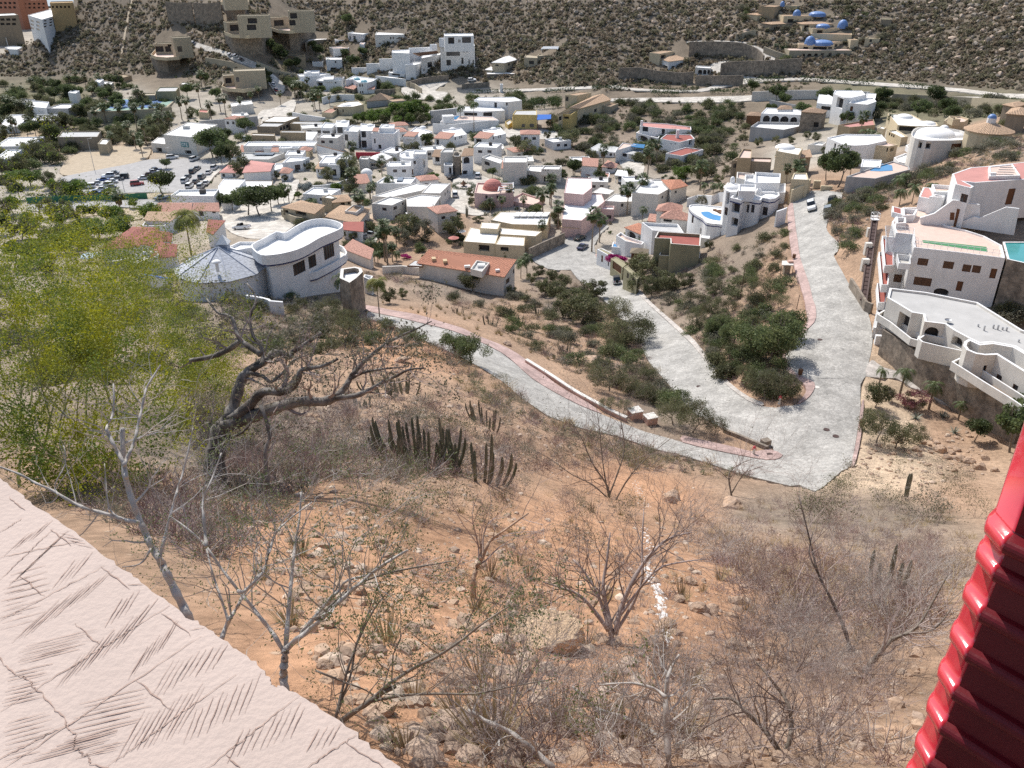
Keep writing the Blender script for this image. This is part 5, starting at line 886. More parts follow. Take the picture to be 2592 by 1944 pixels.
q=at_z(px(T_,715,400),Ze+ap-.4);mb=MB();mb.box(q,1.5,1.5,q[2]-2,q[2]+.7);mb.build('cupola','slate_roof',b.root);mb=MB();z=q[2]+.7;c4=[(q[0]+x*1.0,q[1]+y*1.0,z)for x,y in((-1,-1),(1,-1),(1,1),(-1,1))];mb.add(c4+[(q[0],q[1],z+1.5)],[(0,1,4),(1,2,4),(2,3,4),(3,0,4),(3,2,1,0)]);mb.build('cupola_roof','white_roof',b.root)
q=at_z(px(T_,655,640),Ze+1.2);mb=MB();mb.tube([q,q+(0,0,1.6)],.28,8);mb.dome(q+(0,0,1.6),.75,.45);mb.build('roof_vent','white_roof',b.root)
b.blk(T_,[(750,400),(840,430),(1000,400),(1040,350),(860,350)],z=Zd-1.2,base=8,par=.5);
b.blk(T_,[(1925,745),(1990,700),(2052,640),(2040,605),(1980,590),(1840,610),(1830,700)],yb=1085,wall='stone_masonry',cap='pale_stucco',par=.8,roof='white_roof',thick=.5);b.blk(T_,[(2060,690),(2130,720),(2150,680),(2070,665)],3,par=.5);b.box(T_,(1900,690),2.2,3.5,.6,B,'white_roof','sun_bed',z=Zd-8.5)
b.blk(T_,[(1050,945),(1140,905),(1280,935),(1220,975),(1120,880),(960,865),(940,880)],1.2,par=.2)if 0 else None
wall_line('garden_wall','white garden wall half hidden by dry branches below the slate cone',T_,[(930,865),(1060,885),(1140,905),(1160,920),(1280,930)],2.2,'white_stucco',.4)
wall_line('garden_wall','white wall with blue coping at the left of the slate cone',T_,[(-60,670),(60,690),(200,712)],2.5,'white_stucco',.4,cap='blue_canvas')
T_='D'
b=House('house','white L shaped flat roofed hall beside the lane of parked cars','white_stucco');b.blk(T_,[(1430,498),(1500,498),(1590,396),(1450,390),(1412,440)],4.6,par=.2);b.blk(T_,[(1525,450),(1762,442),(1768,402),(1588,402)],yb=520,wall='brown_stucco',par=.2);B=b.blk(T_,[(1105,497),(1385,502),(1418,456),(1160,460)],4,par=.6);b.box(T_,(1315,485),1.6,1.6,1.2,B,'dark_opening','roof_tank')
b=House('house','house with two orange tile roofs and white wall, south of the car park','white_stucco','clay_tile');b.blk(T_,[(1000,602),(1240,606),(1262,545),(1050,545)],yb=650,kind='gable',rh=1.2,ax=0,roof='pink_tile',win=[(1012,606,1050,622,'b'),(1098,606,1136,622,'b'),(1160,606,1190,622,'b')]);b.blk(T_,[(1242,596),(1425,602),(1418,545),(1275,545)],yb=660,kind='gable',rh=1.2,ax=0,roof='pink_tile',win=[(1290,602,1320,632,'b'),(1375,600,1397,614,'b')]);b.blk(T_,[(928,660),(1105,666),(1185,622),(960,620)],3.4,kind='shed',rh=.8,rise=2,roof='tan_tile');b.blk(T_,[(920,692),(1060,696),(1165,640),(1100,640),(1050,668),(940,668)],2.6,par=.5)
b=House('house','rambling house of dark red tile roofs with small dormers behind the yellow tree','white_stucco','red_tile')
for P in([(640,845),(905,835),(1020,705),(860,700)],[(830,805),(985,825),(1100,735),(950,720)],[(968,905),(1145,895),(1150,815),(1020,800)],[(1010,790),(1110,800),(1120,745),(1050,740)]):b.blk(T_,P,3.6,kind='hip',rh=1.0,roof='red_tile')
for P,wn in(([(850,818),(905,832),(912,796)],[(870,820,900,838,'f')]),([(965,740),(1030,745),(1035,722)],[(1000,742,1024,756,'f')]),([(990,806),(1060,812),(1062,795)],[(1002,808,1030,822,'f')])):b.blk(T_,P,4.6,kind='shed',rh=.4,roof='red_tile',rise=2,win=wn)
b=House('house','small dark red roof right of the tall yellowing palm','white_stucco','red_tile');b.blk(T_,[(1335,735),(1380,752),(1465,672),(1350,665)],3.4,kind='shed',rh=.5,roof='red_tile',rise=2)
b=House('house','white walled ruin corner between yellow tree and slate cone','white_stucco','pale_stucco');b.blk(T_,[(850,900),(870,948),(1030,885),(1020,862),(930,860)],3.2,par=.9);b.blk(T_,[(700,935),(850,905)],3,w=1,par=0,wall='grey_stucco')
q=hit(px('D',580,880),2);root=thing('satellite_dish','pale blue dish seen through the yellow tree','dish',q-(0,0,2));mb=MB();mb.tube([q-(0,0,2.2),q],.12,6);mb.build('post','steel',root);mb=MB();mb.dome(q-(0,0,.4),2.4,.5);material('dish_blue',(.33,.45,.58),.5);mb.build('reflector','dish_blue',root)
# ---- F: houses right of the centre
T_='F'
b=House('villa','white villa with red roofs, arches and chimney above the palm court','white_stucco','pink_roof_paint');B=b.blk(T_,[(925,112),(1112,132),(1302,140),(1300,118),(1120,95),(945,85)],yb=205,par=.3,win=[(945,118,986,152,'b'),(1085,135,1120,176,'b')]);b.blk(T_,[(898,162),(1060,202),(1085,160),(930,140)],yb=242,roof='terrace_tile',par=.6,win=[(913,185,985,226,'a'),(994,190,1050,236,'a')]);R_=b.blk(T_,[(1075,205),(1215,232),(1328,205),(1300,175),(1120,172)],yb=320,roof='red_roof_paint',par=.25,win=[(1285,215,1308,252,'o'),(1150,240,1158,248,'f'),(1180,240,1188,248,'f')]);b.box(T_,(1200,200),1.1,1.1,3.0,R_);q=b.box(T_,(938,110),.9,.9,2.0,B);b.blk(T_,[(1115,312),(1232,332),(1392,285),(1262,268)],yb=398,roof='red_roof_paint',par=.3,win=[(1130,345,1186,380,'w'),(1268,345,1288,378,'o'),(1340,318,1355,350,'o')])
b=House('garage','white double garage with grey sheet roofs at the top of the cobbled court','white_stucco','grey_roof','garage');b.blk(T_,[(538,290),(745,305),(765,268),(625,240)],yb=340,par=.1,win=[(545,306,606,332,'o'),(703,312,722,332,'f'),(735,312,745,330,'f')]);b.blk(T_,[(768,302),(885,322),(950,290),(850,258)],yb=372,par=.1,win=[(780,312,830,336,'b'),(842,320,885,362,'p')]);B=b.blk(T_,[(750,292),(850,262),(900,250),(800,235)],4.5,roof='terrace_tile',par=.3);b.sheet(T_,[(850,262),(955,275),(965,248),(880,240)],B.zr+.1,'pool_water','pool')
b=House('house','small house with pink tile roofs and a round turret left of the cobbled court','white_stucco','pink_tile');b.blk(T_,[(490,402),(620,412),(622,372),(505,362)],4.2,kind='shed',rh=1.0,rise=2,roof='pink_tile',win=[(500,396,540,410,'f')]);b.blk(T_,[(640,412),(752,420),(766,392),(690,362)],yb=452,kind='hip',rh=.9,roof='pink_tile',win=[(688,415,725,430,'b')]);b.blk(T_,[(485,458),(540,472),(600,470),(640,450),(600,425),(520,425)],yb=495,kind='cone',rh=1.4,roof='pink_tile');b.blk(T_,[(640,480),(700,490),(705,455)],yb=525,par=.4)
b=House('carport','white carport roof with a car under it, beside the cobbled court','white_stucco','white_roof','carport');z=hit(px(T_,745,475),2.6)[2];b._root(hit(px(T_,745,530)));b.sheet(T_,[(740,472),(842,484),(832,440),(762,432)],z,'white_roof','roof',.25);[b.column(T_,p,t,.12,'white_stucco')for p,t in(((748,530),474),((836,542),484),((762,500),440))]
b=House('house','pinkish house with very large plain white roof and tan awning, in front of the carport','pink_stucco');b.blk(T_,[(355,795),(500,805),(668,665),(645,612),(378,612)],5,par=.1,wall='pink_stucco');b.blk(T_,[(370,602),(512,615),(575,565),(572,495),(395,490)],8.5,par=.2,wall='pink_stucco',win=[(410,582,468,598,'f')]);b.blk(T_,[(500,750),(632,756),(650,700),(540,705)],yb=800,par=.1,wall='pale_stucco');b.blk(T_,[(635,720),(735,724),(738,698),(645,698)],yb=810,wall='pink_stucco',win=[(682,766,716,792,'b')]);z=hit(px(T_,440,862),2.8)[2];b.sheet(T_,[(345,852),(480,862),(510,810),(378,804)],z,'canvas','awning',.1)
b=House('house','long low white roof with wavy edge behind the twin palms','pale_stucco');b.blk(T_,[(665,660),(785,668),(880,665),(1028,645),(1000,612),(900,600),(740,608)],4,par=.25,win=[(768,682,805,705,'b'),(905,688,930,712,'b')]);b.blk(T_,[(575,600),(700,612),(740,585),(640,560)],4,par=.1)
b=House('house','cream house with shallow roof domes and orange tile wing under the green tree','cream_stucco');B=b.blk(T_,[(870,600),(1062,614),(1162,560),(1085,505),(955,500)],5.5,par=.4,wall='pale_stucco',win=[(1085,625,1098,645,'f')]);b.dome(T_,(985,530),2.0,1.0,B);b.dome(T_,(1022,556),1.7,.8,B);b.blk(T_,[(1150,580),(1280,550),(1225,505),(1080,505)],5.2,kind='hip',rh=1.0,roof='clay_tile',wall='pale_stucco',win=[(1180,588,1196,606,'f')])
T_='Q'
b=House('house','house with two orange hipped tile roofs left of the pool terrace','pale_stucco','clay_tile');b.blk(T_,[(505,682),(855,692),(865,612),(545,602)],5,kind='hip',rh=1.5,roof='pink_tile');b.blk(T_,[(560,775),(962,812),(968,735),(600,705)],yb=945,kind='hip',rh=1.5,roof='pink_tile',win=[(610,795,720,830,'o')]);b.blk(T_,[(400,812),(572,830),(565,765),(430,750)],3.2,kind='shed',rh=.7,rise=2,roof='pink_tile')
b=House('house','white house with bright orange tile porch and arches, beside the olive house','white_stucco');b.blk(T_,[(100,898),(350,1008),(490,930),(290,838)],yb=1130,kind='hip',rh=1.0,roof='clay_tile',win=[(140,955,252,1065,'a'),(276,1005,345,1092,'a')]);b.blk(T_,[(470,935),(875,968),(800,855),(330,832)],yb=1115,par=.7,roof='grey_roof');b.blk(T_,[(360,1008),(505,1036),(515,955),(440,960)],yb=1150,par=.3,win=[(388,1038,420,1102,'a')]);Tn=b.blk(T_,[(0,1000),(120,1075),(330,1120),(360,1090),(130,1010),(60,960)],3.0,par=.6,roof='terrace_tile');Pl=b.blk(T_,[(-60,1150),(110,1165),(120,1100),(-40,1085)],1.6,par=.25,roof='terrace_tile');b.sheet(T_,[(-40,1148),(85,1152),(95,1120),(-30,1112)],Pl.zr+.05,'pool_water','pool')
b=House('house','olive modern house with stepped dark red flat roofs','olive_stucco','red_roof_paint');B=b.blk(T_,[(498,1035),(700,1042),(704,1108),(1088,1138),(1098,985),(540,950)],z=hit(px(T_,700,1440))[2]+7.6,wall='olive_stucco',cap='pale_stucco',par=.7);L_=b.blk(T_,[(555,1258),(1078,1298),(1092,1210),(585,1168)],z=B.zt-3.4,wall='olive_stucco',cap='pale_stucco',par=.6);b.box(T_,(880,1250),1.9,1.2,.8,L_,'clay_dome','roof_vent')
b=House('palapa','grey thatched palapa roof between the magenta bush and olive house','timber','thatch','palapa');b.blk(T_,[(175,1230),(415,1245),(425,1180),(195,1165)],2.8,kind='hip',rh=.8,roof='thatch',wall='timber')
T_='F'
b=House('gate_wall','white and olive street wall with door, under the magenta bougainvillea','white_stucco','olive_stucco','wall');b.blk(T_,[(612,1015),(712,1070),(735,1050),(650,1010)],yb=1170,par=.1,win=[(642,1060,655,1110,'d'),(690,1100,700,1140,'f')]);b.blk(T_,[(712,1085),(800,1150),(835,1120),(750,1070)],3.2,wall='olive_stucco',par=.1,win=[(725,1110,790,1180,'g')]);b.blk(T_,[(808,1150),(905,1235),(925,1215),(830,1135)],3.6,wall='olive_stucco',par=.1,win=[(830,1190,845,1232,'f'),(868,1225,890,1252,'f')])
# ---- Q: the white round house with the kidney pool
T_='Q'
b=House('villa','white villa with scalloped roof edge, dome finials and kidney shaped pool terrace','white_stucco')
o=[px(T_,*p)for p in((1478,512),(1620,548),(1650,528),(1668,514),(1692,512),(1745,526),(1812,542),(1870,546),(1888,530),(1894,512),(1990,532),(2060,522),(2118,482),(2108,448),(2030,432),(1790,432),(1560,430))]
G=hit(px(T_,1612,965));Zr=height_at(G,px(T_,0,548)[1]);pr=ccw([tuple(at_z(p,Zr)[:2])for p in o])
B=b.blk(T_,None,xy=(pr,Zr),par=.6,base=20,win=[(1690,606,1745,710,'b'),(1748,606,1800,710,'b'),(1896,636,1980,745,'b'),(1496,576,1612,712,'o'),(1490,776,1586,886,'o')]);b.blk(T_,None,xy=(offset_poly(pr,-.07),Zr-.75),base=.25,par=.02,wall='blue_trim',roof='blue_trim')
L_=b.blk(T_,[(1400,375),(1425,420),(1480,440),(1560,435),(1592,400),(1590,335),(1440,318)],yb=960,par=.4,win=[(1425,450,1474,600,'o'),(1402,640,1456,745,'b')]);b.dome(T_,(1495,385),1.9,.9,L_);b.dome(T_,(1500,340),.55,.6,L_,drum=1.3,up=.5)
b.blk(T_,[(1588,425),(1800,430),(1812,345),(1592,335)],1.8,on=B);b.blk(T_,[(1805,440),(2192,445),(2195,330),(1815,325)],z=Zr,base=12,par=.4);H2=b.blk(T_,[(1802,318),(2122,322),(2132,200),(1800,180)],z=Zr+1.6,base=13,par=.8);b.blk(T_,[(1668,295),(1795,318),(1795,215),(1670,215)],z=Zr+.8,base=12,par=.8);b.blk(T_,[(1560,255),(1670,280),(1790,200),(1565,180)],z=Zr+.2,base=12,par=.6,wall='pale_stucco',roof='terrace_tile')
for p,r,z in(((1840,470),.85,1.0),((2000,500),1.7,.5)):b.dome(T_,p,r,z,B,drum=.5 if z>.8 else 0)
q=at_z(px(T_,1845,410),B.zr+1.5);mb=MB();mb.tube([q,q+(0,0,.8)],[.25,.05],6);mb.build('finial','white_roof',b.root)
to=smooth_line([px(T_,*p)for p in((948,612),(1060,600),(1250,618),(1400,642),(1458,740),(1455,858),(1300,852),(1180,838),(1125,785),(1040,735),(965,672))],3,True)
G=hit(px(T_,1300,1020));Zt=height_at(G,px(T_,0,852)[1]);tp=ccw([tuple(at_z(p,Zt)[:2])for p in to])
P_=b.blk(T_,None,xy=(tp,Zt),par=.3,base=14,roof='white_roof',win=[(975,742,1022,858,'b'),(1228,940,1266,992,'o'),(1326,956,1412,1012,'b'),(1056,905,1130,1000,'o')]);b.blk(T_,None,xy=(offset_poly(tp,-.05),Zt-.55),base=.22,par=.02,wall='blue_trim',roof='blue_trim')
mb=MB();W=smooth_line([at_z(px(T_,*p),P_.zr)[:2]for p in((1098,708),(1130,698),(1200,698),(1255,730),(1330,748),(1398,772),(1405,795),(1340,812),(1260,802),(1200,785),(1130,750))],3,True);mb.prism([tuple(p)for p in W],P_.zr-.1,P_.zr+.05);mb.build('pool','pool_water',b.root)
W2=np.array([p[:2]for p in W]);cw=W2.mean(0);mb=MB();W3=[tuple(cw+(p-cw)*1.07)for p in W2];mb.prism(W3,P_.zr-.1,P_.zr+.03);mb.build('pool_rim','pale_stucco',b.root);b.sheet(T_,[(1395,830),(1470,835),(1475,800),(1430,798)],P_.zr+.05,'pool_water','pool')
for p in((1295,690),(1360,700),(1360,722)):b.box(T_,p,.8,1.8,.35,P_,'timber','lounger',yaw=.5)
b.blk(T_,[(1100,1030),(1205,1045),(1215,1010),(1110,1000)],1.6,par=.1)
wall_line('garden_wall','white terraced garden wall with steps behind the pool villa',T_,[(920,525),(1050,480),(1150,480),(1250,490),(1330,450),(1420,445)],2.5,'white_stucco',.5);wall_line('street_wall','white end wall of the pool villa at the pink pavement',T_,[(2080,690),(2170,660),(2215,640)],3.5,'white_stucco',.4)
T_='F'
b=House('house','tan house with long blank wall and domed white roof left of the road gate','brown_stucco','terrace_tile');b.blk(T_,[(1600,365),(1690,368),(1888,378),(1895,345),(1640,340)],yb=452,par=.4,win=[(1610,388,1645,420,'f'),(1690,400,1720,440,'o')]);b.blk(T_,[(1640,345),(1742,348),(1750,285),(1680,278)],6.5,par=.5,wall='tan_stucco');B=b.blk(T_,[(1925,295),(2090,325),(2120,272),(1950,250)],6.5,wall='cream_stucco',par=.2,roof='white_roof');b.dome(T_,(1990,272),2.5,1.0,B);b.blk(T_,[(1915,340),(2010,348),(2035,312),(1940,300)],5.5,kind='shed',rise=2,rh=.8,roof='tan_tile',wall='tan_stucco');b.blk(T_,[(2090,345),(2190,340),(2170,300),(2100,310)],5,kind='shed',rise=2,rh=.6,roof='tan_tile',wall='tan_stucco')
wall_line('street_wall','cream entrance walls with pillar left of the road end',T_,[(2040,580),(2120,545),(2175,500)],3.2,'cream_stucco',.5);b=House('house','small white roofed gatehouse among palms left of the road end','cream_stucco');b.blk('G',[(330,650),(470,655),(455,600),(350,600)],4,par=.3)
b=House('gate','low cream gate pillars across the road end','cream_stucco','cream_stucco','gate');b.blk('G',[(515,665),(570,668)],yb=722,w=1.2,par=.05);b.blk('G',[(572,705),(665,710)],yb=735,w=.6,par=.05)
# ---- G: houses at the upper right
T_='G'
b=House('villa','grey based villa with four white arches and brown hip roofs','white_stucco','white_roof');Pb=b.blk(T_,[(0,225),(140,238),(270,250),(395,222),(400,190),(60,185)],yb=315,wall='grey_stucco',par=.9,roof='white_roof');B=b.blk(T_,[(85,118),(490,132),(520,92),(130,72)],yb=212,par=.3,win=[(100,135,156,198,'a'),(166,138,230,204,'a'),(240,142,306,206,'a'),(320,148,376,214,'a'),(414,165,456,202,'e')]);b.blk(T_,[(210,85),(340,85),(330,58),(240,55)],.6,on=B,kind='hip',rh=.8,roof='brown_tile');b.blk(T_,[(400,105),(590,118),(625,95),(480,68)],yb=250,kind='hip',rh=1.0,roof='brown_tile',wall='stone_masonry',win=[(510,190,550,230,'o')]);b.blk(T_,[(-40,135),(105,140),(120,115),(0,105)],yb=215,kind='hip',rh=.8,roof='brown_tile',wall='timber');b.dome(T_,(185,200),1.0,.3,Pb)
T_='C'
b=House('house','tall white house with open balconies below the far road','white_stucco');b.blk(T_,[(1150,528),(1225,535),(1240,500),(1165,465)],yb=600,win=[(1180,482,1188,492,'f'),(1170,545,1225,565,'o')],par=.2);b.blk(T_,[(1235,480),(1290,500),(1330,500),(1400,485),(1380,464),(1245,462)],yb=640,par=.3,win=[(1250,505,1310,560,'o'),(1252,590,1290,620,'d')]);b.blk(T_,[(1315,528),(1410,536),(1455,520),(1440,500),(1340,505)],yb=640,par=.5,win=[(1320,545,1335,570,'d')]);b.blk(T_,[(1400,500),(1450,505),(1455,480)],yb=560,par=.3,win=[(1415,505,1440,530,'o')])
b=House('house','low tan wing at the foot of the tall white house','tan_stucco','pink_roof_paint');b.blk(T_,[(1260,640),(1320,652),(1450,640),(1440,610)],3)
T_='G'
b=House('house','cream house with two shallow domes on a white roof, upper right','cream_stucco');B=b.blk(T_,[(1190,212),(1345,222),(1520,218),(1500,188),(1380,168),(1300,125),(1110,118)],yb=268,par=.3,win=[(1200,222,1330,262,'o')]);b.dome(T_,(1245,150),2.8,1.2,B);b.dome(T_,(1440,200),2.4,.8,B)
b=House('house','pale pink round roofed house above the conical tile roof','cream_stucco','terrace_tile');B=b.blk(T_,[(1565,178),(1640,190),(1730,186),(1765,160),(1700,140),(1610,138)],4,par=.4);b.blk(T_,[(1640,165),(1700,165)],1.2,on=B,w=3)
b=House('pavilion','round pavilion with conical orange tile roof and small blue cap','cream_stucco','tan_tile','pavilion');cq=hit(px(T_,1930,250),3.2);ring=[(cq[0]+5.4*math.cos(a),cq[1]+5.4*math.sin(a))for a in np.linspace(.2,.2+2*math.pi,14,endpoint=False)];B=b.blk(T_,None,xy=(ring,cq[2]),base=5,kind='cone',rh=1.9,roof='tan_tile');mb=MB();mb.tube([(cq[0],cq[1],cq[2]+1.2),(cq[0],cq[1],cq[2]+2.6)],1.0,10);mb.build('lantern','white_stucco',b.root);mb=MB();mb.dome((cq[0],cq[1],cq[2]+2.6),.95,.9);mb.build('cap','blue_dome',b.root,smooth=True)
b=House('canopy','beige stretched canopy roofs at the right margin near the far road','tan_stucco','tan_tile','canopy');b.blk(T_,[(2060,120),(2250,135),(2260,85),(2110,75)],4,kind='hip',rh=.8,roof='tan_tile',wall='brown_stucco');b.blk(T_,[(2030,45),(2140,68),(2260,40),(2150,22)],4.5,kind='hip',rh=.5,roof='tan_tile',wall='brown_stucco')
b=House('villa','white villa with big shallow dome and curved terraces on the right slope','pale_stucco');o=smooth_line([px(T_,*p)for p in((1300,290),(1330,318),(1400,332),(1475,338),(1780,330),(1785,295),(1700,255),(1560,235),(1400,225),(1320,245))],2,True);G=hit(px(T_,1475,530));z=height_at(G,px(T_,0,338)[1]);pp=ccw([tuple(at_z(p,z)[:2])for p in o]);B=b.blk(T_,None,xy=(pp,z),par=.7,base=16,win=[(1622,362,1735,412,'g'),(1335,340,1395,400,'o'),(1410,350,1460,405,'o')]);b.dome(T_,(1500,290),4.6,1.7,B,seg=24);b.dome(T_,(1650,300),2.2,.9,B);b.dome(T_,(1565,250),1.2,1.2,B)
b.blk(T_,[(1255,378),(1300,415),(1380,430),(1440,425),(1420,380),(1300,355)],z=z-3.6,base=1.2,par=.5,wall='white_stucco');b.blk(T_,[(1290,415),(1340,432),(1440,432),(1440,390),(1330,380)],z=z-4.2,base=14,par=.1,win=[(1300,430,1330,490,'o')]);b.blk(T_,[(1160,475),(1200,510),(1300,530),(1345,520),(1340,460),(1250,440)],z=z-7.2,base=1.1,par=.4,wall='white_stucco');b.blk(T_,[(1180,500),(1230,525),(1320,530),(1340,480),(1250,460)],z=z-8.2,base=12,par=.05,wall='white_stucco')
b=House('house','cream house group with white roofs behind the big dark tree','cream_stucco');b.blk(T_,[(620,315),(755,372),(850,378),(950,372),(1100,338),(1060,290),(760,285)],5.5,par=.3,wall='white_stucco',win=[(675,360,690,400,'f')]);b.blk(T_,[(465,370),(580,378),(612,352),(540,345)],yb=442,par=.5,wall='pale_stucco');b.blk(T_,[(1000,375),(1120,385),(1190,372),(1100,348)],4.2,wall='cream_stucco',roof='terrace_tile',par=.2,win=[(1100,395,1120,430,'o'),(1130,395,1160,425,'o')]);b.blk(T_,[(1105,255),(1220,312),(1275,305),(1180,248)],yb=385,par=.4,win=[(1118,272,1130,300,'f'),(1136,280,1148,308,'f'),(1152,288,1164,316,'f')]);b.blk(T_,[(1030,235),(1080,245),(1100,230)],6,par=.2)
b=House('pool_terrace','walled pool terrace with deep blue pool at the road end','pale_stucco','terrace_tile','terrace');B=b.blk(T_,[(775,628),(1010,645),(1290,572),(1280,545),(1150,505),(960,565)],yb=735,par=.25,wall='grey_stucco');b.sheet(T_,[(965,582),(1050,586),(1150,580),(1145,538),(1065,525)],B.zr+.06,'pool_water','pool');b.blk(T_,[(890,550),(1048,556),(1062,495),(905,488)],3.4,par=.2,wall='white_stucco',roof='white_roof')
# ---- the big white house on the right: facade, terrace and stairs
T_='T'
b=House('villa','big white villa with brown shuttered windows and tiled roof terrace, right side','white_stucco','terrace_tile')
A=b.blk(T_,[(785,1158),(1390,1225),(1968,1298),(1925,1130),(1700,1010),(1450,930),(1200,870),(1000,700),(860,640),(640,640),(500,830),(555,968),(770,990)],7.4,par=.25,roof='terrace_tile',win=[(832,1300,970,1392,'s'),(1162,1340,1302,1435,'s'),(1412,1380,1526,1476,'s'),(1540,1392,1652,1490,'s'),(520,1515,750,1618,'s'),(780,1548,1015,1655,'s'),(1772,1432,1855,1562,'d'),(1336,1596,1416,1725,'d'),(1040,1690,1238,1790,'a')])
b.sheet(T_,[(895,1062),(1725,1150),(1742,1215),(905,1095)],A.zr+.03,'green_turf','turf_strip',.05)
Up=b.blk(T_,[(1282,205),(1325,338),(1525,388),(1562,366),(1430,302),(1580,318),(2420,262),(2420,30),(1740,105),(1520,122)],on=A,yb=905,par=.02,roof='pink_roof_paint',win=[(1386,468,1510,580,'b'),(1990,398,2080,602,'d')]);Sk=b.blk(T_,[(1762,235),(2165,225),(2065,78),(1755,108)],.55,on=Up,par=.12)
for k in range(4):b.box(T_,(1960+14*k,215-30*k),2.6,.1,.12,Sk,'pale_stucco','roof_rib',yaw=-.08)
b.box(T_,(1790,262),.9,.5,.9,Up,'white_stucco','chimney')
b.panel(T_,(872,858),(1300,884),[(872,858),(868,775),(1050,720),(1290,546),(1360,552),(1455,588),(1640,604),(1640,760),(1400,812),(1300,884)],A.zr,th=.35);b.panel(T_,(872,858),(1300,884),[(1345,655),(1435,680),(1372,892),(1296,884)],A.zr,'wood_door',.06,'door',.03);b.panel(T_,(872,858),(1300,884),[(1258,705),(1312,708),(1305,805),(1250,802)],A.zr,'wood_door',.06,'window',.03)
b.panel(T_,(1372,892),(2075,1000),[(1372,892),(1385,832),(1570,758),(1640,778),(1980,636),(2150,656),(2080,1000),(1900,975)],A.zr,th=.3);b.panel(T_,(880,770),(1200,560),[(862,770),(862,690),(960,645),(1165,498),(1195,494),(1195,555),(1050,690),(900,752)],A.zr+1.2,th=.3,off=-.9)if 0 else None
b.blk(T_,[(850,500),(985,525),(1062,490),(1000,385),(905,380)],on=A,yb=700,par=.04,roof='pink_roof_paint');b.blk(T_,[(1050,432),(1230,440),(1322,360),(1018,338)],3.0,on=A,par=.6);b.blk(T_,[(985,500),(1160,510),(1190,490),(1060,470)],2.6,on=A,par=.3);b.blk(T_,[(645,745),(790,738),(835,668),(640,650)],.8,on=A,par=.7)
b.blk(T_,[(560,845),(685,840),(680,770),(555,765)],.7,on=A,par=.6);b.blk(T_,[(505,700),(640,735),(635,655)],.5,on=A,par=.02,roof='red_roof_paint')
b.pergola(T_,[(425,1020),(735,1045),(752,1240),(425,1215)],A.zt-.5,'steel',13,.07);b.pergola(T_,[(420,870),(500,880),(520,1010),(430,1010)],A.zt-.5,'steel',8,.05)
b.blk(T_,[(372,1008),(408,1392),(530,1388),(525,1225),(440,1200),(436,1008)],z=A.zt-3.0,base=1.2,par=.5,roof='red_roof_paint',thick=.12);b.blk(T_,[(330,1215),(368,1640),(452,1640),(470,1440),(400,1400),(390,1215)],z=A.zt-4.6,base=1.2,par=.5,roof='red_roof_paint',thick=.12);b.blk(T_,[(562,1240),(590,1362),(742,1370),(745,1260)],z=A.zt-1.6,base=.9,par=.8,roof='pale_stucco',thick=.12)
b.blk('S',[(308,85),(325,335),(412,335),(462,130),(375,75)],z=A.zt-7.0,base=1.2,par=.5,roof='red_roof_paint',thick=.12);b.blk('S',[(300,440),(330,510),(400,500),(440,330),(330,330)],z=A.zt-8.4,base=3,par=.3,roof='terrace_tile')
rail=MB()
def railing(P,z,posts=8,h=.95):
 W=[at_z(px(T_,*p),z)for p in P]
 for a,c in zip(W[:-1],W[1:]):
  for hh in(h,h*.5):rail.tube([a+(0,0,hh),c+(0,0,hh)],.03,4)
  for k in range(posts+1):f=k/posts;q=a*(1-f)+c*f;rail.tube([q,q+(0,0,h)],.03,4)
railing([(785,1150),(1390,1215),(1960,1288)],A.zt,7);railing([(785,1150),(770,985),(560,960)],A.zt,4);rail.build('railing','white_stucco',b.root)
for P in([(1400,1495),(1462,1500)],[(780+30,1675),(845,1680)]):b.panel(T_,(520,1515),(1855,1562),[(P[0][0],P[0][1]),(P[1][0],P[1][1]),(P[1][0],P[1][1]+28),(P[0][0],P[0][1]+28)],A.zt-5,'pale_stucco',.3,'air_conditioner',.3)if 0 else None
b=House('swimming_pool','teal infinity pool on a stone base at the right margin','stone_masonry','teal_water','pool');b.blk(T_,[(1935,1085),(1995,1310),(2400,1400),(2400,1085)],z=A.zt-.05,base=12,par=.12,cap='white_stucco',roof='teal_water',thick=.3)
b=House('staircase','grey outside staircase rising along the lower right facade','pale_stucco','pale_stucco','stairs');mb=MB();a,c=hit(px('S',1400,235)),at_z(px('S',1770,60),hit(px('S',1400,235))[2]+2.6);b._root(a);dv=(c-a);uu=np.array([dv[1],-dv[0],0]);uu/=np.linalg.norm(uu);
for k in range(14):f=k/14;q=a+dv*f;mb.box(q[:2],np.linalg.norm(dv[:2])/14*1.02,1.2,a[2]-.5,q[2]+dv[2]/14,math.atan2(dv[1],dv[0]))
mb.build('steps','grey_stucco',b.root)
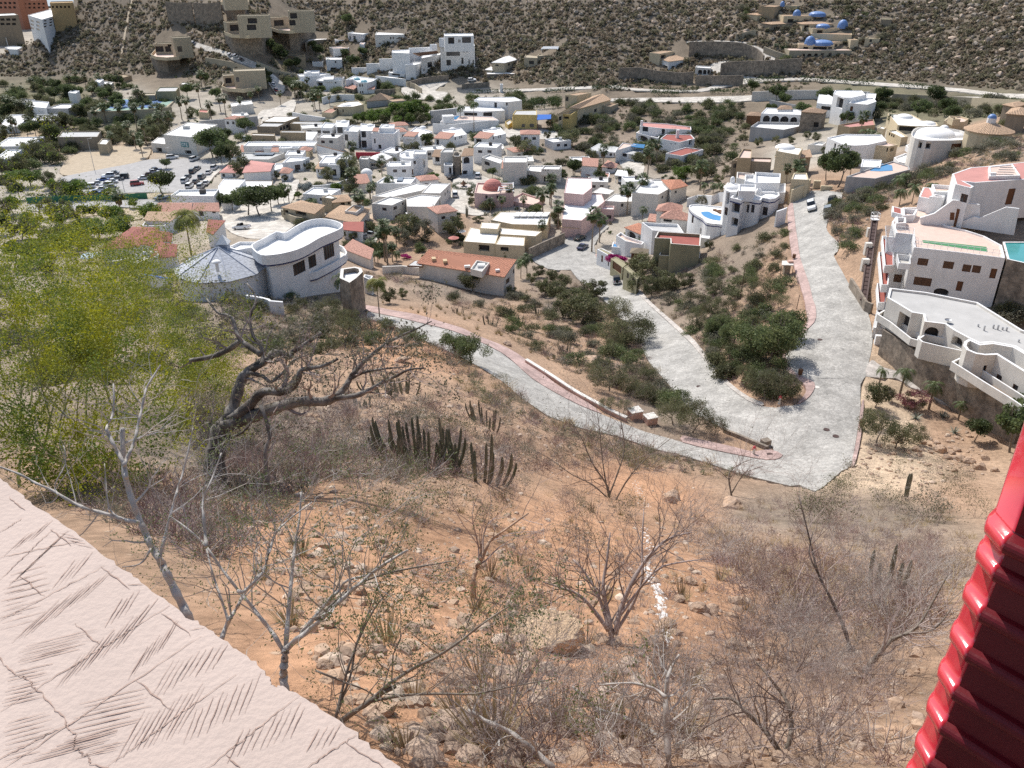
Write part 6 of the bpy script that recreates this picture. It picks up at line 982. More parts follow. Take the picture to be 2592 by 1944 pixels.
# ---- the lower house with the big grey roof
T_='S'
b=House('villa','pale villa with broad grey flat roof, curved balconies and stone base, lower right','pale_stucco','grey_roof');material('pale_grey_roof',(.47,.465,.45),.85,.10,.4);material('floor_brown',(.25,.19,.14),.8,.1,1)
Rf=b.blk(T_,[(440,272),(610,372),(760,464),(905,488),(925,582),(1190,614),(1300,692),(1500,800),(1640,866),(1800,850),(2090,902),(2400,1085),(2400,760),(2190,690),(1612,332),(942,200),(470,145)],z=None,h=8.2,base=4.3,par=.3,roof='pale_grey_roof',cap='white_stucco',thick=.3,wall='pale_stucco',win=[(918,655,1106,828,'a'),(1188,758,1426,892,'a'),(500,500,872,770,'o')])
z=Rf.zt;Tr=b.blk(T_,[tuple(p)for p in((1500,806),(1440,842),(1424,890),(1470,950),(1590,1000),(1720,1018),(1860,1012),(2212,1232),(2420,1360),(2420,1100),(2090,908),(1800,856),(1640,872))],z=z-.01,base=4.5,par=1.9,roof='grey_roof',cap='white_stucco',wall='pale_stucco',thick=.35,win=[(1506,1108,1556,1245,'b'),(1676,1152,1722,1266,'b'),(1842,1266,1920,1388,'b'),(2052,1396,2142,1522,'b')])
b.blk(T_,[(308,485),(480,592),(740,800),(846,830),(868,745),(640,600),(400,430)],z=z-2.7,base=1.0,par=.75,cap='white_stucco',roof='floor_brown',thick=.2);b.blk(T_,[(842,802),(890,845),(1080,892),(1250,930),(1440,968),(1470,900),(1400,840),(930,740)],z=z-1.8,base=2.4,par=.9,cap='white_stucco',roof='floor_brown',thick=.2);b.blk(T_,[(1272,1102),(1440,1206),(1700,1372),(2012,1562),(2200,1690),(2300,1600),(1700,1220),(1380,1050)],z=z-2.1,base=1.1,par=.9,cap='white_stucco',roof='floor_brown',thick=.2)
b.blk(T_,[(385,690),(560,800),(800,960),(1060,1112),(1262,1190),(1420,1300),(1750,1480),(2200,1800),(2420,1500),(1400,800),(900,640),(500,600)],z=z-4.2,par=.02,wall='stone_masonry',roof='floor_brown')
for p,t in(((1385,1560),1300),((1545,1650),1420)):b.column(T_,p,t,.18,'pale_stucco')
b.column(T_,(500,560),385,.2,'pale_stucco',on=None)if 0 else None
q=at_z(px(T_,1222,600),z-.3);mb=MB();mb.tube([q,q+(0,0,.5)],.04,5);mb.dome(q+(0,0,.45),.45,-.18);mb.build('satellite_dish','steel',b.root)
for k,p in enumerate(((1615,650),(1810,672),(1868,690),(1930,690),(1982,705),(1690,700),(2140,850))):b.box(T_,p,.16,.16,.35+.15*(k%3),Rf,'steel','vent_pipe')
b=House('gate_house','small white gabled gate beside the road at the lower right villa','white_stucco','white_roof','gate');b.blk(T_,[(262,660),(405,660),(440,620)],yb=790,par=.1,win=[(300,690,335,740,'o')]);b.blk(T_,[(298,770),(375,775)],yb=880,w=.6,par=.02)
wall_line('street_wall','low stone wall at the foot of the inclined lift','G',[(815,1450),(870,1530),(940,1640),(990,1660)],1.6,'stone_masonry',.4)
T_='G'
root=thing('inclined_lift','dark steel inclined lift track with white pillars climbing beside the big white villa','lift',hit(px(T_,925,1625)));p0,p1=hit(px(T_,915,1630),1.0),hit(px(T_,1008,960),2.2);mb=MB();d=p1-p0;L=np.linalg.norm(d);d/=L;s_=np.cross(d,(0,0,1));s_/=np.linalg.norm(s_);n_=np.cross(s_,d)
for sg in(-.45,.45):mb.tube([p0+s_*sg,p1+s_*sg],.16,4)
mb.add([p0-s_*.45-n_*.1,p0+s_*.45-n_*.1,p1+s_*.45-n_*.1,p1-s_*.45-n_*.1],[(0,1,2,3)]);mb.build('track','rust_steel',root);mb=MB()
for k in range(22):q=p0+d*L*(k+.5)/22;mb.tube([q-s_*.5,q+s_*.5],.05,4)
mb.build('rungs','rust_steel',root);cq=p1-d*1.2;cb=MB();cb.box(cq,1.3,1.3,cq[2]+.1,cq[2]+.2);[cb.tube([(cq[0]+x,cq[1]+y,cq[2]+.1),(cq[0]+x,cq[1]+y,cq[2]+1.3)],.05,4)for x in(-.6,.6)for y in(-.6,.6)]
for hh in(.7,1.3):[cb.tube([(cq[0]+a,cq[1]+b_,cq[2]+hh),(cq[0]+c,cq[1]+d_,cq[2]+hh)],.04,4)for a,b_,c,d_ in((-.6,-.6,.6,-.6),(.6,-.6,.6,.6),(.6,.6,-.6,.6),(-.6,.6,-.6,-.6))]
cb.build('car_cage','white_stucco',root)
for(x,y,yt)in((960,1110,1045),(940,1255,1165),(915,1385,1295),(1000,985,950)):
 g=hit(px(T_,x,y));zt=height_at(g,px(T_,0,yt)[1]);mb=MB();mb.box(g,1.1,.8,g[2]-1,zt);mb.build('pillar','pale_stucco',root)
rr_=random.Random(11);k_=0;TOWNH=[(560,300),(1000,330),(1400,370),(1640,440),(1560,560),(1300,560),(1150,600),(900,560),(640,500)];_all=PAVED+FOOT[:]
def _in(q):
 x,y=q
 for f in _all+FOOT[len(_all)-len(PAVED):]:
  o=False;x0,y0=f[-1][:2]
  for p_ in f:
   x1,y1=p_[:2]
   if(y0>y)!=(y1>y)and x<(x1-x0)*(y-y0)/(y1-y0)+x0:o=not o
   x0,y0=x1,y1
  if o:return True
 return False
for t_ in range(900):
 if k_>=22:break
 p=(rr_.uniform(560,1640),rr_.uniform(300,600))
 if not inpoly(np.array([p[0]]),np.array([p[1]]),TOWNH)[0]:continue
 P=hit(p);a=rr_.uniform(-.5,.5);sx,sy=rr_.uniform(6,10),rr_.uniform(6,9);c,s=math.cos(a),math.sin(a);Rt=lambda m:[(P[0]+c*x-s*y,P[1]+s*x+c*y)for x,y in((-sx/2-m,-sy/2-m),(sx/2+m,-sy/2-m),(sx/2+m,sy/2+m),(-sx/2-m,sy/2+m))]
 R1=Rt(1.0);G_=[(R1[0][0]*(1-u)*(1-v)+R1[1][0]*u*(1-v)+R1[2][0]*u*v+R1[3][0]*(1-u)*v,R1[0][1]*(1-u)*(1-v)+R1[1][1]*u*(1-v)+R1[2][1]*u*v+R1[3][1]*(1-u)*v)for u in(0,.25,.5,.75,1)for v in(0,.25,.5,.75,1)]
 if any(_in(q)for q in G_):continue
 ti=k_%3==2;h_=rr_.choice((3.2,3.6,6.0));z=min(terr(*q)for q in Rt(0))+h_;bx_,by_=project((*((np.array(Rt(0)[0])+np.array(Rt(0)[1]))/2),z-1.5));wd=abs(project((*Rt(0)[1],z))[0]-project((*Rt(0)[0],z))[0])
 b=House('house',('small white flat roofed house squeezed between larger town houses','low pale house with pink tile roof squeezed between larger town houses')[ti],('white_stucco','pale_stucco')[k_%2],'pink_tile' if ti else 'white_roof',group=('small flat roofed town houses','small tile roofed town houses')[ti]);B=b.blk('n',None,xy=(Rt(0),z),kind='hip' if ti else 'flat',rh=1.0,par=.4,win=[(bx_-wd*.3,by_-3,bx_-wd*.12,by_+4,'b'),(bx_+wd*.1,by_-3,bx_+wd*.28,by_+4,'b')]);k_+=1
 if not ti:b.box('n',project((P[0]+1,P[1]+1,B.zr)),1.2,1.0,1.1,B,('white_roof','dark_opening','grey_roof')[k_%3],'roof_tank')
# ---------------------------------------------------------------- plants
material('dry_twig',(.30,.245,.225),.9,.25,3,rnd=.25);material('pale_twig',(.40,.37,.34),.85,.2,5,rnd=.1);material('dark_bark',(.10,.085,.075),.9,.35,5,.4,col2=(.24,.22,.20));material('grey_bark',(.20,.17,.14),.9,.3,4,.4)
material('green_bark',(.26,.26,.10),.8,.2,4);material('palm_bark',(.26,.21,.16),.9,.3,5,.4,rnd=.2);material('red_twig',(.27,.185,.17),.9,.25,3,rnd=.2)
material('leaf_dark',(.08,.11,.045),.6,.4,1.2,rnd=.3,trans=.45,col2=(.12,.15,.06));material('leaf_bright',(.11,.17,.035),.6,.35,1.2,rnd=.25,trans=.35,col2=(.15,.21,.05));material('leaf_olive',(.165,.16,.085),.7,.35,1.5,rnd=.3,trans=.4,col2=(.12,.135,.065))
material('leaf_grey',(.21,.20,.15),.75,.35,1.5,rnd=.25,trans=.35,col2=(.15,.15,.10));material('leaf_yellow',(.36,.355,.02),.6,.35,1.6,trans=.4,col2=(.13,.19,.035));material('leaf_green',(.115,.15,.065),.65,.35,2.0,rnd=.2,trans=.4,col2=(.15,.17,.07));material('leaf_silver',(.26,.29,.28),.6,.25,1.5,trans=.2)
material('palm_leaf',(.09,.125,.045),.5,.3,.6,rnd=.3,trans=.25,col2=(.11,.14,.05));material('palm_yellow',(.26,.25,.06),.55,.3,.5,rnd=.1,trans=.3,col2=(.13,.16,.045));material('palm_dead',(.30,.23,.14),.9,.25,1,rnd=.2);material('magenta_bract',(.42,.03,.20),.6,.3,2,trans=.3);material('pink_flower',(.34,.14,.16),.7,.35,2,trans=.3,col2=(.12,.11,.06))
material('cactus_skin',(.165,.16,.12),.8,.3,2.5,.3,20,col2=(.11,.12,.08),rnd=.2);material('agave_leaf',(.24,.27,.22),.6,.2,2);material('hedge_leaf',(.05,.085,.028),.65,.4,1.5,rnd=.2,trans=.25);material('dry_grass',(.38,.30,.17),.9,.25,2,rnd=.2,trans=.2)
def unit(v):return v/(np.linalg.norm(v)+1e-9)
def grow(rng,base,d,L,r,levels,kids,spread,shrink=.68,rshrink=.55,bend=.18,up=.0,sub=3,segs=None,tips=None,flat=1.0):
 """branching stems; returns segments (p0, p1, r0, r1) and twig ends"""
 if segs is None:segs,tips=[],[]
 p=np.array(base,float);d=unit(np.array(d,float));nodes=[]
 for k in range(sub):
  d=unit(d+rng.normal(0,bend,3)+(0,0,up));q=p+d*L/sub;ra,rb=r*(1-.35*k/sub),r*(1-.35*(k+1)/sub)
  segs.append((p,q,ra,rb));nodes.append((q,d,rb));p=q
 if levels>0:
  n=rng.integers(kids[0],kids[1]+1)
  for k in range(n):
   q,dd,rr=nodes[-1]if k<2 else nodes[rng.integers(max(0,sub-2),sub)]
   a=unit(np.cross(dd,rng.normal(0,1,3)));nd=unit(dd*math.cos(spread)+a*math.sin(spread)*rng.uniform(.6,1.3));nd[2]*=flat
   grow(rng,q,nd,L*shrink*rng.uniform(.75,1.2),max(rr*(rshrink if k else .8),.0018),levels-1,kids,spread,shrink,rshrink,bend,up,max(2,sub-(levels<3)),segs,tips,flat)
 else:tips.append((p,d))
 return segs,tips
def tubes(S,sides=3):
 A=np.array([s[0]for s in S]);B=np.array([s[1]for s in S]);ra=np.array([s[2]for s in S])[:,None,None];rb=np.array([s[3]for s in S])[:,None,None]
 t=B-A;t/=np.linalg.norm(t,axis=1,keepdims=True)+1e-9;u=np.cross(t,np.array([.31,.27,.91]));u/=np.linalg.norm(u,axis=1,keepdims=True)+1e-9;w=np.cross(t,u)
 a=np.arange(sides)*2*math.pi/sides;ring=np.cos(a)[None,:,None]*u[:,None]+np.sin(a)[None,:,None]*w[:,None]
 V=np.concatenate([A[:,None]+ra*ring,B[:,None]+rb*ring],1).reshape(-1,3);o=np.arange(len(S))[:,None]*2*sides;F=[]
 for k in range(sides):j=(k+1)%sides;F.append(np.concatenate([o+k,o+j,o+sides+j,o+sides+k],1))
 return V,np.stack(F,1).reshape(-1,4)
def leaf_quads(rng,P,size,aspect=.55,flat=0.):
 n=len(P);u=rng.normal(0,1,(n,3));u[:,2]*=1-flat;u/=np.linalg.norm(u,axis=1,keepdims=True);v=np.cross(u,rng.normal(0,1,(n,3)));v/=np.linalg.norm(v,axis=1,keepdims=True)+1e-9
 s=(size*rng.uniform(.6,1.3,n))[:,None];V=np.stack([P-u*s,P+v*s*aspect,P+u*s,P-v*s*aspect],1).reshape(-1,3)
 return V,np.arange(4*n).reshape(n,4)
def join(parts):
 V,F,M,o=[],[],[],0
 for v,f,m in parts:V.append(v);F.append(f+o);M.append(np.full(len(f),m));o+=len(v)
 return np.concatenate(V),np.concatenate(F),np.concatenate(M)
def around(rng,tips,n,r,flat=.7):
 T=np.array([t[0]for t in tips]);i=rng.integers(0,len(T),n);return T[i]+rng.normal(0,1,(n,3))*r*np.array([1,1,flat])
def clump_points(rng,n,lobes,rx,rz,cz,lr):
 """points in a crown of several irregular leaf clumps with gaps between them"""
 C_=rng.normal(0,1,(lobes,3));C_/=np.linalg.norm(C_,axis=1,keepdims=True);C_*=rng.uniform(.35,1.,(lobes,1))**.5;C_=C_*(rx,rx,rz)+(0,0,cz);i=rng.integers(0,lobes,n);d=rng.normal(0,1,(n,3));d/=np.linalg.norm(d,axis=1,keepdims=True)
 return C_[i]+d*(rng.uniform(0,1,(n,1))**.4)*lr*rng.uniform(.7,1.25,(lobes,1))[i]*(1,1,.8)
# --- shared meshes
def shrub_mesh(seed,stems,L,r,levels,kids,spread,leaves=0,lsize=.05,mats=('dry_twig','leaf_olive'),up=.05,lean=.9,lr=.18,sub=3,shrink=.7):
 rng=np.random.default_rng(seed);S,T=[],[]
 for k in range(stems):
  a=2*math.pi*(k+rng.uniform(0,.8))/stems;grow(rng,(.06*math.cos(a),.06*math.sin(a),-.1),(lean*math.cos(a)*rng.uniform(.5,1.2),lean*math.sin(a)*rng.uniform(.5,1.2),1),L*rng.uniform(.8,1.2),r,levels,kids,spread,shrink,.6,.2,up,sub,S,T)
 parts=[(*tubes(S),0)]
 if leaves:parts.append((*leaf_quads(rng,around(rng,T,leaves,lr),lsize),1))
 V,F,M=join(parts);return npmesh('shrub',V,F,mats,M)
BARE=[shrub_mesh(100+i,6,.62,.014,4,(2,4),.55,0,mats=(('dry_twig','red_twig','pale_twig')[i%3],))for i in range(6)]
BARE_NEAR=[shrub_mesh(150+i,7,.75,.017,5,(2,3),.52,0,mats=(('dry_twig','dry_twig','pale_twig')[i%3],),lean=1.1)for i in range(4)]
SPARSE=[shrub_mesh(200+i,6,.62,.013,4,(2,3),.55,420,.045,('dry_twig',('leaf_olive','leaf_grey')[i%2]))for i in range(5)]
SCRUB=[shrub_mesh(300+i,7,.55,.02,3,(2,4),.6,1500,.085,('grey_bark',('leaf_olive','leaf_grey','leaf_green')[i%3]),lr=.24)for i in range(6)]
LEAFY=[shrub_mesh(400+i,6,.6,.02,3,(2,4),.6,2600,.10,('grey_bark',('leaf_green','leaf_olive')[i%2]),lr=.28)for i in range(4)]
rng=np.random.default_rng(5)
def tuft_mesh(seed,n=60,h=.5):
 rng=np.random.default_rng(seed);V=[];
 for k in range(n):
  a=rng.uniform(0,6.28);d=np.array([math.cos(a),math.sin(a),0]);l=h*rng.uniform(.5,1.2);w=np.array([-d[1],d[0],0])*.012;b_=d*rng.uniform(0,.08);V+=[b_-w,b_+w,b_+d*l*.5+(0,0,l)+w*.2,b_+d*l*.5+(0,0,l)-w*.2]
 return npmesh('grass_tuft',np.array(V),np.arange(4*n).reshape(n,4),['dry_grass'])
TUFT=[tuft_mesh(i)for i in range(3)]
# --- trees: trunk and crown are parts
def tree_proto(seed,h,crown_r,leaves,lsize,leafmat,bark,lobes=14,trunk_r=.16,forks=3,airy=.0,flat=.75,crown_base=.42):
 rng=np.random.default_rng(seed);S,T=[],[]
 grow(rng,(0,0,-.3),(rng.normal(0,.12),rng.normal(0,.12),1),h*.42,trunk_r,3,(forks,forks+1),.62,.72,.62,.12,.06,3,S,T)
 V,F=tubes(S,5);tm=npmesh('trunk',V,F,[bark]);cz=h*(1+crown_base)/2;rz=h*(1-crown_base)/2
 P=clump_points(rng,leaves,lobes,crown_r*.8,rz*flat,cz,crown_r*(.42-.1*airy));V,F=leaf_quads(rng,P,lsize);return tm,npmesh('crown',V,F,[leafmat])
TREES=dict(dark=[tree_proto(10+i,6,3.0,3200,.22,'leaf_dark','grey_bark')for i in range(4)],bright=[tree_proto(20+i,5,2.6,2800,.20,'leaf_bright','grey_bark',16,crown_base=.2)for i in range(3)],olive=[tree_proto(30+i,4.5,2.4,2600,.15,'leaf_olive','grey_bark',18,.12,3,.6,.85,.12)for i in range(4)],grey=[tree_proto(40+i,4.5,2.2,2200,.14,'leaf_grey','grey_bark',18,.10,3,.8,.85,.12)for i in range(3)],silver=[tree_proto(50,4,1.9,2200,.18,'leaf_silver','grey_bark',10)],mesq=[tree_proto(60+i,4.2,2.6,5200,.075,'leaf_olive','grey_bark',20,.10,4,.9,.8,.05)for i in range(3)],green=[tree_proto(70+i,4.5,2.8,6000,.11,'leaf_green','grey_bark',14,.12,3,.0,.85,.15)for i in range(2)])
def put_tree(kind,P,h,label,group=None,name='tree',cat='tree',k=None,w=1.0):
 tm,cm=TREES[kind][random.randrange(len(TREES[kind]))if k is None else k];H=dict(dark=6,bright=5,olive=4.5,grey=4.5,silver=4,mesq=4.2,green=4.5)[kind];s=h/H
 r=thing(name,label,cat,P,group);r.rotation_euler=(0,0,random.uniform(0,6.28));r.scale=(s*w,s*w,s);link('trunk',tm,parent=r);link('crown',cm,parent=r);return r
# --- palms
def frond(rng,d,L,droop,width,n=12,fan=False):
 d=np.array(d,float);side=unit(np.cross(d,(0,0,1))+1e-6);V,p=[],np.zeros(3);dirv=unit(d)
 pts_=[p];seg=8
 for k in range(seg):dirv=unit(dirv+(0,0,-droop/seg*(1+k*.3)));p=p+dirv*L/seg;pts_.append(p)
 pts_=np.array(pts_);st=int(.12*n)+1
 for k in range(st,n):
  t=k/n*seg;i=min(int(t),seg-1);q=pts_[i]+(pts_[i+1]-pts_[i])*(t-i);ax=unit(pts_[i+1]-pts_[i]);w=width*math.sin(math.pi*min(1,.12+.88*k/n))**.6*rng.uniform(.85,1.15)
  for sg in(-1,1):
   tip=q+(side*sg+ax*.75+(0,0,-.45+rng.normal(0,.1)))*w;b_=ax*L/n*.42;V+=[q-b_,q+b_,tip+b_*.2,tip-b_*.1]
 for k in range(seg):wv=side*.035*(1-k/seg)*L/2.5;V+=[pts_[k]-wv,pts_[k]+wv,pts_[k+1]+wv*.8,pts_[k+1]-wv*.8]
 return V
def fan(rng,d,L,R_):
 d=unit(np.array(d,float));side=unit(np.cross(d,(0,0,1))+1e-6);q=d*L;V=[-side*.02,side*.02,q+side*.02,q-side*.02];V=[np.array(v)for v in V];n=11
 for k in range(n):
  a=(k/(n-1)-.5)*3.6;ax=d*math.cos(a)+side*math.sin(a)+np.array((0,0,-.35));w=np.cross(ax,(0,0,1));w=unit(w)*R_*.10;V+=[q-w*.3,q+w*.3,q+ax*R_*.95+w,q+ax*R_*.95-w]
 return V
def palm_proto(seed,kind,h):
 rng=np.random.default_rng(seed);lean=rng.normal(0,.035,2);path=[np.array([lean[0]*h*t*t,lean[1]*h*t*t,h*t-.3*(t==0)])for t in np.linspace(0,1,6)];S=[(path[i],path[i+1],(.20 if kind=='fan' else .14)*(1-.1*i),(.20 if kind=='fan' else .14)*(1-.1*(i+1)))for i in range(5)]
 V,F=tubes(S,7);tm=npmesh('trunk',V,F,['palm_bark']);top=path[-1];V,W=[],[]
 if kind=='fan':
  for k in range(34):a,e=rng.uniform(0,6.28),rng.uniform(-.7,1.15);V+=[v+top for v in fan(rng,(math.cos(a)*math.cos(e),math.sin(a)*math.cos(e),math.sin(e)),rng.uniform(.8,1.25),rng.uniform(.75,1.0))]
  for k in range(16):a=rng.uniform(0,6.28);W+=[v+top-(0,0,rng.uniform(.1,1.1))for v in fan(rng,(math.cos(a)*.5,math.sin(a)*.5,-1),.7,.6)]
 else:
  for k in range((30 if seed==99 else 22)if kind=='coco' else 14):a,e=k*2.4+rng.uniform(-.3,.3),rng.uniform(-.1,1.2);V+=[v+top for v in frond(rng,(math.cos(a)*math.cos(e),math.sin(a)*math.cos(e),math.sin(e)),(2.7 if kind=='coco' else 1.5)*rng.uniform(.85,1.1),1.5,(.8 if seed==99 else .6)if kind=='coco' else .34,18)]
  for k in range(4):a=rng.uniform(0,6.28);W+=[v+top-(0,0,.1)for v in frond(rng,(math.cos(a),math.sin(a),-.6),1.7 if kind=='coco' else .9,.9,.3,10)]
 n=len(V)//4;m=len(W)//4;cm=npmesh('crown',np.array(V+W),np.arange(4*(n+m)).reshape(-1,4),['palm_yellow' if seed==99 else 'palm_leaf','palm_dead'],[0]*n+[1]*m);return tm,cm,h
PALMS=dict(fan=[palm_proto(70+i,'fan',6)for i in range(4)],coco=[palm_proto(80+i,'coco',5)for i in range(3)],small=[palm_proto(90+i,'small',2.6)for i in range(3)],gold=[palm_proto(99,'coco',6)])
def put_palm(kind,P,h,label,group=None,s=None,k=None):
 tm,cm,H=PALMS[kind][random.randrange(len(PALMS[kind]))if k is None else k];sc=h/H;s=s or min(max(sc,.75),1.25)
 r=thing('palm_tree',label,'palm',P,group);a=random.uniform(0,6.28);r.rotation_euler=(0,0,a);t=link('trunk',tm,parent=r);t.scale=(s,s,sc);c=link('crown',cm,parent=r);c.scale=(s,s,s);c.location=(0,0,0)
 tops=np.array([v.co[:]for v in tm.vertices[-7:]]).mean(0);c.location=(tops[0]*s-tops[0]*s,0,H*(sc-s));return r
def on_ground(t,x,y):return hit(px(t,x,y))
def tree_h(P,t,ytop):return max(1.5,height_at(P,px(t,0,ytop)[1])-P[2])
_BOX=None
def free(P,margin=.3):
 global _BOX
 if _BOX is None:_BOX=[(min(p[0]for p in q),max(p[0]for p in q),min(p[1]for p in q),max(p[1]for p in q),[(float(p[0]),float(p[1]))for p in q])for q in PAVED+FOOT]
 x,y=float(P[0]),float(P[1])
 for(a,b,c,d,q)in _BOX:
  if a<x<b and c<y<d:
   o=False;x0,y0=q[-1]
   for(x1,y1)in q:
    if(y0>y)!=(y1>y)and x<(x1-x0)*(y-y0)/(y1-y0)+x0:o=not o
    x0,y0=x1,y1
   if o:return False
 return True
def scatter(polys,n,seed,gap=0.):
 """spots spread evenly over a region of the photograph, off roads and houses"""
 rr=random.Random(seed);out=[];A=np.array(polys,float);lo,hi=A.min(0),A.max(0);tries=0
 while len(out)<n and tries<n*30:
  tries+=1;p=(rr.uniform(lo[0],hi[0]),rr.uniform(lo[1],hi[1]))
  o=False;x0,y0=polys[-1]
  for(x1,y1)in polys:
   if(y0>p[1])!=(y1>p[1])and p[0]<(x1-x0)*(p[1]-y0)/(y1-y0)+x0:o=not o
   x0,y0=x1,y1
  if not o:continue
  if gap and any(abs(q[3][0]-p[0])+abs(q[3][1]-p[1])<gap for q in out):continue
  P=hit(p)
  if free(P):out.append((P[0],P[1],P[2],p))
 return out
def gz(P):
 return P[2]
def shrubs(meshes,polys,n,seed,s0,s1,name,label,group,cat='shrub',squash=1.0,gap=0):
 rr=random.Random(seed)
 for(x,y,z,p)in scatter(polys,n,seed,gap):
  o=link(name,rr.choice(meshes),(x,y,z-.08));s=rr.uniform(s0,s1);o.scale=(s*rr.uniform(.85,1.2),s*rr.uniform(.85,1.2),s*squash*rr.uniform(.8,1.1));o.rotation_euler=(rr.uniform(-.12,.12),rr.uniform(-.12,.12),rr.uniform(0,6.28));tag(o,label,cat,group)
# ---------------------------------------------------------------- planting
random.seed(21)
for t,kind,lab,rows in(('A','fan','fan palm with dark crown among the low white roofs and sand yards, far left',[(500,535,465),(455,560,492),(290,565,510),(380,585,540),(20,865,775),(92,865,775),(112,865,785),(265,838,760),(195,855,770),(350,825,750),(890,845,690),(935,765,682),(780,795,690),(690,795,685),(880,960,865),(915,975,880),(730,965,872),(925,1015,920),(640,600,560),(60,640,585),(150,620,565),(1050,795,690),(990,770,690)]),('A','fan','tall fan palm on the median and beside the tennis court, left of the hill road',[(1370,772,668),(1465,755,630),(1565,725,640),(1310,575,472),(1300,695,560),(1655,575,470),(1690,550,440),(1680,655,572),(1630,685,610),(1430,725,630),(1220,785,640),(1180,775,650),(1820,680,600)]),('O','fan','fan palm in the gardens under the white houses with roof domes',[(250,1085,880),(285,1095,880),(325,1075,890),(400,955,820),(450,1045,940),(500,1205,1000),(565,1235,990),(480,1215,1050),(692,1165,1040),(575,655,530),(682,695,580),(890,650,570),(1330,935,840),(320,400,300)]),('B','coco','slender palm in front of the terrace pool of the white modern house',[(1280,855,668),(1192,815,690)]),('P','fan','tall shaggy fan palm between the white houses of the row',[(1712,965,650),(2085,1055,838),(1705,1265,990),(880,1395,1200),(1790,1605,1290),(1842,1505,1310),(1930,1375,1205)]),('P','coco','feathery palm beside the cream tile roofs and white pool roof',[(1192,1585,1385),(2170,1295,1068),(1970,1325,1150)]),('E','fan','fan palm around the pink domed house and the panel roofed bungalow',[(1570,748,660),(1650,735,645),(1705,695,568),(1812,722,640),(1950,805,600),(2012,705,568),(2062,865,695),(1942,965,830),(2010,645,490),(690,645,560),(1115,795,720)]),('E','fan','large fan palm of the dense group in front of the orange dirt lot',[(815,1135,840),(795,1105,870),(758,1025,890),(850,1110,990),(880,1000,880)]),('E','coco','young feathery palm beside the tiled garage roof and long tiled house',[(718,1105,965),(745,1130,1040),(1690,1090,1030),(1835,1215,1075),(1790,1230,1110),(880,1100,1040)]),('F','fan','tall fan palm standing between the houses right of the centre',[(655,435,285),(940,695,503),(830,765,568),(792,705,575),(572,1035,750),(628,965,785),(1365,585,395),(1002,405,238),(1045,385,240),(982,485,300),(265,690,560),(275,610,500)]),('F','fan','fan palm beside the tan house and the road gate',[(1940,435,330),(2002,495,420),(2082,565,440),(2058,545,392)]),('F','coco','small palm in the garden left of the pool villa',[(1392,605,540),(1462,605,540),(942,812,720),(1510,600,545),(900,1000,960)]),('G','fan','fan palm among the cream houses of the upper right',[(210,585,460),(282,705,560),(372,695,520),(815,415,315),(1112,245,150),(882,325,140),(930,220,120)]),('G','coco','feathery palm on the brown slope and gardens, upper right',[(905,465,275),(962,465,290),(1172,765,650),(1232,725,620),(1202,865,750),(1302,855,720),(1442,855,700)]),('N','small','small young palm in the garden below the lower right villa',[(560,335,160),(795,455,165),(1128,612,340),(1460,735,555),(1802,765,615),(2085,565,445)])):
 for(x,y,yt)in rows:
  P=on_ground(t,x,y);put_palm(kind,P,tree_h(P,t,yt),lab,lab.split(' ',1)[1]if False else 'palms: '+lab[:40].strip(),s=None)
P=on_ground('D',785,618);put_palm('fan',P,tree_h(P,'D',490),'stout date palm alone beside the sandy lane south of the car park',s=1.5)
P=on_ground('D',1240,885);put_palm('gold',P,tree_h(P,'D',640),'tall yellowing coconut palm at the left of the slate cone',s=1.75)
P=on_ground('I',412,520);put_palm('gold',P,tree_h(P,'I',290),'yellow coconut palm at the kerb right of the stone retaining wall',s=.85)
P=on_ground('I',165,420);put_palm('coco',P,tree_h(P,'I',270),'green palm against the stone retaining wall of the curved villa',s=.8)
def trees(t,rows,kind,lab,grp):
 for r in rows:
  x,y,yt=r[:3];P=on_ground(t,x,y);put_tree(kind,P,tree_h(P,t,yt),lab,grp,w=r[3]if len(r)>3 else 1.)
trees('A',[(1380,1015,830,1.1),(1440,1000,870)],'dark','large dark round tree right of the utility hall','dark trees by the utility hall')
trees('D',[(1065,500,335,1.2)],'dark','broad tree standing in the car park beside the red kerb lane',None);trees('D',[(1075,325,262,1.3)],'dark','small flat topped tree at the top of the car park',None)
trees('A',[(350,660,560,1.2),(520,640,560),(700,640,560),(780,570,490),(1330,560,470),(1400,660,570),(1220,640,540),(600,620,560),(560,700,640)],'dark','dark tree at the foot of the bare hill','trees at the foot of the bare hill')
trees('A',[(500,960,880,1.3),(430,950,885),(590,950,880),(290,960,880,1.2),(230,1010,900,1.2),(150,1000,920),(330,1020,930),(1080,860,760),(1010,900,800),(960,930,850),(830,930,860),(770,900,820),(1240,760,690),(1110,800,720),(480,830,750),(420,830,770),(560,830,760)],'olive','olive green tree around the sand yard and low white roofs','trees around the sand yard')
trees('P',[(330,530,300,1.1),(430,420,300),(80,610,440),(60,820,560,1.2),(10,900,650)],'dark','dark street tree along the lane of parked cars','street trees')
trees('P',[(150,1500,1270),(350,1560,1200,1.1),(500,1570,1180,1.1),(650,1510,1190),(750,1420,1150),(60,1490,1270),(250,1500,1350),(820,1400,1250)],'dark','dense dark green tree of the row in front of the white L shaped hall','dark trees by the white hall')
trees('P',[(470,1100,970),(600,1100,980),(720,1090,980),(830,1120,1030),(1120,980,880),(1180,950,870)],'olive','small green tree beside the orange tile cornered houses','small garden trees');trees('P',[(1380,1130,925)],'olive','round green tree in front of the right orange tile cornered house',None)
trees('P',[(1100,1310,1130,1.1),(1420,1510,1325)],'silver','silvery blue palm like tree beside the cream tile roofs','silver trees');trees('P',[(1240,1310,1210),(1000,1350,1250),(1480,1260,1130),(1540,1240,1150)],'bright','bright green garden tree beside the curving white wall','garden trees by the curving wall')
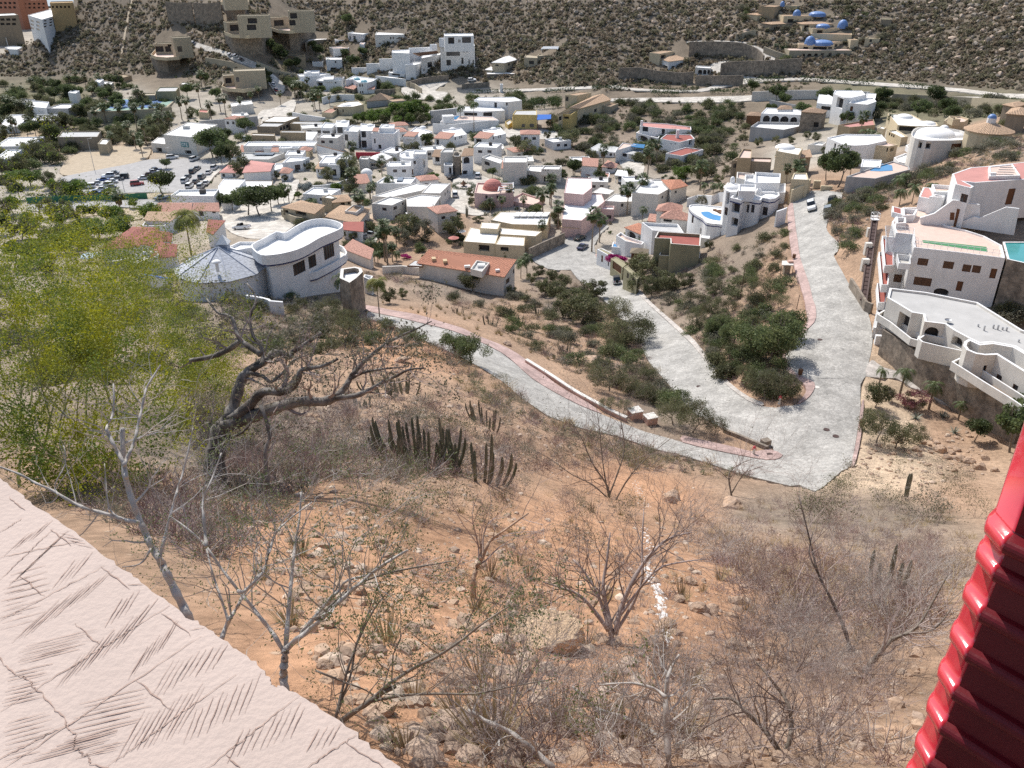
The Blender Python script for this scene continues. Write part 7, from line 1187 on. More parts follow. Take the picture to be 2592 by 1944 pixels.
trees('O',[(1130,1400,1240),(1250,1420,1220),(1330,1380,1180,1.2),(1450,1400,1190),(1560,1380,1120,1.2),(1680,1360,1100),(1800,1340,1080,1.2),(1900,1330,1120),(1740,1420,1250),(1580,1430,1280),(1050,1380,1250),(1960,1400,1250)],'bright','bright green thorn tree of the thicket above the row houses','green thicket')
trees('O',[(1400,1420,1260),(1630,1400,1200),(1860,1420,1240),(1200,1340,1220)],'olive','olive thorn tree of the thicket above the row houses','green thicket');trees('O',[(1440,1650,1470,1.2)],'grey','round grey green tree in front of the third row house',None)
trees('E',[(1100,275,165,1.1)],'dark','dark round tree between fourth and fifth row houses',None);trees('E',[(1150,525,450,1.3)],'bright','bright green tree at the left edge of the roundabout street',None)
trees('E',[(2175,475,360,1.1),(2100,480,430),(1580,495,420)],'dark','dark tree beside the cream house right of the roundabout','dark garden trees')
trees('E',[(1090,965,800,1.1),(1000,900,810),(930,990,860),(960,940,840)],'grey','bare grey tree on the orange dirt lot','grey trees of the dirt lot')
trees('E',[(640,420,340),(480,940,880),(560,960,890),(1200,690,640),(1430,640,560),(1430,700,640),(760,430,360),(870,380,340),(2080,470,440),(650,850,790),(690,880,810),(1030,790,720)],'olive','small garden tree between the white houses','small garden trees')
trees('F',[(445,475,360,1.1),(630,545,440,1.1),(1030,660,590),(980,640,600)],'dark','dark garden tree by the pink tile house and domed cream house','dark garden trees');trees('F',[(1255,525,400,1.3),(1210,500,400,1.1)],'bright','bright green broad tree under the red roofed white villa','bright trees under the red roofed villa')
trees('F',[(1350,530,390),(1410,520,380),(1450,480,390),(1500,540,460),(1340,320,240),(1400,260,180),(1290,180,110),(430,260,130,1.2),(330,250,170),(580,260,190),(250,210,150),(270,130,60),(520,90,30),(650,60,20),(1560,480,400),(1420,220,150)],'olive','olive thorn tree on the scrub slope around the red roofed white villa','thorn trees of the scrub valley')
trees('F',[(1370,705,620,1.2),(950,1180,1070),(900,1120,1050)],'grey','grey green tree in the gardens beside the pool terrace','grey garden trees')
trees('F',[(940,1240,1060,1.2),(1060,1300,1150,1.1),(1150,1330,1190),(900,1330,1190),(1010,1360,1220),(1250,1300,1180),(1430,1020,950)],'olive','olive green tree in front of the olive house, above the descending road','trees in front of the olive house')
trees('G',[(700,715,395,.85),(610,660,430,.8),(800,640,440,.8)],'dark','big dark green tree at the head of the road','dark trees at the road head');trees('G',[(60,390,310),(200,370,300),(320,370,300),(450,330,260),(520,350,270),(1000,180,60),(1200,260,200),(1750,220,160),(1900,140,60),(2010,140,50),(1540,130,60),(1680,200,150),(920,110,0),(600,460,380)],'olive','olive green tree among the upper right houses','trees among the upper right houses')
trees('H',[(560,560,240,.95),(440,520,270,.9),(680,420,210,.8),(330,470,300,.9),(220,400,260,.9)],'green','dense dark green tree on the island between the two roads','dense trees on the road island');trees('H',[(620,790,590,1.0),(480,770,580,.9),(700,780,640,.9),(390,680,560,.8)],'mesq','low grey green thorn bush at the tip of the road island','thorn bushes on the road island')
trees('H',[(90,330,200),(180,260,120),(300,230,130),(60,200,80),(480,180,30,1.1),(620,200,100),(200,120,0),(560,90,0)],'mesq','airy grey green thorn tree on the upper road island','thorn trees on the road island');trees('H',[(1245,850,690,.9),(1330,800,720,.8)],'olive','rust tinged bush at the roadside, lower right garden','rusty roadside bushes')
trees('H',[(1250,1080,880,1.0),(1380,1110,930,1.0),(1500,1080,940,.9),(1220,960,840,.9)],'mesq','sprawling grey green thorn bush on the sandy bank below the driveway','sprawling thorn bushes');trees('H',[(1890,1070,930,1.0)],'dark','dark glossy round bush above the boulder pile',None);trees('H',[(2120,1140,830,.9),(2200,1080,780,.9)],'dark','large dark tree at the right margin beside the red shutter','dark trees at the right margin')
trees('H',[(60,1010,800,1.0),(200,1030,900),(-60,960,780)],'mesq','airy thorn tree on the strip between the two lower roads','thorn trees between the lower roads')
trees('I',[(1015,350,210,1.1)],'olive','round dark bush tree in front of the long tiled house',None);trees('I',[(1270,380,310),(1440,260,180),(1530,300,210),(1600,330,240),(1400,300,230),(480,430,330),(560,400,330)],'olive','olive green tree around the long tiled house','trees around the long tiled house')
trees('I',[(1480,380,270),(1560,420,290),(1650,480,330,1.1),(1720,560,380,1.2),(1800,520,390),(1600,520,400),(1750,400,280),(1820,390,270)],'olive','dark olive thorn tree on the slope left of the descending road','thorn trees left of the descending road');trees('I',[(1930,560,380),(1940,720,510),(2070,700,490,1.1),(2110,660,520)],'mesq','flat topped thorn tree at the left kerb of the descending road','thorn trees at the kerb')
trees('I',[(1800,900,800,1.0),(1900,1000,830,1.2),(2020,1010,880),(2120,1060,930),(1880,1120,1030),(1990,1140,1050),(2140,940,830)],'mesq','grey green thorn tree above the low pink wall','thorn trees above the low wall');trees('I',[(900,770,610,.9),(1010,830,640,.9)],'green','feathery green bush overhanging the lower road','feathery bushes by the lower road')
trees('I',[(100,520,380),(180,600,440),(60,640,480),(220,700,520)],'mesq','olive bush at the foot of the stone retaining wall','bushes by the stone retaining wall')
trees('D',[(640,780,640,1.6),(800,760,625,1.3),(540,640,560),(870,580,510),(100,420,330,1.3),(200,440,320,1.3),(60,340,300),(350,480,390),(560,790,700)],'bright','spreading green tree south and west of the car park','spreading trees by the car park')
def mound(name,lab,cat,P,rx,ry,h,n,size,mat,lobes=10,yaw=0.,seed=1):
 r_=np.random.default_rng(seed);Q=clump_points(r_,n,lobes,1,1,0,.5);Q=Q*(rx*.75,ry*.75,h*.42)+(0,0,h*.55);c,s=math.cos(yaw),math.sin(yaw);Q=np.stack([Q[:,0]*c-Q[:,1]*s,Q[:,0]*s+Q[:,1]*c,Q[:,2]],1);Q[:,2]=np.maximum(Q[:,2],.02);V,F=leaf_quads(r_,Q,size)
 return tag(link(name,npmesh(name,V,F,[mat]),P),lab,cat)
P=hit(px('F',770,1120),2.5);mound('bougainvillea','bright magenta bougainvillea spilling over the street wall','bush',P-(0,0,.6),4.2,1.6,2.6,2600,.16,'magenta_bract',10,-.75)
P=hit(px('E',960,1085),0);mound('bougainvillea','purple bougainvillea beside the long tiled house','bush',P,2.6,1.3,1.4,900,.15,'magenta_bract',6,.1,2);P=hit(px('D',540,508));mound('bougainvillea','red flowering hedge at the lower edge of the car park','bush',P,4,1.4,1.5,700,.2,'magenta_bract',6,0,3)
P=hit(px('H',1475,850));mound('flowering_bush','round pink flowering bush in the garden below the driveway','bush',P,2.3,2.1,2.4,3800,.09,'pink_flower',12,0,4)
P=hit(px('N',1300,400));mound('banana_plants','lush green banana and shrub bed against the stone base of the lower villa','bush',P,3.2,1.6,2.6,2600,.2,'leaf_dark',10,-.5,5);P=hit(px('P',1640,1265));mound('flowering_bush','red flowering bush beside the vaulted white house','bush',P,1.6,1.3,1.8,700,.13,'pink_flower',6,0,6)
for k,(t,x,y,lab,m)in enumerate((('E',1305,790,'clipped round hedge left of the roundabout street mouth','hedge_leaf'),('E',1325,835,'small clipped hedge below the larger clipped one','hedge_leaf'),('E',1255,890,'clipped drum shaped hedge on the dirt lot','leaf_bright'),('E',1905,725,'clipped bright hedge under the fan palms','leaf_bright'),('E',1480,815,'low rust tinted hedge bed beside the dirt lot','leaf_olive'))):
 P=hit(px(t,x,y));mound('clipped_hedge',lab,'hedge',P,2.2 if k else 2.6,1.7,1.7,1500,.13,m,14,.1,30+k)
q=hit(px('E',1372,560));root=thing('roundabout','small roundabout island with round hedge and dark fountain','roundabout',q);mb=MB();mb.tube([(*q[:2],q[2]-.3),(*q[:2],q[2]+.35)],3.0,24);mb.build('kerb_ring','kerb_stone',root)
r_=np.random.default_rng(3);a=r_.uniform(0,6.28,1600);rad=r_.uniform(2.7,4.2,1600);V,F=leaf_quads(r_,np.stack([rad*np.cos(a),rad*np.sin(a),r_.uniform(.1,.9,1600)],1),.14);link('hedge_ring',npmesh('hedge_ring',V,F,['hedge_leaf']),parent=root)
mb=MB();mb.tube([q,q+(0,0,.9),q+(0,0,1.0),q+(0,0,2.0),q+(0,0,2.4)],[.5,.35,1.1,.2,.05],10);mb.build('fountain','timber',root)
def hedge(t,P,h,w,lab,n=None,mat='hedge_leaf'):
 W=[hit(px(t,*p))for p in P];r_=np.random.default_rng(len(lab));Q=[];tot=sum(np.linalg.norm(b-a)for a,b in zip(W[:-1],W[1:]))
 for a,b in zip(W[:-1],W[1:]):
  L=np.linalg.norm(b-a);m=int((n or 30)*L);d=unit((b-a)[:2]);s=np.array([-d[1],d[0]]);t_=r_.uniform(0,1,m)[:,None];o=r_.uniform(-w/2,w/2,m);z=r_.uniform(0,1,m)**.6*h*(1+.12*np.sin(t_[:,0]*L*.9));B_=a+(b-a)*t_;Q.append(np.stack([B_[:,0]+s[0]*o,B_[:,1]+s[1]*o,B_[:,2]+z],1))
 Q=np.concatenate(Q)-W[0];V,F=leaf_quads(r_,Q,.30);return tag(link('hedge',npmesh('hedge',V,F,[mat]),W[0]),lab,'hedge')
hedge('B',[(1590,700),(1680,706),(1850,690)],4.5,2.5,'tall dense hedge above the yellow house',60)
for lab,P in(('hedge along the far road, left piece',[(1280,606),(1380,604),(1440,600)]),('hedge along the far road, right of the gatehouse pillar',[(1460,598),(1540,594)]),('hedge along the far road, above the beige gable house',[(1740,602),(1850,594),(1930,588)]),('hedge along the far road, before the big bend',[(2040,585),(2200,585)])):hedge('B',P,1.8,2,lab)
for lab,P in(('long double hedge below the far road, left part',[(0,460),(90,460),(180,462)]),('long double hedge below the far road, middle part',[(290,470),(420,476),(540,474)]),('hedge on the terrace under the curved stone wall',[(600,480),(720,480),(820,476)]),('hedge along the upper far road, first piece',[(770,425),(850,422),(980,415)]),('hedge along the upper far road, long piece',[(1060,415),(1250,425),(1440,440)]),('hedge along the upper far road, right piece',[(1570,446),(1680,456),(1780,470)]),('hedge under the upper far road, right piece',[(300,490),(440,492)]),('hedge row in the hacienda garden',[(930,245),(1000,260)])):hedge('C',P,2.2,2.4,lab)
wall_line('retaining_wall','grey retaining wall between the two far roads, right half','C',[(820,470),(1000,462),(1200,462),(1420,470)],4,'pale_stucco',.5);wall_line('retaining_wall','dark retaining wall below the far road at the right margin','C',[(1540,480),(1750,490),(1950,500),(2200,512)],3.5,'beige_stucco',.5);wall_line('retaining_wall','white roadside wall above the grey arched villa','C',[(910,512),(1000,530),(1130,552)],3,'grey_stucco',.5)
hedge('D',[(165,520),(400,512),(690,505)],1.5,2.2,'dark hedge along the lower edge of the car park');material('green_screen',(.06,.20,.11),.8,.1,1);wall_line('fence','green mesh fence at the lower edge of the car park','D',[(165,512),(420,498),(700,492),(950,482)],1.8,'green_screen',.08,cat='fence')
for(t,x,y)in(('N',1280,700),('N',1420,880),('N',980,720),('N',1560,520)):
 P=hit(px(t,x,y));r_=np.random.default_rng(int(x));V=[]
 for k in range(46):
  a,e=r_.uniform(0,6.28),r_.uniform(.1,1.4);d=np.array([math.cos(a)*math.cos(e),math.sin(a)*math.cos(e),math.sin(e)]);s=unit(np.cross(d,(0,0,1)))*.05;L=r_.uniform(.8,1.2);V+=[-s,s,d*L+s*.1,d*L-s*.1]
 tag(link('agave',npmesh('agave',np.array(V),np.arange(len(V)).reshape(-1,4),['agave_leaf']),P),'spiky agave rosette in the garden below the driveway','agave','agaves in the garden')
# ---- cactus clumps
def cactus(P,n,h0,h1,spread,r,lab,grp,seed):
 r_=np.random.default_rng(seed);mb=MB()
 for k in range(n):
  a=r_.uniform(0,6.28);q=r_.uniform(.1,1)**.6*spread;b_=np.array([q*math.cos(a),q*math.sin(a),0.]);b_[2]=terr(P[0]+b_[0],P[1]+b_[1])-P[2]-.15;H=r_.uniform(h0,h1);ln=np.array([math.cos(a),math.sin(a)])*q*.45;path,rad=[np.array([0,0,-.45])],[r*.6]
  for j,f in enumerate((0,.12,.3,.55,.8,.93,1.0)):path.append(b_+(ln[0]*(1-(1-f)**2),ln[1]*(1-(1-f)**2),H*f));rad.append(r*(.75,.95,1,1,.92,.7,.22)[j]*r_.uniform(.95,1.05))
  s0=len(mb.v);mb.tube(path,rad,10)
  for i in range(s0,len(mb.v)):
   if(i-s0)%2:c=path[(i-s0)//10];v=np.array(mb.v[i]);mb.v[i]=tuple(c+(v-c)*.72)
 o=mb.build('cactus','cactus_skin');o.location=P;return tag(o,lab,'cactus',grp)
for k,(t,x,y,n,h0,h1,sp,lab)in enumerate((('I',690,1465,34,.9,2.5,1.5,'wide clump of grey green organ pipe cactus on the slope, middle'),('I',1050,1560,26,1.0,2.7,1.2,'tall cactus clump right of the wide one, above the orange bank'),('I',1110,1230,14,.8,2.0,1.1,'cactus clump nearest below the lower road kerb'),('I',440,1010,12,.6,1.6,1.4,'cactus clump behind the gnarled limb'),('I',560,1010,10,.6,1.5,1.0,'small cactus clump right behind the gnarled limb'),('I',310,1090,8,.4,1.0,.8,'low drooping cactus under the gnarled limb'),('I',1125,570,9,.9,2.0,1.0,'left of two cactus clumps on the slope above the pavement'),('I',1300,560,9,1.0,2.2,.9,'right of two cactus clumps on the slope above the pavement'),('I',1610,735,10,.9,2.0,1.1,'cactus clump beside the flat rock, above the low wall'),('I',1450,500,8,.9,2.2,.9,'cactus clump under the olive trees by the tiled house'),('I',920,495,7,.8,1.8,.8,'dark cactus clump nearest the tiled house'),('M',1390,620,2,1.2,1.6,.3,'pair of short cactus posts near the right edge'),('M',1500,650,4,1.0,1.9,.5,'four cactus posts left of the red shutter'),('M',1560,130,2,2.2,3.0,.5,'two tall leaning cactus posts on the sandy bank'),('M',1110,250,1,.9,1.0,.1,'single short cactus post in the dry brush'),('E',1160,800,5,3.0,5.5,1.0,'tall garden cactus left of the roundabout street mouth'),('E',1210,790,4,3.5,6,.8,'tallest garden cactus beside the street mouth'),('E',1250,785,3,2.5,3.6,.6,'short garden cactus beside the clipped hedge'),('E',1385,780,4,2.5,4.0,.8,'garden cactus right of the clipped hedge'))):
 P=on_ground(t,x,y);cactus(P,n,h0,h1,sp,.07 if h1<3 else .16,lab,'cactus clumps',500+k)
for(x,y,z,p)in scatter([(0,470),(330,470),(420,560),(330,640),(160,700),(0,720)],34,88,18):put_tree(random.choice(('bright','olive','dark')),(x,y,z),random.uniform(4,7),'green tree behind the yellow palo verde crowns, left edge','trees behind the palo verdes')
# ---------------------------------------------------------------- dry scrub of the slopes (regions in photo pixels)
MIDL=[(470,880),(900,880),(1240,1010),(1600,1190),(1200,1210),(900,1230),(560,1260),(470,1100)]
shrubs(BARE,MIDL,64,1,.6,1.15,'dry_shrub','bare mauve grey shrub on the slope below the gnarled tree','bare shrubs of the middle slope');shrubs(SPARSE,MIDL,40,2,.55,1.0,'thorn_shrub','thinly leaved thorn shrub on the slope below the lower road','thorn shrubs of the middle slope')
shrubs(BARE,[(640,1000),(1000,1060),(1000,1200),(640,1260)],34,3,.7,1.2,'twiggy_bush','dense bare shrub in the thicket left of the cactus clump','bare shrubs left of the cactus')
NEARR=[(1700,1290),(2000,1265),(2300,1250),(2470,1330),(2440,1480),(2300,1620),(1950,1560),(1750,1400)]
shrubs(BARE,NEARR,64,4,.7,1.25,'dry_shrub','grey brown bare shrub on the dry bank right of the white line','bare shrubs of the right bank');shrubs(SPARSE,[(1950,1180),(2200,1180),(2480,1200),(2470,1330),(2000,1330)],26,5,.9,1.5,'thorn_shrub','olive grey thorn shrub on the sandy bank beside the hairpin','thorn shrubs of the sandy bank')
FRONT=[(1180,1780),(1540,1760),(1720,1630),(2050,1560),(2330,1500),(2300,1944),(1150,1944)]
shrubs(BARE_NEAR,FRONT,56,6,.36,.70,'twiggy_bush','tangled bare grey shrub in the bottom foreground','bare shrubs of the foreground');shrubs(BARE_NEAR,[(1800,1480),(2380,1400),(2380,1700),(2000,1750)],18,7,.5,.9,'twiggy_bush','large bare reddish grey shrub left of the red shutter','bare shrubs by the shutter')
shrubs(BARE,[(1000,1230),(1600,1230),(1700,1420),(1550,1560),(1050,1500)],22,8,.28,.5,'twiggy_bush','small bare shrub on the orange stony ground','small shrubs of the orange ground')
shrubs(TUFT,[(600,1200),(1700,1200),(2200,1500),(2200,1900),(1000,1900),(640,1500)],60,9,.5,1.1,'grass_tuft','dry straw coloured grass tuft on the stony slope','dry grass tufts','grass')
BETW=[(1000,690),(1120,740),(1240,770),(1420,700),(1560,750),(1700,900),(1860,1040),(1700,1040),(1480,960),(1330,880),(1180,790)]
shrubs(SCRUB,BETW,70,10,.8,1.5,'green_shrub','grey green shrub on the slope between the lower road and the descending road','shrubs between the roads');shrubs(BARE,BETW,46,11,.8,1.5,'dry_shrub','bare grey shrub on the slope between the lower road and the descending road','bare shrubs between the roads')
shrubs(BARE,[(880,690),(1000,680),(1180,740),(1250,760),(1150,790),(1000,730)],24,12,.9,1.5,'dry_shrub','bare shrub below the pale wall of the long tiled house','bare shrubs by the tiled house');shrubs(TUFT,[(940,760),(1150,820),(1500,960),(1400,900),(1150,780)],30,13,1.0,1.8,'grass_tuft','dry straw grass tuft along the pink pavement','grass tufts at the pavement','grass')
LEFT=[(560,740),(880,760),(1100,850),(1230,940),(1000,900),(560,900)]
shrubs(SCRUB,LEFT,34,14,.8,1.5,'green_shrub','olive shrub behind the gnarled tree, above the lower road','shrubs behind the gnarled tree');shrubs(BARE,LEFT,20,15,.8,1.4,'dry_shrub','bare shrub behind the gnarled tree','bare shrubs behind the gnarled tree');shrubs(SCRUB,[(0,640),(330,700),(560,700),(560,900),(300,1000),(0,1000)],50,16,.9,1.7,'green_shrub','olive shrub on the slope behind the yellow tree','shrubs behind the yellow tree')
ISLE=[(1560,790),(1650,690),(1850,640),(1985,590),(2000,700),(1960,800),(2020,880),(1980,1000),(1860,980),(1700,870)]
shrubs(SCRUB,ISLE,66,17,.8,1.6,'green_shrub','grey green shrub on the island between the two roads','shrubs of the road island');shrubs(BARE,ISLE,26,18,.9,1.6,'dry_shrub','bare brown shrub on the island between the two roads','bare shrubs of the road island');shrubs(LEAFY,[(1730,880),(1800,800),(2000,800),(2010,920),(1960,1010),(1860,970)],16,19,1.0,1.6,'green_shrub','leafy green shrub near the tip of the road island','leafy shrubs of the road island')
RS=[(2090,500),(2200,450),(2330,410),(2592,290),(2592,400),(2440,440),(2290,480),(2210,560),(2150,640),(2110,600)]
shrubs(SCRUB,RS,56,20,.9,1.7,'green_shrub','olive grey shrub on the brown slope above the right villa','shrubs of the right slope');shrubs(BARE,RS,34,21,.9,1.7,'dry_shrub','bare brown shrub on the slope above the right villa','bare shrubs of the right slope');shrubs(SCRUB,[(2530,660),(2592,640),(2592,860),(2500,780)],12,22,1.0,1.6,'green_shrub','brown green shrub on the bank between the two right villas','shrubs between the right villas')
VAL=[(1380,300),(1500,270),(1640,255),(1880,265),(1900,330),(1880,410),(1760,440),(1580,410),(1420,370)]
shrubs(SCRUB,VAL,90,23,1.4,2.6,'valley_shrub','grey green shrub in the scrub valley around the red roofed villa','shrubs of the scrub valley');shrubs(LEAFY,VAL,50,24,1.4,2.4,'valley_shrub','green shrub in the scrub valley around the red roofed villa','green shrubs of the scrub valley');shrubs(SCRUB,[(2080,250),(2592,250),(2592,300),(2400,300),(2200,280)],44,25,1.5,2.5,'valley_shrub','dark shrub below the far road, upper right','shrubs below the far road')
TOWN=[(430,300),(700,260),(1100,300),(1420,340),(1720,430),(1700,560),(1560,620),(1380,610),(1180,660),(900,640),(560,560),(470,420)]
shrubs(LEAFY,TOWN,74,26,1.0,2.0,'garden_shrub','green garden shrub between the houses of the town','garden shrubs of the town');shrubs(SCRUB,[(1020,560),(1180,560),(1200,620),(1050,640)],12,27,.5,.9,'garden_shrub','dry shrub on the orange dirt lot','shrubs of the dirt lot');shrubs(LEAFY,[(0,215),(260,200),(420,260),(440,330),(300,440),(100,420),(0,470)],100,28,1.5,3.0,'garden_shrub','green shrub among the low white roofs at the far left','shrubs of the far left');shrubs(LEAFY,[(720,190),(900,200),(1150,240),(1400,250),(1500,280),(1200,290),(900,260),(720,260)],60,29,1.4,2.6,'garden_shrub','green shrub between the hill houses and the town','shrubs under the hill houses')
for k,(poly,n,kind)in enumerate((([(0,230),(250,215),(420,280),(430,400),(250,420),(0,460)],26,'olive'),([(0,240),(200,225),(420,300),(300,400),(0,420)],16,'dark'),([(470,330),(700,280),(1000,330),(1400,380),(1680,450),(1500,600),(1200,640),(800,600)],12,'olive'),([(700,60),(860,40),(950,160),(800,260),(600,240)],18,'dark'),([(1900,230),(2150,250),(2500,270),(2400,320),(2150,330),(1950,330)],16,'dark'))):
 for(x,y,z,p)in scatter(poly,n,60+k,8):put_tree(kind,(x,y,z),random.uniform(5,8),('olive green tree among the low roofs at the far left','dark tree among the low roofs at the far left','small green tree between the houses of the town','dark tree between the white houses under the far hill','dark tree between the upper right houses')[k],'scattered trees %s'%('far left','far left, dark','of the town','under the far hill','of the upper right')[k])
for(x,y,z,p)in scatter([(0,230),(260,215),(440,290),(430,380),(200,330),(0,360)],22,77,10):put_palm('fan',(x,y,z),random.uniform(5,9),'fan palm rising above the low roofs and trees at the far left','palms of the far left')
def clumps_stuff(name,polys,n,leaves,cs,size,mats,seed,rock=False):
 r_=np.random.default_rng(seed);sp=scatter(polys,n,seed);C_=np.array([[s[0],s[1],s[2]]for s in sp]);m=len(C_)
 sc=r_.uniform(.6,1.5,m);i=np.repeat(np.arange(m),leaves);d=r_.normal(0,1,(len(i),3));d/=np.linalg.norm(d,axis=1,keepdims=True);P=C_[i]+d*(r_.uniform(.3,1,(len(i),1)))*(cs,cs,cs*.7)*sc[i][:,None]+np.array([0,0,cs*.45]);V,F=leaf_quads(r_,P,size,.7)
 mi=np.repeat(r_.integers(0,len(mats),m),leaves);return tag(link(name,npmesh(name,V,F,mats,mi)),kind='stuff')
HILL=[(0,140),(90,95),(175,36),(200,2),(2590,2),(2590,232),(2300,205),(1900,200),(1500,225),(1300,205),(1000,200),(820,120),(700,110),(560,190),(300,190),(0,195)]
material('hill_scrub_brown',(.245,.20,.145),.9,.3,.4,trans=.45);material('hill_scrub_grey',(.27,.235,.185),.9,.3,.4,trans=.45);material('hill_scrub_green',(.205,.19,.125),.9,.3,.4,trans=.45)
tag(clumps_stuff('hillside_scrub',HILL,10500,13,.85,.55,['hill_scrub_brown','hill_scrub_grey','hill_scrub_brown','hill_scrub_green'],91),'brown grey scrub covering the far hillside',None)
def rock_arrays(r_,seg=1):
 t=(1+5**.5)/2;V=np.array([(-1,t,0),(1,t,0),(-1,-t,0),(1,-t,0),(0,-1,t),(0,1,t),(0,-1,-t),(0,1,-t),(t,0,-1),(t,0,1),(-t,0,-1),(-t,0,1)],float);F=[(0,11,5),(0,5,1),(0,1,7),(0,7,10),(0,10,11),(1,5,9),(5,11,4),(11,10,2),(10,7,6),(7,1,8),(3,9,4),(3,4,2),(3,2,6),(3,6,8),(3,8,9),(4,9,5),(2,4,11),(6,2,10),(8,6,7),(9,8,1)]
 V=V/np.linalg.norm(V[0])
 for _ in range(seg):
  V=list(map(tuple,V));c={};G=[]
  def mid(a,b):
   k=(min(a,b),max(a,b))
   if k not in c:q=(np.array(V[a])+np.array(V[b]))/2;V.append(tuple(q/np.linalg.norm(q)));c[k]=len(V)-1
   return c[k]
  for a,b,d in F:x,y,z=mid(a,b),mid(b,d),mid(d,a);G+=[(a,x,z),(b,y,x),(d,z,y),(x,y,z)]
  F=G;V=np.array(V)
 V=np.array(V);K=r_.normal(0,1,(7,3));K/=np.linalg.norm(K,axis=1,keepdims=True)
 for k in K:dd=V@k;cut=r_.uniform(.55,.85);V=V-np.outer(np.maximum(dd-cut,0),k)
 return V*r_.uniform(.93,1.07,(len(V),1)),np.array(F)
material('rock_tan',(.44,.31,.215),.92,.35,3,.6,9,col2=(.34,.25,.19),rnd=.15);material('rock_pale',(.52,.42,.33),.92,.3,3,.5,9,col2=(.40,.30,.23));material('hill_rock',(.29,.25,.205),.95,.3,.5);material('lime_white',(.64,.61,.58),.9,.1,5)
def rocks_stuff(name,spots,s0,s1,mats,seed,flat=.7,lab=None,power=2.):
 r_=np.random.default_rng(seed);B_=[rock_arrays(r_,0)for _ in range(8)];V,F,M,o=[],[],[],0
 for(x,y,z,p)in spots:
  v,f=B_[r_.integers(0,8)];a=r_.uniform(0,6.28);s=s0+(s1-s0)*r_.uniform(0,1)**power;c,sn=math.cos(a),math.sin(a);w=v*(s*r_.uniform(.7,1.3),s*r_.uniform(.7,1.3),s*flat);w=np.stack([w[:,0]*c-w[:,1]*sn,w[:,0]*sn+w[:,1]*c,w[:,2]],1)+(x,y,z+s*.15);V.append(w);F.append(f+o);M.append(np.full(len(f),r_.integers(0,len(mats))));o+=len(v)
 o=link(name,npmesh(name,np.concatenate(V),np.concatenate(F),mats,np.concatenate(M)));tag(o,kind='stuff');return o
rocks_stuff('hillside_boulders',scatter(HILL,1500,92),.3,1.7,['hill_rock','hill_rock','rock_pale'],93,.8,power=3.)
rocks_stuff('hillside_boulders',scatter([(1250,0),(2590,0),(2590,200),(2250,190),(2000,100),(1500,90)],1100,94),.3,2.0,['hill_rock','rock_pale'],95,.8,power=3.)
rocks_stuff('loose_stones',scatter([(560,1230),(900,1150),(1250,1060),(1650,1200),(2000,1260),(2300,1300),(2350,1900),(2200,1944),(1020,1944),(640,1500)],2600,96),.025,.17,['rock_tan','rock_tan','rock_pale'],97,.6,power=3.);rocks_stuff('loose_stones',scatter([(640,800),(1000,850),(1240,1000),(1600,1180),(1200,1200),(700,1100)],900,98),.05,.35,['rock_tan','rock_pale'],99,.6,power=3.);rocks_stuff('loose_stones',scatter([(2150,1130),(2480,1090),(2500,1200),(2300,1240),(2150,1200)],350,100),.06,.4,['rock_tan','rock_pale'],101,.6,power=3.);rocks_stuff('loose_stones',scatter(RS,500,102),.06,.5,['rock_tan','hill_rock'],103,.6,power=3.);rocks_stuff('loose_stones',scatter(BETW,500,104),.05,.4,['rock_tan','rock_pale'],105,.6,power=3.)
ROCKS=[]
for k in range(6):v,f=rock_arrays(np.random.default_rng(700+k),2);ROCKS.append(npmesh('boulder',v*(1,1,.72),f,['rock_tan']))
def boulder(t,x,y,wpx,lab,grp=None,k=None,squash=1.):
 P=on_ground(t,x,y);dep=P[1]*CP-(P[2]-80)*SP;s=wpx/TILES[t][2]*dep/FPX/2;o=link('boulder',ROCKS[random.randrange(6)if k is None else k],P+(0,0,s*.25));o.scale=(s,s*random.uniform(.7,1.1),s*squash*random.uniform(.8,1.1));o.rotation_euler=(random.uniform(-.3,.3),random.uniform(-.3,.3),random.uniform(0,6.28));return tag(o,lab,'rock',grp)
v,f=rock_arrays(np.random.default_rng(777),3);v=v.copy();v[:,2]=np.clip(v[:,2],-1,.38+.05*np.sin(v[:,0]*4));v=np.where(np.abs(v)>0,v,v);P=on_ground('L',1290,960);dep=P[1]*CP-(P[2]-80)*SP;s=400/2.2298*dep/FPX/2
o=link('boulder',npmesh('boulder',v*(1.08,.72,.85),f,[material('boulder_tan',(.56,.41,.27),.9,.25,4,.6,12)]),P+(0,0,s*.32));o.scale=(s,s,s);o.rotation_euler=(.12,-.05,.08);tag(o,'big flat topped boulder with dark hollow under it, bottom centre','rock')
for r in((1070,1000,120),(1100,900,110),(840,1170,150),(560,1220,120),(600,1300,100),(700,1110,110),(250,680,90),(1980,870,130),(1600,940,90),(1930,970,130),(50,1090,110),(1250,690,90),(660,750,70),(1990,160,110),(2050,720,90)):boulder('L',r[0],r[1],r[2],'pinkish tan rock lying on the orange slope, bottom centre','rocks of the orange slope')
for r in((550,190,140,'squarish boulder at the rim of the slope above the hairpin'),(590,730,110,'tilted flat rock on the stony bank, bottom right of the white line'),(560,980,140,'dark grey rock among the bare shrubs')):boulder('M',r[0],r[1],r[2],r[3])
for r in((380,780,120),(450,790,110),(330,620,80),(760,840,90),(230,140,120)):boulder('M',r[0],r[1],r[2],'pale slab rock on the stony bank right of the white line','slab rocks of the stony bank')
for r in((990,1080,130),(885,1095,80),(1260,1090,150),(1380,1110,100),(1450,1080,90),(1470,1190,150),(1580,1220,150),(1700,1290,170),(1770,1180,130),(1060,1000,90),(1220,1000,90),(1340,1170,110),(1880,1320,100),(1420,1320,90),(1020,1140,70),(735,1120,60),(1150,1110,70),(1400,1050,60)):boulder('N',r[0],r[1],r[2],'tan boulder of the pile on the sandy bank below the dark bush','boulder pile on the sandy bank')
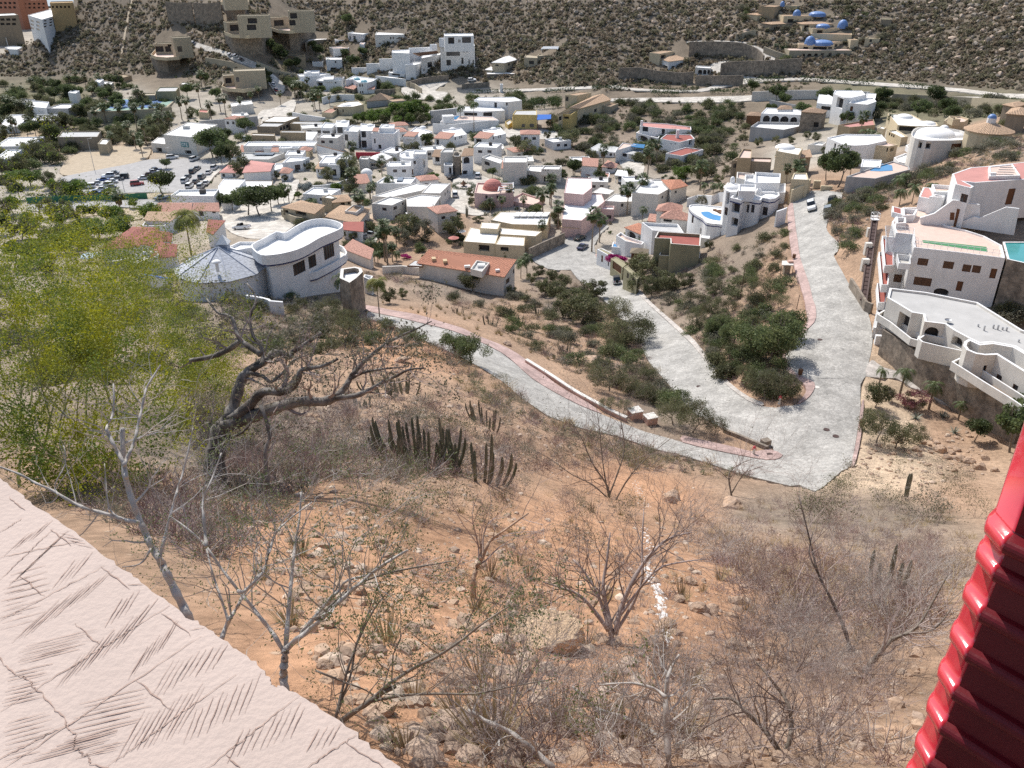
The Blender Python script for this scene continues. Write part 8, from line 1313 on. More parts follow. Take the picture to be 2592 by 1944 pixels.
boulder('I',1760,815,150,'long flat grey rock on the slope above the low wall',None,2,.4);boulder('I',560,810,160,'pinkish flat rock behind the gnarled tree',None,3,.4);boulder('I',1240,700,60,'dark rock at the pavement edge')
L_=[px('L',*p)for p in((1795,40),(1822,90),(1835,150),(1880,195))];L2=[px('L',*p)for p in((1850,300),(1880,420),(1872,520),(1885,600),(1930,650),(1945,720),(1955,800),(1975,890),(1960,960))];spots=[];rr_=random.Random(3)
for LL,n in((L_,130),(L2,420)):
 for k in range(n):
  f=rr_.uniform(0,len(LL)-1.001);i=int(f);q=np.array(LL[i])*(1-f+i)+np.array(LL[i+1])*(f-i)+(rr_.gauss(0,6),rr_.gauss(0,4));P=hit(q);spots.append((P[0],P[1],P[2]-.01,None))
o=rocks_stuff('lime_line',spots,.025,.075,['lime_white'],8,.35);tag(o,'broken white lime line running down the stony slope',None)
def bursts(name,polys,n,k,L,w,mats,seed):
 r_=np.random.default_rng(seed);C_=np.array([q[:3]for q in scatter(polys,n,seed)]);m=len(C_);i=np.repeat(np.arange(m),k);N_=len(i);s=r_.uniform(.5,1.4,m)[i][:,None]*L;d=r_.normal(0,1,(N_,3));d[:,2]=np.abs(d[:,2])*.9+.15;d/=np.linalg.norm(d,axis=1,keepdims=True);o=r_.normal(0,.28,(N_,3))*s*(1,1,.2);o[:,2]=np.abs(o[:,2]);A=C_[i]+o+d*s*r_.uniform(0,.5,(N_,1))-(0,0,.04);B_=A+d*s*r_.uniform(.25,.7,(N_,1))+r_.normal(0,.05,(N_,3))*s;u=np.cross(d,r_.normal(0,1,(N_,3)));u/=np.linalg.norm(u,axis=1,keepdims=True);u*=w;V=np.stack([A-u,A+u,B_+u*.4,B_-u*.4],1).reshape(-1,3)
 return tag(link(name,npmesh(name,V,np.arange(4*N_).reshape(N_,4),mats,np.repeat(r_.integers(0,len(mats),m),k))),kind='stuff')
bursts('dry_brush',MIDL,780,70,.75,.011,['dry_twig','red_twig','dry_twig','leaf_grey'],201);bursts('dry_brush',NEARR,330,70,.6,.009,['dry_twig','red_twig','dry_twig','dry_grass'],202);bursts('dry_brush',FRONT,80,80,.34,.0042,['dry_twig','red_twig','pale_twig'],203);bursts('dry_brush',[(900,1200),(1700,1230),(1900,1500),(1500,1560),(1050,1480)],150,60,.3,.005,['dry_twig','red_twig','dry_grass'],204);bursts('dry_brush',[(1750,1350),(2400,1330),(2390,1600),(1900,1620)],110,80,.5,.007,['dry_twig','red_twig'],205)
for k,(P,n)in enumerate(((BETW,420),(ISLE,420),(RS,380),(LEFT,300),([(1000,690),(1120,740),(880,690)],60),([(1100,900),(1300,975),(1650,1135),(1900,1175),(1960,1215),(1600,1190),(1200,1010)],160))):
 bursts('dry_brush',P,n,70,1.0,.02,['dry_twig','red_twig','leaf_grey','dry_grass'],210+k);clumps_stuff('ground_brush',P,n//2,60,.55,.075,['leaf_olive','leaf_grey','leaf_grey'],220+k)
for k,(P,n,cs)in enumerate(((VAL,420,.9),([(2080,250),(2592,250),(2592,300),(2400,300),(2200,280)],140,.9),([(0,215),(260,200),(420,260),(440,330),(300,440),(100,420),(0,470)],320,1.1),([(720,190),(900,200),(1150,240),(1400,250),(1500,280),(1200,290),(900,260),(720,260)],200,1.0),([(430,190),(620,110),(860,60),(950,180),(640,230),(520,240)],420,1.1),(TOWN,170,.7),([(1350,205),(1500,190),(1700,200),(2100,200),(2000,235),(1500,230)],260,1.0))):clumps_stuff('ground_brush',P,n,46,cs,.22,['leaf_olive','leaf_grey','leaf_dark','hill_scrub_brown'],240+k)
shrubs(SPARSE,[(1100,905),(1300,980),(1650,1140),(1900,1180),(1960,1215),(1600,1200),(1200,1020)],26,31,.7,1.3,'thorn_shrub','thinly leaved thorn shrub on the rim below the lower road','thorn shrubs of the rim');shrubs(SCRUB,[(1850,20),(2250,20),(2300,130),(2100,160),(1850,170)],24,32,1.2,2.2,'valley_shrub','dark shrub around the hacienda with blue domes','shrubs around the hacienda')
bursts('dry_brush',[(120,1240),(480,1190),(760,1250),(620,1400),(480,1420),(300,1330)],170,70,.5,.008,['dry_twig','red_twig','leaf_grey'],260);shrubs(BARE,[(150,1220),(480,1190),(700,1260),(560,1400),(300,1330)],16,33,.45,.9,'twiggy_bush','bare shrub in the shade behind the ledge and pale sapling','bare shrubs behind the ledge')
clumps_stuff('hillside_scrub',HILL,800,40,1.9,.7,['hill_scrub_green','hill_scrub_brown','hill_scrub_green'],191);clumps_stuff('hillside_scrub',[(300,60),(1000,60),(1500,120),(1500,215),(560,200),(300,180)],500,36,1.5,.6,['hill_scrub_green','leaf_grey','hill_scrub_brown'],192)
shrubs(SPARSE,[(760,1180),(1250,1180),(1650,1240),(1600,1400),(1000,1420)],24,34,.35,.7,'thorn_shrub','thinly leaved small thorn shrub on the orange slope','thorn shrubs of the orange slope');shrubs(BARE,[(1050,1050),(1620,1210),(1600,1330),(900,1250)],26,35,.5,1.0,'twiggy_bush','bare grey shrub on the rim right of the cactus clumps','bare shrubs of the rim')
# ---------------------------------------------------------------- foreground trees drawn limb by limb
def limb(t,P,r0,r1,dep,sway=.0,seed=0):
 """a limb through photo points at a real distance; returns world points and radii"""
 r_=np.random.default_rng(seed);q=smooth_line([px(t,*p)for p in P],3);n=len(q);W=[]
 for i,p in enumerate(q):W.append(at_depth(p,dep+sway*(i/(n-1))+.04*math.sin(i*1.7+seed)))
 return W,[r0+(r1-r0)*(i/(n-1))for i in range(n)]
def sprout(rng,W,rad,n,L,levels,kids,spread,S,T,start=.3,up=.06,rs=.45):
 m=len(W)
 for k in range(n):
  i=min(m-2,int((start+(1-start)*rng.uniform(0,1))*(m-1)));d=unit(W[i+1]-W[i]);a=unit(np.cross(d,rng.normal(0,1,3)));grow(rng,W[i],d*.6+a*.9+(0,0,.25),L*rng.uniform(.6,1.2),max(rad[i]*rs,.003),levels,kids,spread,.7,.6,.2,up,3,S,T)
def drawn_tree(name,lab,cat,t,base,limbs,bark,dep,twigs,leaves=0,lsize=.03,leafmat='leaf_grey',seed=1,lr=.2,twigmat=None):
 rng=np.random.default_rng(seed);B_=at_depth(px(t,*base),dep);B_[2]=terr(B_[0],B_[1]);root=thing(name,lab,cat,B_);mb=MB();S,T=[],[]
 for k,l in enumerate(limbs):
  tt,P,r0,r1,sw=l[:5];W,rad=limb(tt,P,r0,r1,dep+(l[6]if len(l)>6 else 0),sw,seed+k)
  if k==0:W=[B_-(0,0,.4)]+W;rad=[r0*1.15]+rad
  mb.tube(W,[r*(1+.12*math.sin(j*2.3+k))for j,r in enumerate(rad)],7);nt_=l[5]if len(l)>5 else twigs[0]
  if nt_:sprout(rng,W,rad,nt_,twigs[1],twigs[2],twigs[3],twigs[4],S,T,.25)
  T.append((W[-1],W[-1]-W[-2]))
 mb.build('trunk',bark,root,smooth=True)
 if S:V,F=tubes(S,3);link('twigs',npmesh('twigs',V-B_,F,[twigmat or bark]),parent=root)
 if leaves:V,F=leaf_quads(rng,around(rng,T,leaves,lr)-B_,lsize,.45);link('crown',npmesh('crown',V,F,[leafmat]),parent=root)
 return root
g=on_ground('J',1400,1640);DG=g[1]*CP-(g[2]-80)*SP;k_=DG/22.0
drawn_tree('gnarled_tree','gnarled grey tree with thick twisting limbs, left of the cactus clumps','tree','J',(1400,1640),[('J',[(1400,1600),(1390,1480),(1410,1340),(1430,1220)],.30*k_,.22*k_,0,0),('J',[(1430,1230),(1500,1130),(1540,1000),(1580,900),(1640,850),(1730,790),(1800,745),(1870,778),(1900,740),(1970,700),(2080,620)],.17*k_,.05*k_,1.0,9),('J',[(1470,1200),(1620,1090),(1700,1005),(1850,1000),(1930,930),(1955,860),(2080,840),(2190,790)],.15*k_,.03*k_,-1.5,9),('J',[(1440,1230),(1560,1190),(1700,1140),(1830,1095),(1960,1065),(2090,1068),(2190,1035)],.19*k_,.11*k_,-.5,4),('I',[(130,1035),(185,980),(220,920),(270,850),(330,790),(400,730),(470,680),(560,635),(640,600),(750,545)],.09*k_,.015*k_,.5,13,-.5),('I',[(130,1040),(250,1030),(350,990),(440,935),(520,900),(600,860),(700,850)],.08*k_,.02*k_,-.8,11,-.5),('I',[(220,920),(300,880),(400,860),(480,850),(600,840)],.05*k_,.015*k_,-.3,10,-.4),('J',[(1640,850),(1700,820),(1690,700),(1640,640),(1620,520),(1660,400),(1600,300)],.07*k_,.02*k_,1.2,10),('J',[(1690,760),(1600,700),(1540,640),(1500,520),(1410,490),(1340,400)],.08*k_,.02*k_,1.0,9),('J',[(1560,670),(1480,730),(1390,770),(1300,790),(1230,800)],.08*k_,.06*k_,1.0,5,.6),('J',[(1600,880),(1700,900),(1760,940),(1850,860),(1900,800),(2000,760)],.06*k_,.02*k_,.5,10),('J',[(1420,1330),(1520,1290),(1600,1240),(1700,1090)],.05*k_,.02*k_,-1,3),('J',[(1740,1640),(1720,1400),(1750,1280),(1690,1090)],.06*k_,.05*k_,0,3,-1.5),('J',[(1450,1620),(1440,1500),(1380,1350),(1360,1160)],.12*k_,.06*k_,.4,4)],'dark_bark',DG,(6,.5*k_,3,(1,3),.6),5200,.045*k_,'leaf_grey',31,.16*k_,'dry_twig')
g=on_ground('K',1060,900);DS=g[1]*CP-(g[2]-80)*SP
drawn_tree('sapling','pale barked leafless sapling rising behind the ledge, left','tree','K',(1100,900),[('K',[(1060,795),(1030,740),(980,640),(930,540),(900,480),(850,400),(820,330),(780,240),(740,130),(705,0),(695,-120),(690,-260)],.052,.030,.4,4),('J',[(818,1560),(806,1475),(760,1390),(715,1300),(690,1240),(720,1180),(738,1090),(735,950)],.028,.010,.4,9),('J',[(806,1475),(840,1400),(870,1330),(895,1220),(915,1130),(940,1010),(965,950),(1040,830)],.026,.010,.8,10),('K',[(900,480),(925,380),(955,260),(985,150),(1005,80),(1030,0),(1060,-120),(1090,-260)],.024,.008,.6,9),('K',[(785,275),(700,258),(600,225),(490,195),(400,155),(300,95),(200,50),(110,0),(0,-40)],.026,.010,.3,7),('K',[(850,420),(820,480),(770,515),(690,525)],.014,.006,-.2,4),('K',[(700,260),(620,200),(600,60),(590,-60)],.012,.004,.2,5),('K',[(330,120),(310,60),(370,-60),(360,-160)],.012,.004,.2,4)],'pale_twig',DS,(6,.42,2,(1,3),.6),0,seed=41)
g=on_ground('K',1610,1280);DS=g[1]*CP-(g[2]-80)*SP
drawn_tree('sapling','pale barked sapling with small dark leaves leaning right, behind the ledge','tree','K',(1605,1290),[('K',[(1603,1200),(1600,1120),(1605,1060),(1612,990)],.042,.036,0,0),('K',[(1612,990),(1680,930),(1760,870),(1850,780),(1960,680),(2030,620),(2150,520),(2300,430)],.030,.010,-.6,12),('K',[(1612,1000),(1620,880),(1635,700),(1650,540),(1665,400),(1690,250),(1700,100)],.026,.008,.6,12),('K',[(1600,1000),(1540,900),(1470,810),(1400,720),(1340,650),(1240,520),(1165,410),(1060,310),(960,240)],.022,.007,.4,12),('K',[(1345,660),(1380,660),(1480,560),(1520,440),(1560,330),(1640,250),(1760,160)],.020,.006,.3,12),('K',[(1700,900),(1850,720),(1920,650),(1960,600),(2100,560),(2212,480)],.022,.006,-.2,10),('K',[(1165,410),(1155,300),(1148,150),(1200,20),(1250,-120)],.018,.005,.3,8),('K',[(1250,930),(1290,830),(1340,750),(1375,680),(1470,560)],.024,.012,.2,6,.2),('K',[(1290,830),(1240,680),(1200,560),(1165,420)],.015,.007,.3,5,.2)],'pale_twig',DS,(8,.48,3,(1,3),.55),5200,.0125,'leaf_green',42,.045)
g=on_ground('K',1900,1480);DS=g[1]*CP-(g[2]-80)*SP
drawn_tree('sapling','low leaning sapling with feathery dark leaves, bottom centre left','tree','K',(1895,1460),[('K',[(1900,1410),(2000,1340),(2080,1290),(2150,1240),(2230,1200)],.024,.018,-.2,4),('L',[(140,1400),(290,1290),(420,1180),(560,1090),(700,1020),(830,930),(960,830),(1100,740)],.020,.005,-.8,14),('L',[(290,1290),(480,1250),(700,1240),(900,1240),(1100,1200),(1330,1160)],.014,.004,-.5,14),('K',[(1890,1390),(1930,1270),(1980,1130),(2010,960),(2060,840),(2100,700)],.014,.005,.3,10),('L',[(0,1110),(150,1170),(280,1220),(400,1300)],.010,.004,0,6),('L',[(110,1380),(170,1130),(230,960),(330,760),(430,640)],.014,.004,.4,10),('L',[(0,820),(110,720),(240,620),(400,560),(600,520),(780,490)],.018,.005,.4,12,.5)],'grey_bark',DS,(8,.38,3,(1,3),.55),7500,.0125,'leaf_green',43,.04)
for k,(b_,L_,lab)in enumerate((((2212-260,1630),[('L',[(1990,1640),(1980,1420),(1975,1260),(1990,1130),(2050,1020)],.035,.012,.2,8),('L',[(1975,1260),(1900,1210),(1780,1180),(1600,1190)],.02,.006,0,6)],'pale forked stem rising from the tangle at the bottom'),((1300,1640),[('L',[(1330,1650),(1200,1540),(1080,1450),(950,1390),(860,1330)],.03,.014,.1,8)],'fallen whitish branch on the ground, bottom centre'),((1900,1500),[('L',[(1950,1500),(1800,1400),(1650,1350),(1560,1310),(1450,1200)],.035,.014,.1,8)],'long pale branch lying in the bare shrubs'))):
 g=on_ground('L',*b_);drawn_tree('dead_branch',lab,'branch','L',b_,L_,'pale_twig',g[1]*CP-(g[2]-80)*SP-.15,(6,.35,3,(2,3),.6),seed=60+k)
for k,(t,b_,L_,lab,bk)in enumerate((('M',(1310,1130),[('M',[(1320,1100),(1380,1030),(1460,940),(1570,890),(1640,820),(1780,570)],.05,.012,.2,12),('M',[(1470,930),(1560,900),(1700,880),(1800,760)],.03,.01,0,8)],'leaning grey bare tree left of the red shutter','grey_bark'),('M',(1220,1000),[('M',[(1230,980),(1190,850),(1120,700),(1050,560),(1010,400),(940,120)],.045,.010,.3,16),('M',[(1050,560),(1000,450),(1020,330)],.02,.006,0,8)],'dark leaning stem in the reddish brush','dark_bark'),('M',(860,1600),[('M',[(860,1610),(760,1460),(640,1340),(560,1270),(430,1270)],.03,.010,.2,12),('M',[(860,1600),(900,1450),(880,1300),(800,1180),(700,1060)],.028,.008,.3,14)],'forked grey bush trunk at the bottom, right of centre','grey_bark'),('L',(1660,960),[('L',[(1670,940),(1650,800),(1620,640),(1640,500),(1660,330)],.05,.012,.3,10),('L',[(1690,900),(1720,760),(1800,580),(1900,440),(2000,360),(2120,330)],.05,.010,.2,14),('L',[(1650,880),(1560,760),(1480,680),(1380,640),(1280,610)],.04,.010,-.2,14),('L',[(1660,900),(1600,700),(1520,560),(1450,480)],.035,.010,.4,14),('L',[(1700,880),(1830,640),(1840,400),(1850,200)],.03,.008,.5,12),('L',[(1680,850),(1900,560),(2050,500),(2200,480)],.025,.008,0,12)],'dense dark many stemmed bare bush beside the white line','dry_twig'),('L',(1640,130),[('L',[(1660,150),(1640,60),(1560,-60),(1500,-200),(1420,-330)],.07,.012,.5,16),('L',[(1650,130),(1700,0),(1740,-140),(1720,-300),(1700,-420)],.06,.012,.8,16),('L',[(1650,140),(1560,60),(1440,0),(1330,-80),(1200,-150)],.05,.012,.4,16),('L',[(1690,150),(1780,0),(1900,-120),(2000,-200)],.05,.012,.4,16),('L',[(1650,120),(1620,-50),(1600,-250),(1580,-400)],.05,.012,.6,16)],'spreading pale branched bush at the rim above the white line','grey_bark'),('H',(320,1420),[('H',[(315,1410),(300,1320),(310,1260),(380,1210),(460,1180)],.09,.02,.3,12),('H',[(320,1400),(380,1300),(430,1260),(520,1230)],.06,.02,.2,10),('H',[(305,1320),(250,1270),(200,1240)],.05,.015,.1,10)],'bare forked tree standing at the hairpin rim','grey_bark'),('L',(890,700),[('L',[(885,600),(910,520),(945,460),(980,380),(1060,320),(1200,220)],.05,.015,.2,8),('L',[(930,480),(930,400),(900,330)],.03,.01,.1,5)],'smooth orange brown stemmed tree on the slope','rock_tan'))):
 g=on_ground(t,*b_);dp_=g[1]*CP-(g[2]-80)*SP;drawn_tree('bare_tree',lab,'tree',t,b_,L_,bk,dp_,(10,.045*dp_,3,(2,3),.6),900 if k==4 else 0,.05,'leaf_grey',80+k,.25,'dry_twig')
def paloverde(t,b_,h,lean,seed,lab,n=22000,stems=6):
 P=on_ground(t,*b_);rng=np.random.default_rng(seed);root=thing('palo_verde_tree',lab,'tree',P,None);S,T=[],[]
 for k in range(stems):
  a=2*math.pi*k/stems+rng.uniform(-.4,.4);grow(rng,(.15*math.cos(a),.15*math.sin(a),-.3),(.95*math.cos(a)+lean[0],.95*math.sin(a)+lean[1],1.0),h*.30,.055,5,(2,3),.55,.76,.60,.14,.02,4,S,T)
 V,F=tubes(S,3);link('trunk',npmesh('trunk',V,F,['green_bark']),parent=root);Q=around(rng,T,n,.20,.8);A=np.array([.5*(q[0]+q[1])for q in S if q[2]<.012]);i=rng.integers(0,len(A),n//2);Q=np.concatenate([Q,A[i]+rng.normal(0,.10,(n//2,3))]);V,F=leaf_quads(rng,Q,.036,.6);link('crown',npmesh('crown',V,F,['leaf_yellow']),parent=root);return root
for k,(b_,h,ln,lab,n)in enumerate((((50,1240),7.4,(-.1,.1),'yellow green palo verde tree nearest the ledge, left edge',20000),((250,1190),5.6,(0,.1),'yellow green palo verde tree behind the pale sapling',20000),((40,1090),13.5,(0,.1),'tall yellow green palo verde tree at the left margin',32000),((230,1100),9.6,(0,.1),'middle palo verde tree behind the front pair',22000),((420,1110),5.6,(.1,.2),'small palo verde tree beside the gnarled trunk',15000),((70,1030),15.0,(0,.0),'rear palo verde tree, tallest, reaching above the roofs',34000),((370,1020),8.4,(.3,.1),'spreading palo verde tree reaching towards the slate cone',18000))):paloverde('n',b_,h,ln,300+k,lab,n)
# ---------------------------------------------------------------- vehicles
material('car_paint',(.5,.5,.5),.25,.03,1,spec=.5,objcol=True,coat=.6);material('car_glass',(.015,.018,.022),.08,.1,1,spec=.7);material('tyre',(.02,.02,.02),.9,.1,4);material('rim',(.45,.45,.46),.35,.05,2,metal=.7);material('head_lamp',(.75,.75,.72),.15,.05,2);material('tail_lamp',(.35,.02,.02),.3,.05,2);material('black_plastic',(.03,.03,.03),.7,.1,3)
def loft(secs,close=True):
 """sections across the car: (x, half width, z bottom, z top, top half width)"""
 mb=MB();vs=[]
 for(x,w,z0,z1,wt)in secs:vs+=[(x,-w*.94,z0),(x,-w,z0+(z1-z0)*.25),(x,-w,z0+(z1-z0)*.7),(x,-wt,z1),(x,wt,z1),(x,w,z0+(z1-z0)*.7),(x,w,z0+(z1-z0)*.25),(x,w*.94,z0)]
 n=len(secs);fs=[(8*i+k,8*i+(k+1)%8,8*i+8+(k+1)%8,8*i+8+k)for i in range(n-1)for k in range(8)]+[tuple(range(7,-1,-1)),tuple(range(8*n-8,8*n))]
 mb.add(vs,fs);return mb
def car_proto(kind):
 root=bpy.data.objects.new('parked_car',None);COL.objects.link(root);L,W,H=dict(sedan=(4.5,.88,1.42),suv=(4.6,.93,1.75),pickup=(5.2,.92,1.75),jeep=(4.0,.9,1.8))[kind];h=L/2;bz=.62*H if kind!='sedan' else .6*H
 s=[(-h,W*.86,.42,bz*.86,W*.78),(-h+.12,W*.95,.3,bz*.98,W*.88),(-h*.55,W,.26,bz,W*.93),(h*.35,W,.26,bz*.98,W*.93),(h*.62,W*.98,.28,bz*.93,W*.88),(h-.15,W*.92,.32,bz*.84,W*.8),(h,W*.84,.42,bz*.7,W*.72)]
 loft(s).build('body','car_paint',root,smooth=False)
 if kind=='sedan':c=[(-h*.72,W*.86,bz-.06,bz-.02,W*.78),(-h*.42,W*.86,bz-.06,H,W*.66),(h*.08,W*.86,bz-.06,H,W*.68),(h*.42,W*.84,bz-.08,bz-.03,W*.76)]
 elif kind=='pickup':c=[(-h*.12,W*.88,bz-.06,bz,W*.85),(-h*.08,W*.88,bz-.06,H,W*.72),(h*.22,W*.88,bz-.06,H,W*.72),(h*.45,W*.86,bz-.08,bz-.02,W*.78)]
 else:c=[(-h*.96,W*.88,bz-.06,bz,W*.8),(-h*.86,W*.88,bz-.06,H,W*.74),(h*.12,W*.88,bz-.06,H,W*.74),(h*.4,W*.86,bz-.08,bz-.02,W*.78)]
 loft(c).build('cabin_glass','car_glass',root);m=c[1][0]+.02,c[2][0]-.02;mb=MB();mb.prism([(m[0],-W*.70),(m[1],-W*.70),(m[1],W*.70),(m[0],W*.70)],H-.035,H+.03);
 for x in(m[0]+.05,(m[0]+m[1])/2,m[1]-.05):
  for sg in(-1,1):mb.tube([(x,sg*W*.885,bz-.02),(x,sg*W*.73,H)],.045,4)
 mb.build('roof','car_paint' if kind!='jeep' else 'black_plastic',root)
 if kind=='pickup':mb=MB();mb.prism([(-h+.15,-W*.8),(-h*.16,-W*.8),(-h*.16,W*.8),(-h+.15,W*.8)],bz-.02,bz+.012);mb.build('cargo_bed','black_plastic',root)
 for x in(-h*.62,h*.62):
  for sg in(-1,1):
   mb=MB();mb.tube([(x,sg*(W-.2),.33),(x,sg*(W+.012),.33)],.33 if kind!='jeep' else .4,14);w=mb.build('wheel','tyre',root);mb=MB();mb.tube([(x,sg*(W+.004),.33),(x,sg*(W+.022),.33)],.2,10);mb.build('rim','rim',root).parent=w
 if kind=='jeep':mb=MB();mb.tube([(-h-.02,0,.95),(-h-.25,0,.95)],.38,14);mb.build('spare_wheel','tyre',root)
 for sg in(-1,1):
  mb=MB();mb.box((h-.03,sg*W*.62),.1,.3,bz*.62,bz*.78);mb.build('headlight','head_lamp',root);mb=MB();mb.box((-h+.03,sg*W*.68),.1,.22,bz*.66,bz*.86);mb.build('tail_light','tail_lamp',root)
 return root
PROTO={}
def car(kind,t,a,to,col,lab,grp=None,name='parked_car',P=None):
 g=on_ground(t,*a)if P is None else P;f=on_ground(t,*to);yaw=math.atan2(f[1]-g[1],f[0]-g[0])
 if kind not in PROTO:PROTO[kind]=o=car_proto(kind)
 else:o=copy_tree(PROTO[kind])
 o.name='pickup_truck' if kind=='pickup' else name;o.location=(g[0],g[1],terr(g[0],g[1])+.05);e=2.;dx,dy=math.cos(yaw),math.sin(yaw);pt=math.atan2(terr(g[0]+dx*e,g[1]+dy*e)-terr(g[0]-dx*e,g[1]-dy*e),2*e);rl=math.atan2(terr(g[0]-dy,g[1]+dx)-terr(g[0]+dy,g[1]-dx),2)
 o.rotation_euler=(rl,-pt,yaw);tag(o,lab,'car' if kind!='pickup' else 'pickup truck',grp)
 for c in o.children:
  c.color=(*col,1)
 return o
WH,SI,BK,BL,RD,MR,GR_,NV=(.75,.75,.75),(.42,.43,.45),(.02,.022,.025),(.04,.10,.30),(.40,.04,.04),(.12,.03,.03),(.16,.17,.18),(.03,.05,.12)
car('sedan','F',(487,945),(530,925),(.03,.04,.035),'dark green car at the kerb by the dark stone wall');car('sedan','F',(506,1012),(550,985),NV,'dark blue car parked beside the tall palm at the corner');car('jeep','F',(757,1265),(740,1200),(.55,.56,.56),'light grey open jeep with spare wheel on the descending road')
car('suv','G',(498,893),(505,980),WH,'white car facing the viewer on the right road');car('jeep','G',(668,850),(690,800),BK,'black off road car at the head of the right road');car('suv','G',(632,945),(620,1010),GR_,'dark grey car parked half under the bush, right road')
car('suv','E',(1308,628),(1300,580),WH,'white car on the roundabout street');car('suv','E',(1476,490),(1480,440),WH,'white van parked behind the roundabout');car('sedan','E',(1290,496),(1350,480),BK,'black car in the shade beside the stone tower house');car('pickup','E',(955,795),(1010,790),WH,'white pickup in front of the pale garage house');car('pickup','E',(686,932),(740,905),(.35,.37,.36),'grey pickup on the drive beside the tiled garage roof')
car('pickup','D',(1568,718),(1500,722),WH,'white pickup truck at the bend below the dark trees');car('suv','D',(1592,140),(1620,100),WH,'white car in the lane beside the modern tan block');car('suv','F',(785,522),(790,560),SI,'silver car under the white carport')
for i,(x,y,c)in enumerate(((578,452,WH),(628,430,WH),(668,405,BL),(704,382,WH),(734,362,GR_),(655,468,WH),(690,442,WH),(724,418,WH),(760,400,GR_),(795,388,BK),(715,452,GR_),(610,490,BL))):
 car('sedan' if i%3 else 'suv','D',(x,y),(x-40,y+2),c,('white car in the tight block of the car park','dark grey car in the tight block of the car park','blue car in the tight block of the car park','black car in the tight block of the car park')[{WH:0,GR_:1,BL:2,BK:3}[c]],'cars in the tight block')
car('sedan','D',(480,418),(440,420),BK,'black car alone at the left end of the car park');car('suv','D',(890,432),(930,428),RD,'red car under the car park tree');car('sedan','D',(938,395),(980,392),WH,'white car behind the red one in the car park');car('sedan','D',(972,372),(1010,368),MR,'maroon car in the right row of the car park');car('sedan','D',(1010,340),(1050,336),NV,'navy car at the top of the right row of the car park');car('sedan','D',(1000,355),(1040,352),SI,'silver car between maroon and navy ones')
car('suv','D',(1120,262),(1160,258),WH,'white car in front of the utility hall');car('suv','D',(1262,272),(1290,262),WH,'white van right of the utility hall')
for i,(x,y,c)in enumerate(((1392,328,WH),(1355,358,WH),(1310,388,GR_),(1270,418,BK),(1230,448,WH),(1338,428,WH),(1305,450,SI),(1218,388,BK),(1252,352,BK),(1280,332,GR_),(1200,412,WH))):car('sedan' if i%2 else 'suv','D',(x,y),(x+36,y-30),c,('white car','dark grey car','black car','silver car')[{WH:0,GR_:1,BK:2,SI:3}[c]]+' parked along the lane with the red kerb','cars along the lane')
car('sedan','D',(1050,522),(1090,516),(.22,.28,.36),'blue grey car on the street below the car park');car('sedan','D',(1500,238),(1530,200),RD,'red car beside the terracotta booth')
for i,(x,y,c)in enumerate(((1722,472,WH),(1737,498,SI),(1752,523,WH),(1768,550,WH))):car('sedan','A',(x,y),(x-16,y-30),c,'pale car in the line on the sloping hill road','cars on the hill road')
car('sedan','A',(1788,588),(1770,555),RD,'red car at the lower end of the line on the hill road')
for i,(x,y,c)in enumerate(((1492,358,SI),(1526,365,WH),(1562,390,GR_),(1256,282,GR_))):car('sedan','A',(x,y),(x-30,y-14),c,('silver car at the upper bend of the hill road','white car at the upper bend of the hill road','dark grey car below the upper bend of the hill road','dark car at the top of the hill road')[i])
car('suv','B',(1266,525),(1300,522),WH,'white van parked on the ledge right of the big stepped villa')
# ---------------------------------------------------------------- street furniture
wall_line('low_wall','low pink stone wall with white top beside the lower pavement','I',[(1362,795),(1450,850),(1560,920),(1680,1000),(1800,1065),(1920,1130),(2012,1172)],.55,'pink_stone',.4,cap='pale_stucco',cat='wall',smooth=2)
for k,(p,s,lab)in enumerate((((2065,1165),1.5,'left pink stone gate block at the end of the low wall'),((2165,1205),1.35,'right pink stone gate block at the end of the low wall'))):
 P=on_ground('I',*p);root=thing('stone_block',lab,'gate block',P);mb=MB();mb.box(P,s,s*.9,P[2]-.5,P[2]+.95,.35);mb.build('block','pink_stone',root);mb=MB();mb.box(P+(.0,.0,0),s*1.1,s,P[2]+.95,P[2]+1.05,.35);mb.build('cap','pale_stucco',root)
wall_line('low_wall','dark stone kerb wall around the lower road island','H',[(268,985),(360,1020),(460,1062),(552,1100)],.5,'stone_masonry',.35);P=on_ground('H',535,1095);mb=MB();mb.box(P,1.0,.8,P[2]-.3,P[2]+.8,.4);tag(mb.build('stone_pillar','stone_masonry',origin=P),'dark stone pillar at the end of the kerb wall','pillar')
def hydrant(t,x,y,lab):
 P=on_ground(t,x,y);root=thing('fire_hydrant',lab,'hydrant',P);mb=MB();mb.tube([P-(0,0,.1),P+(0,0,.06),P+(0,0,.08),P+(0,0,.95)],[.2,.2,.16,.15],10);mb.build('barrel','pale_stucco',root);mb=MB();mb.tube([P+(0,0,.93),P+(0,0,1.0),P+(0,0,1.12),P+(0,0,1.2)],[.2,.2,.14,.05],10);mb.tube([P+(-.24,0,.75),P+(.24,0,.75)],.08,8);mb.build('cap','red_gloss_paint',root)
hydrant('H',458,1155,'fire hydrant with red cap on the pavement of the lower road');hydrant('H',626,825,'fire hydrant with red cap at the tip of the road island')
def bin_(t,x,y,lab):
 P=on_ground(t,x,y);root=thing('litter_bin',lab,'bin',P);mb=MB();mb.tube([P-(0,0,.1),P+(0,0,.5)],.06,6);mb.build('post','rust_steel',root);mb=MB();mb.tube([P+(0,0,.35),P+(0,0,.4),P+(0,0,1.1),P+(0,0,1.15)],[.22,.28,.32,.30],12);mb.build('barrel','timber',root)
bin_('H',758,650,'brown litter bin on the pink pavement of the road island');bin_('H',1155,985,'brown litter bin at the right kerb of the hairpin');bin_('F',2052,1095,'brown litter bin beside the roadside shelf')
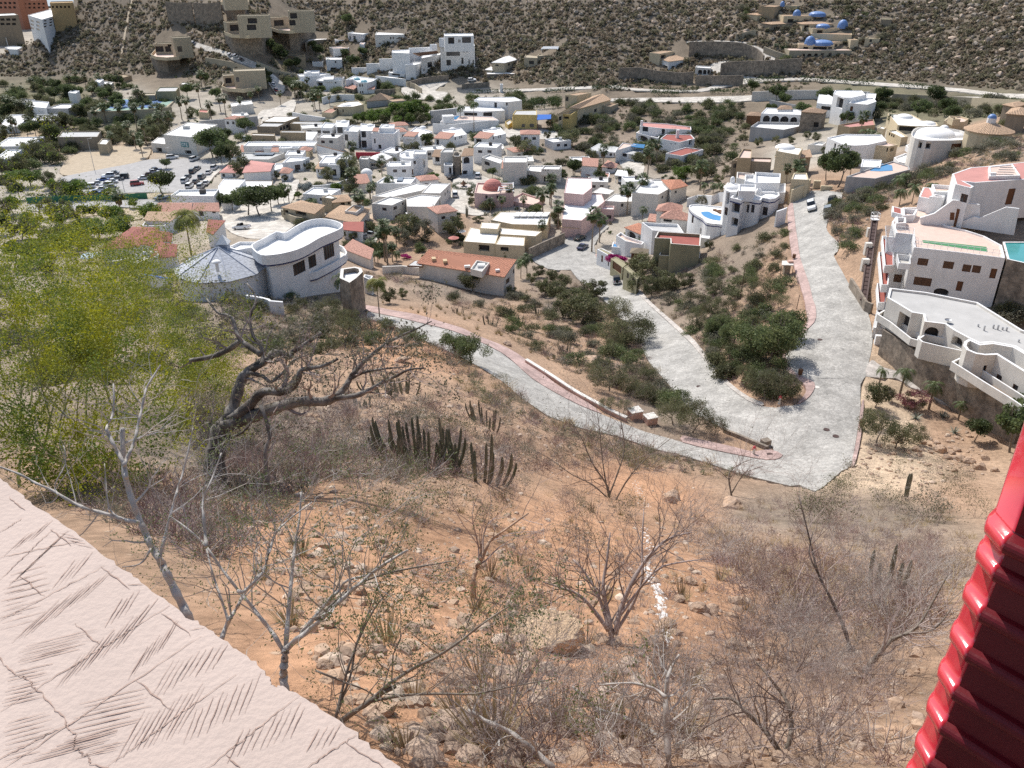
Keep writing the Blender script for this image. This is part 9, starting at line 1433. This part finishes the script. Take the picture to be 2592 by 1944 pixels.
P=on_ground('F',2035,1135);z=P[2]+2.2;root=thing('roadside_shelter','small flat roofed roadside shelter on posts beside the right road','shelter',P);mb=MB();W=[tuple(at_z(px('F',*p),z)[:2])for p in((1966,1130),(2052,1132),(2050,1098),(1968,1100))];mb.prism(W,z-.15,z);mb.build('roof','pale_stucco',root);mb=MB();mb.box(at_z(px('F',2028,1112),z),.9,.9,z,z+.35);mb.build('roof_box','pink_stone',root);mb=MB()
for p in W[:2]:mb.tube([(p[0]*.998,p[1]*.998,terr(*p)-.3),(p[0]*.998,p[1]*.998,z-.1)],.06,6)
mb.build('posts','rust_steel',root);mb=MB();c=np.mean(np.array(W),0);mb.box(c,1.0,1.0,terr(*c)-.3,z-.15);mb.build('pedestal','brown_stucco',root)
for k,(t,x,y)in enumerate((('H',890,410),('H',932,993),('H',992,1036),('H',565,1160),('H',868,718),('H',105,715))):
 P=on_ground(t,x,y);mb=MB();z=P[2]+(.17 if k==3 else .062);mb.tube([(P[0],P[1],z-.1),(P[0],P[1],z)],.36,16);tag(mb.build('manhole_cover','rust_steel' if k!=4 else 'pale_stucco',origin=P),('round dark manhole cover set in the cobbles','pale manhole cover beside the island pavement')[k==4],'manhole cover','manhole covers' if k!=4 else None)
def lamp_post(t,x,y,yt,lab,grp=None):
 P=on_ground(t,x,y);z=height_at(P,px(t,0,yt)[1]);root=thing('street_lamp',lab,'street lamp',P,grp);mb=MB();mb.tube([P-(0,0,.3),(P[0],P[1],z)],[.11,.07],6);mb.build('pole','steel',root);mb=MB();mb.tube([(P[0],P[1],z-.05),(P[0]+1.1,P[1],z+.12)],.05,5);mb.box((P[0]+1.3,P[1]),.6,.25,z+.06,z+.18);mb.build('lamp_arm','steel',root)
for r in((482,520,418),(806,470,405),(612,330,130),(1078,260,190)):lamp_post('D',*r,'thin grey lamp pole in and around the car park','lamp poles of the car park')
for(t,x,y,yt,lab)in(('H',372,150,-60,'rusty thin pole leaning out of the scrub on the road island'),('H',738,210,120,'short thin post beside the right road pavement'),('B',1452,575,540,'white gate post on the far road')):
 P=on_ground(t,x,y);z=height_at(P,px(t,0,yt)[1]);mb=MB();mb.tube([P-(0,0,.3),(P[0]+.1,P[1],z)],[.07,.05],6);tag(mb.build('pole','rust_steel',origin=P),lab,'pole')
for i,(t,x,y,lab)in enumerate((('E',1350,935,'cream parasol left of the bungalow terrace'),('E',1300,985,'terracotta parasol below the bungalow terrace'),('Q',60,690,'blue parasol behind the twin palms'))):
 P=on_ground(t,x,y);root=thing('parasol',lab,'parasol',P);mb=MB();mb.tube([P,P+(0,0,2.3)],.04,5);mb.build('pole','timber',root);mb=MB();n=10;vs=[P+(1.5*math.cos(a),1.5*math.sin(a),2.0)for a in np.linspace(0,2*math.pi,n,endpoint=False)]+[P+(0,0,2.6)];mb.add(vs,[(k,(k+1)%n,n)for k in range(n)]);mb.build('shade',('white_roof','clay_dome','blue_canvas')[i],root)
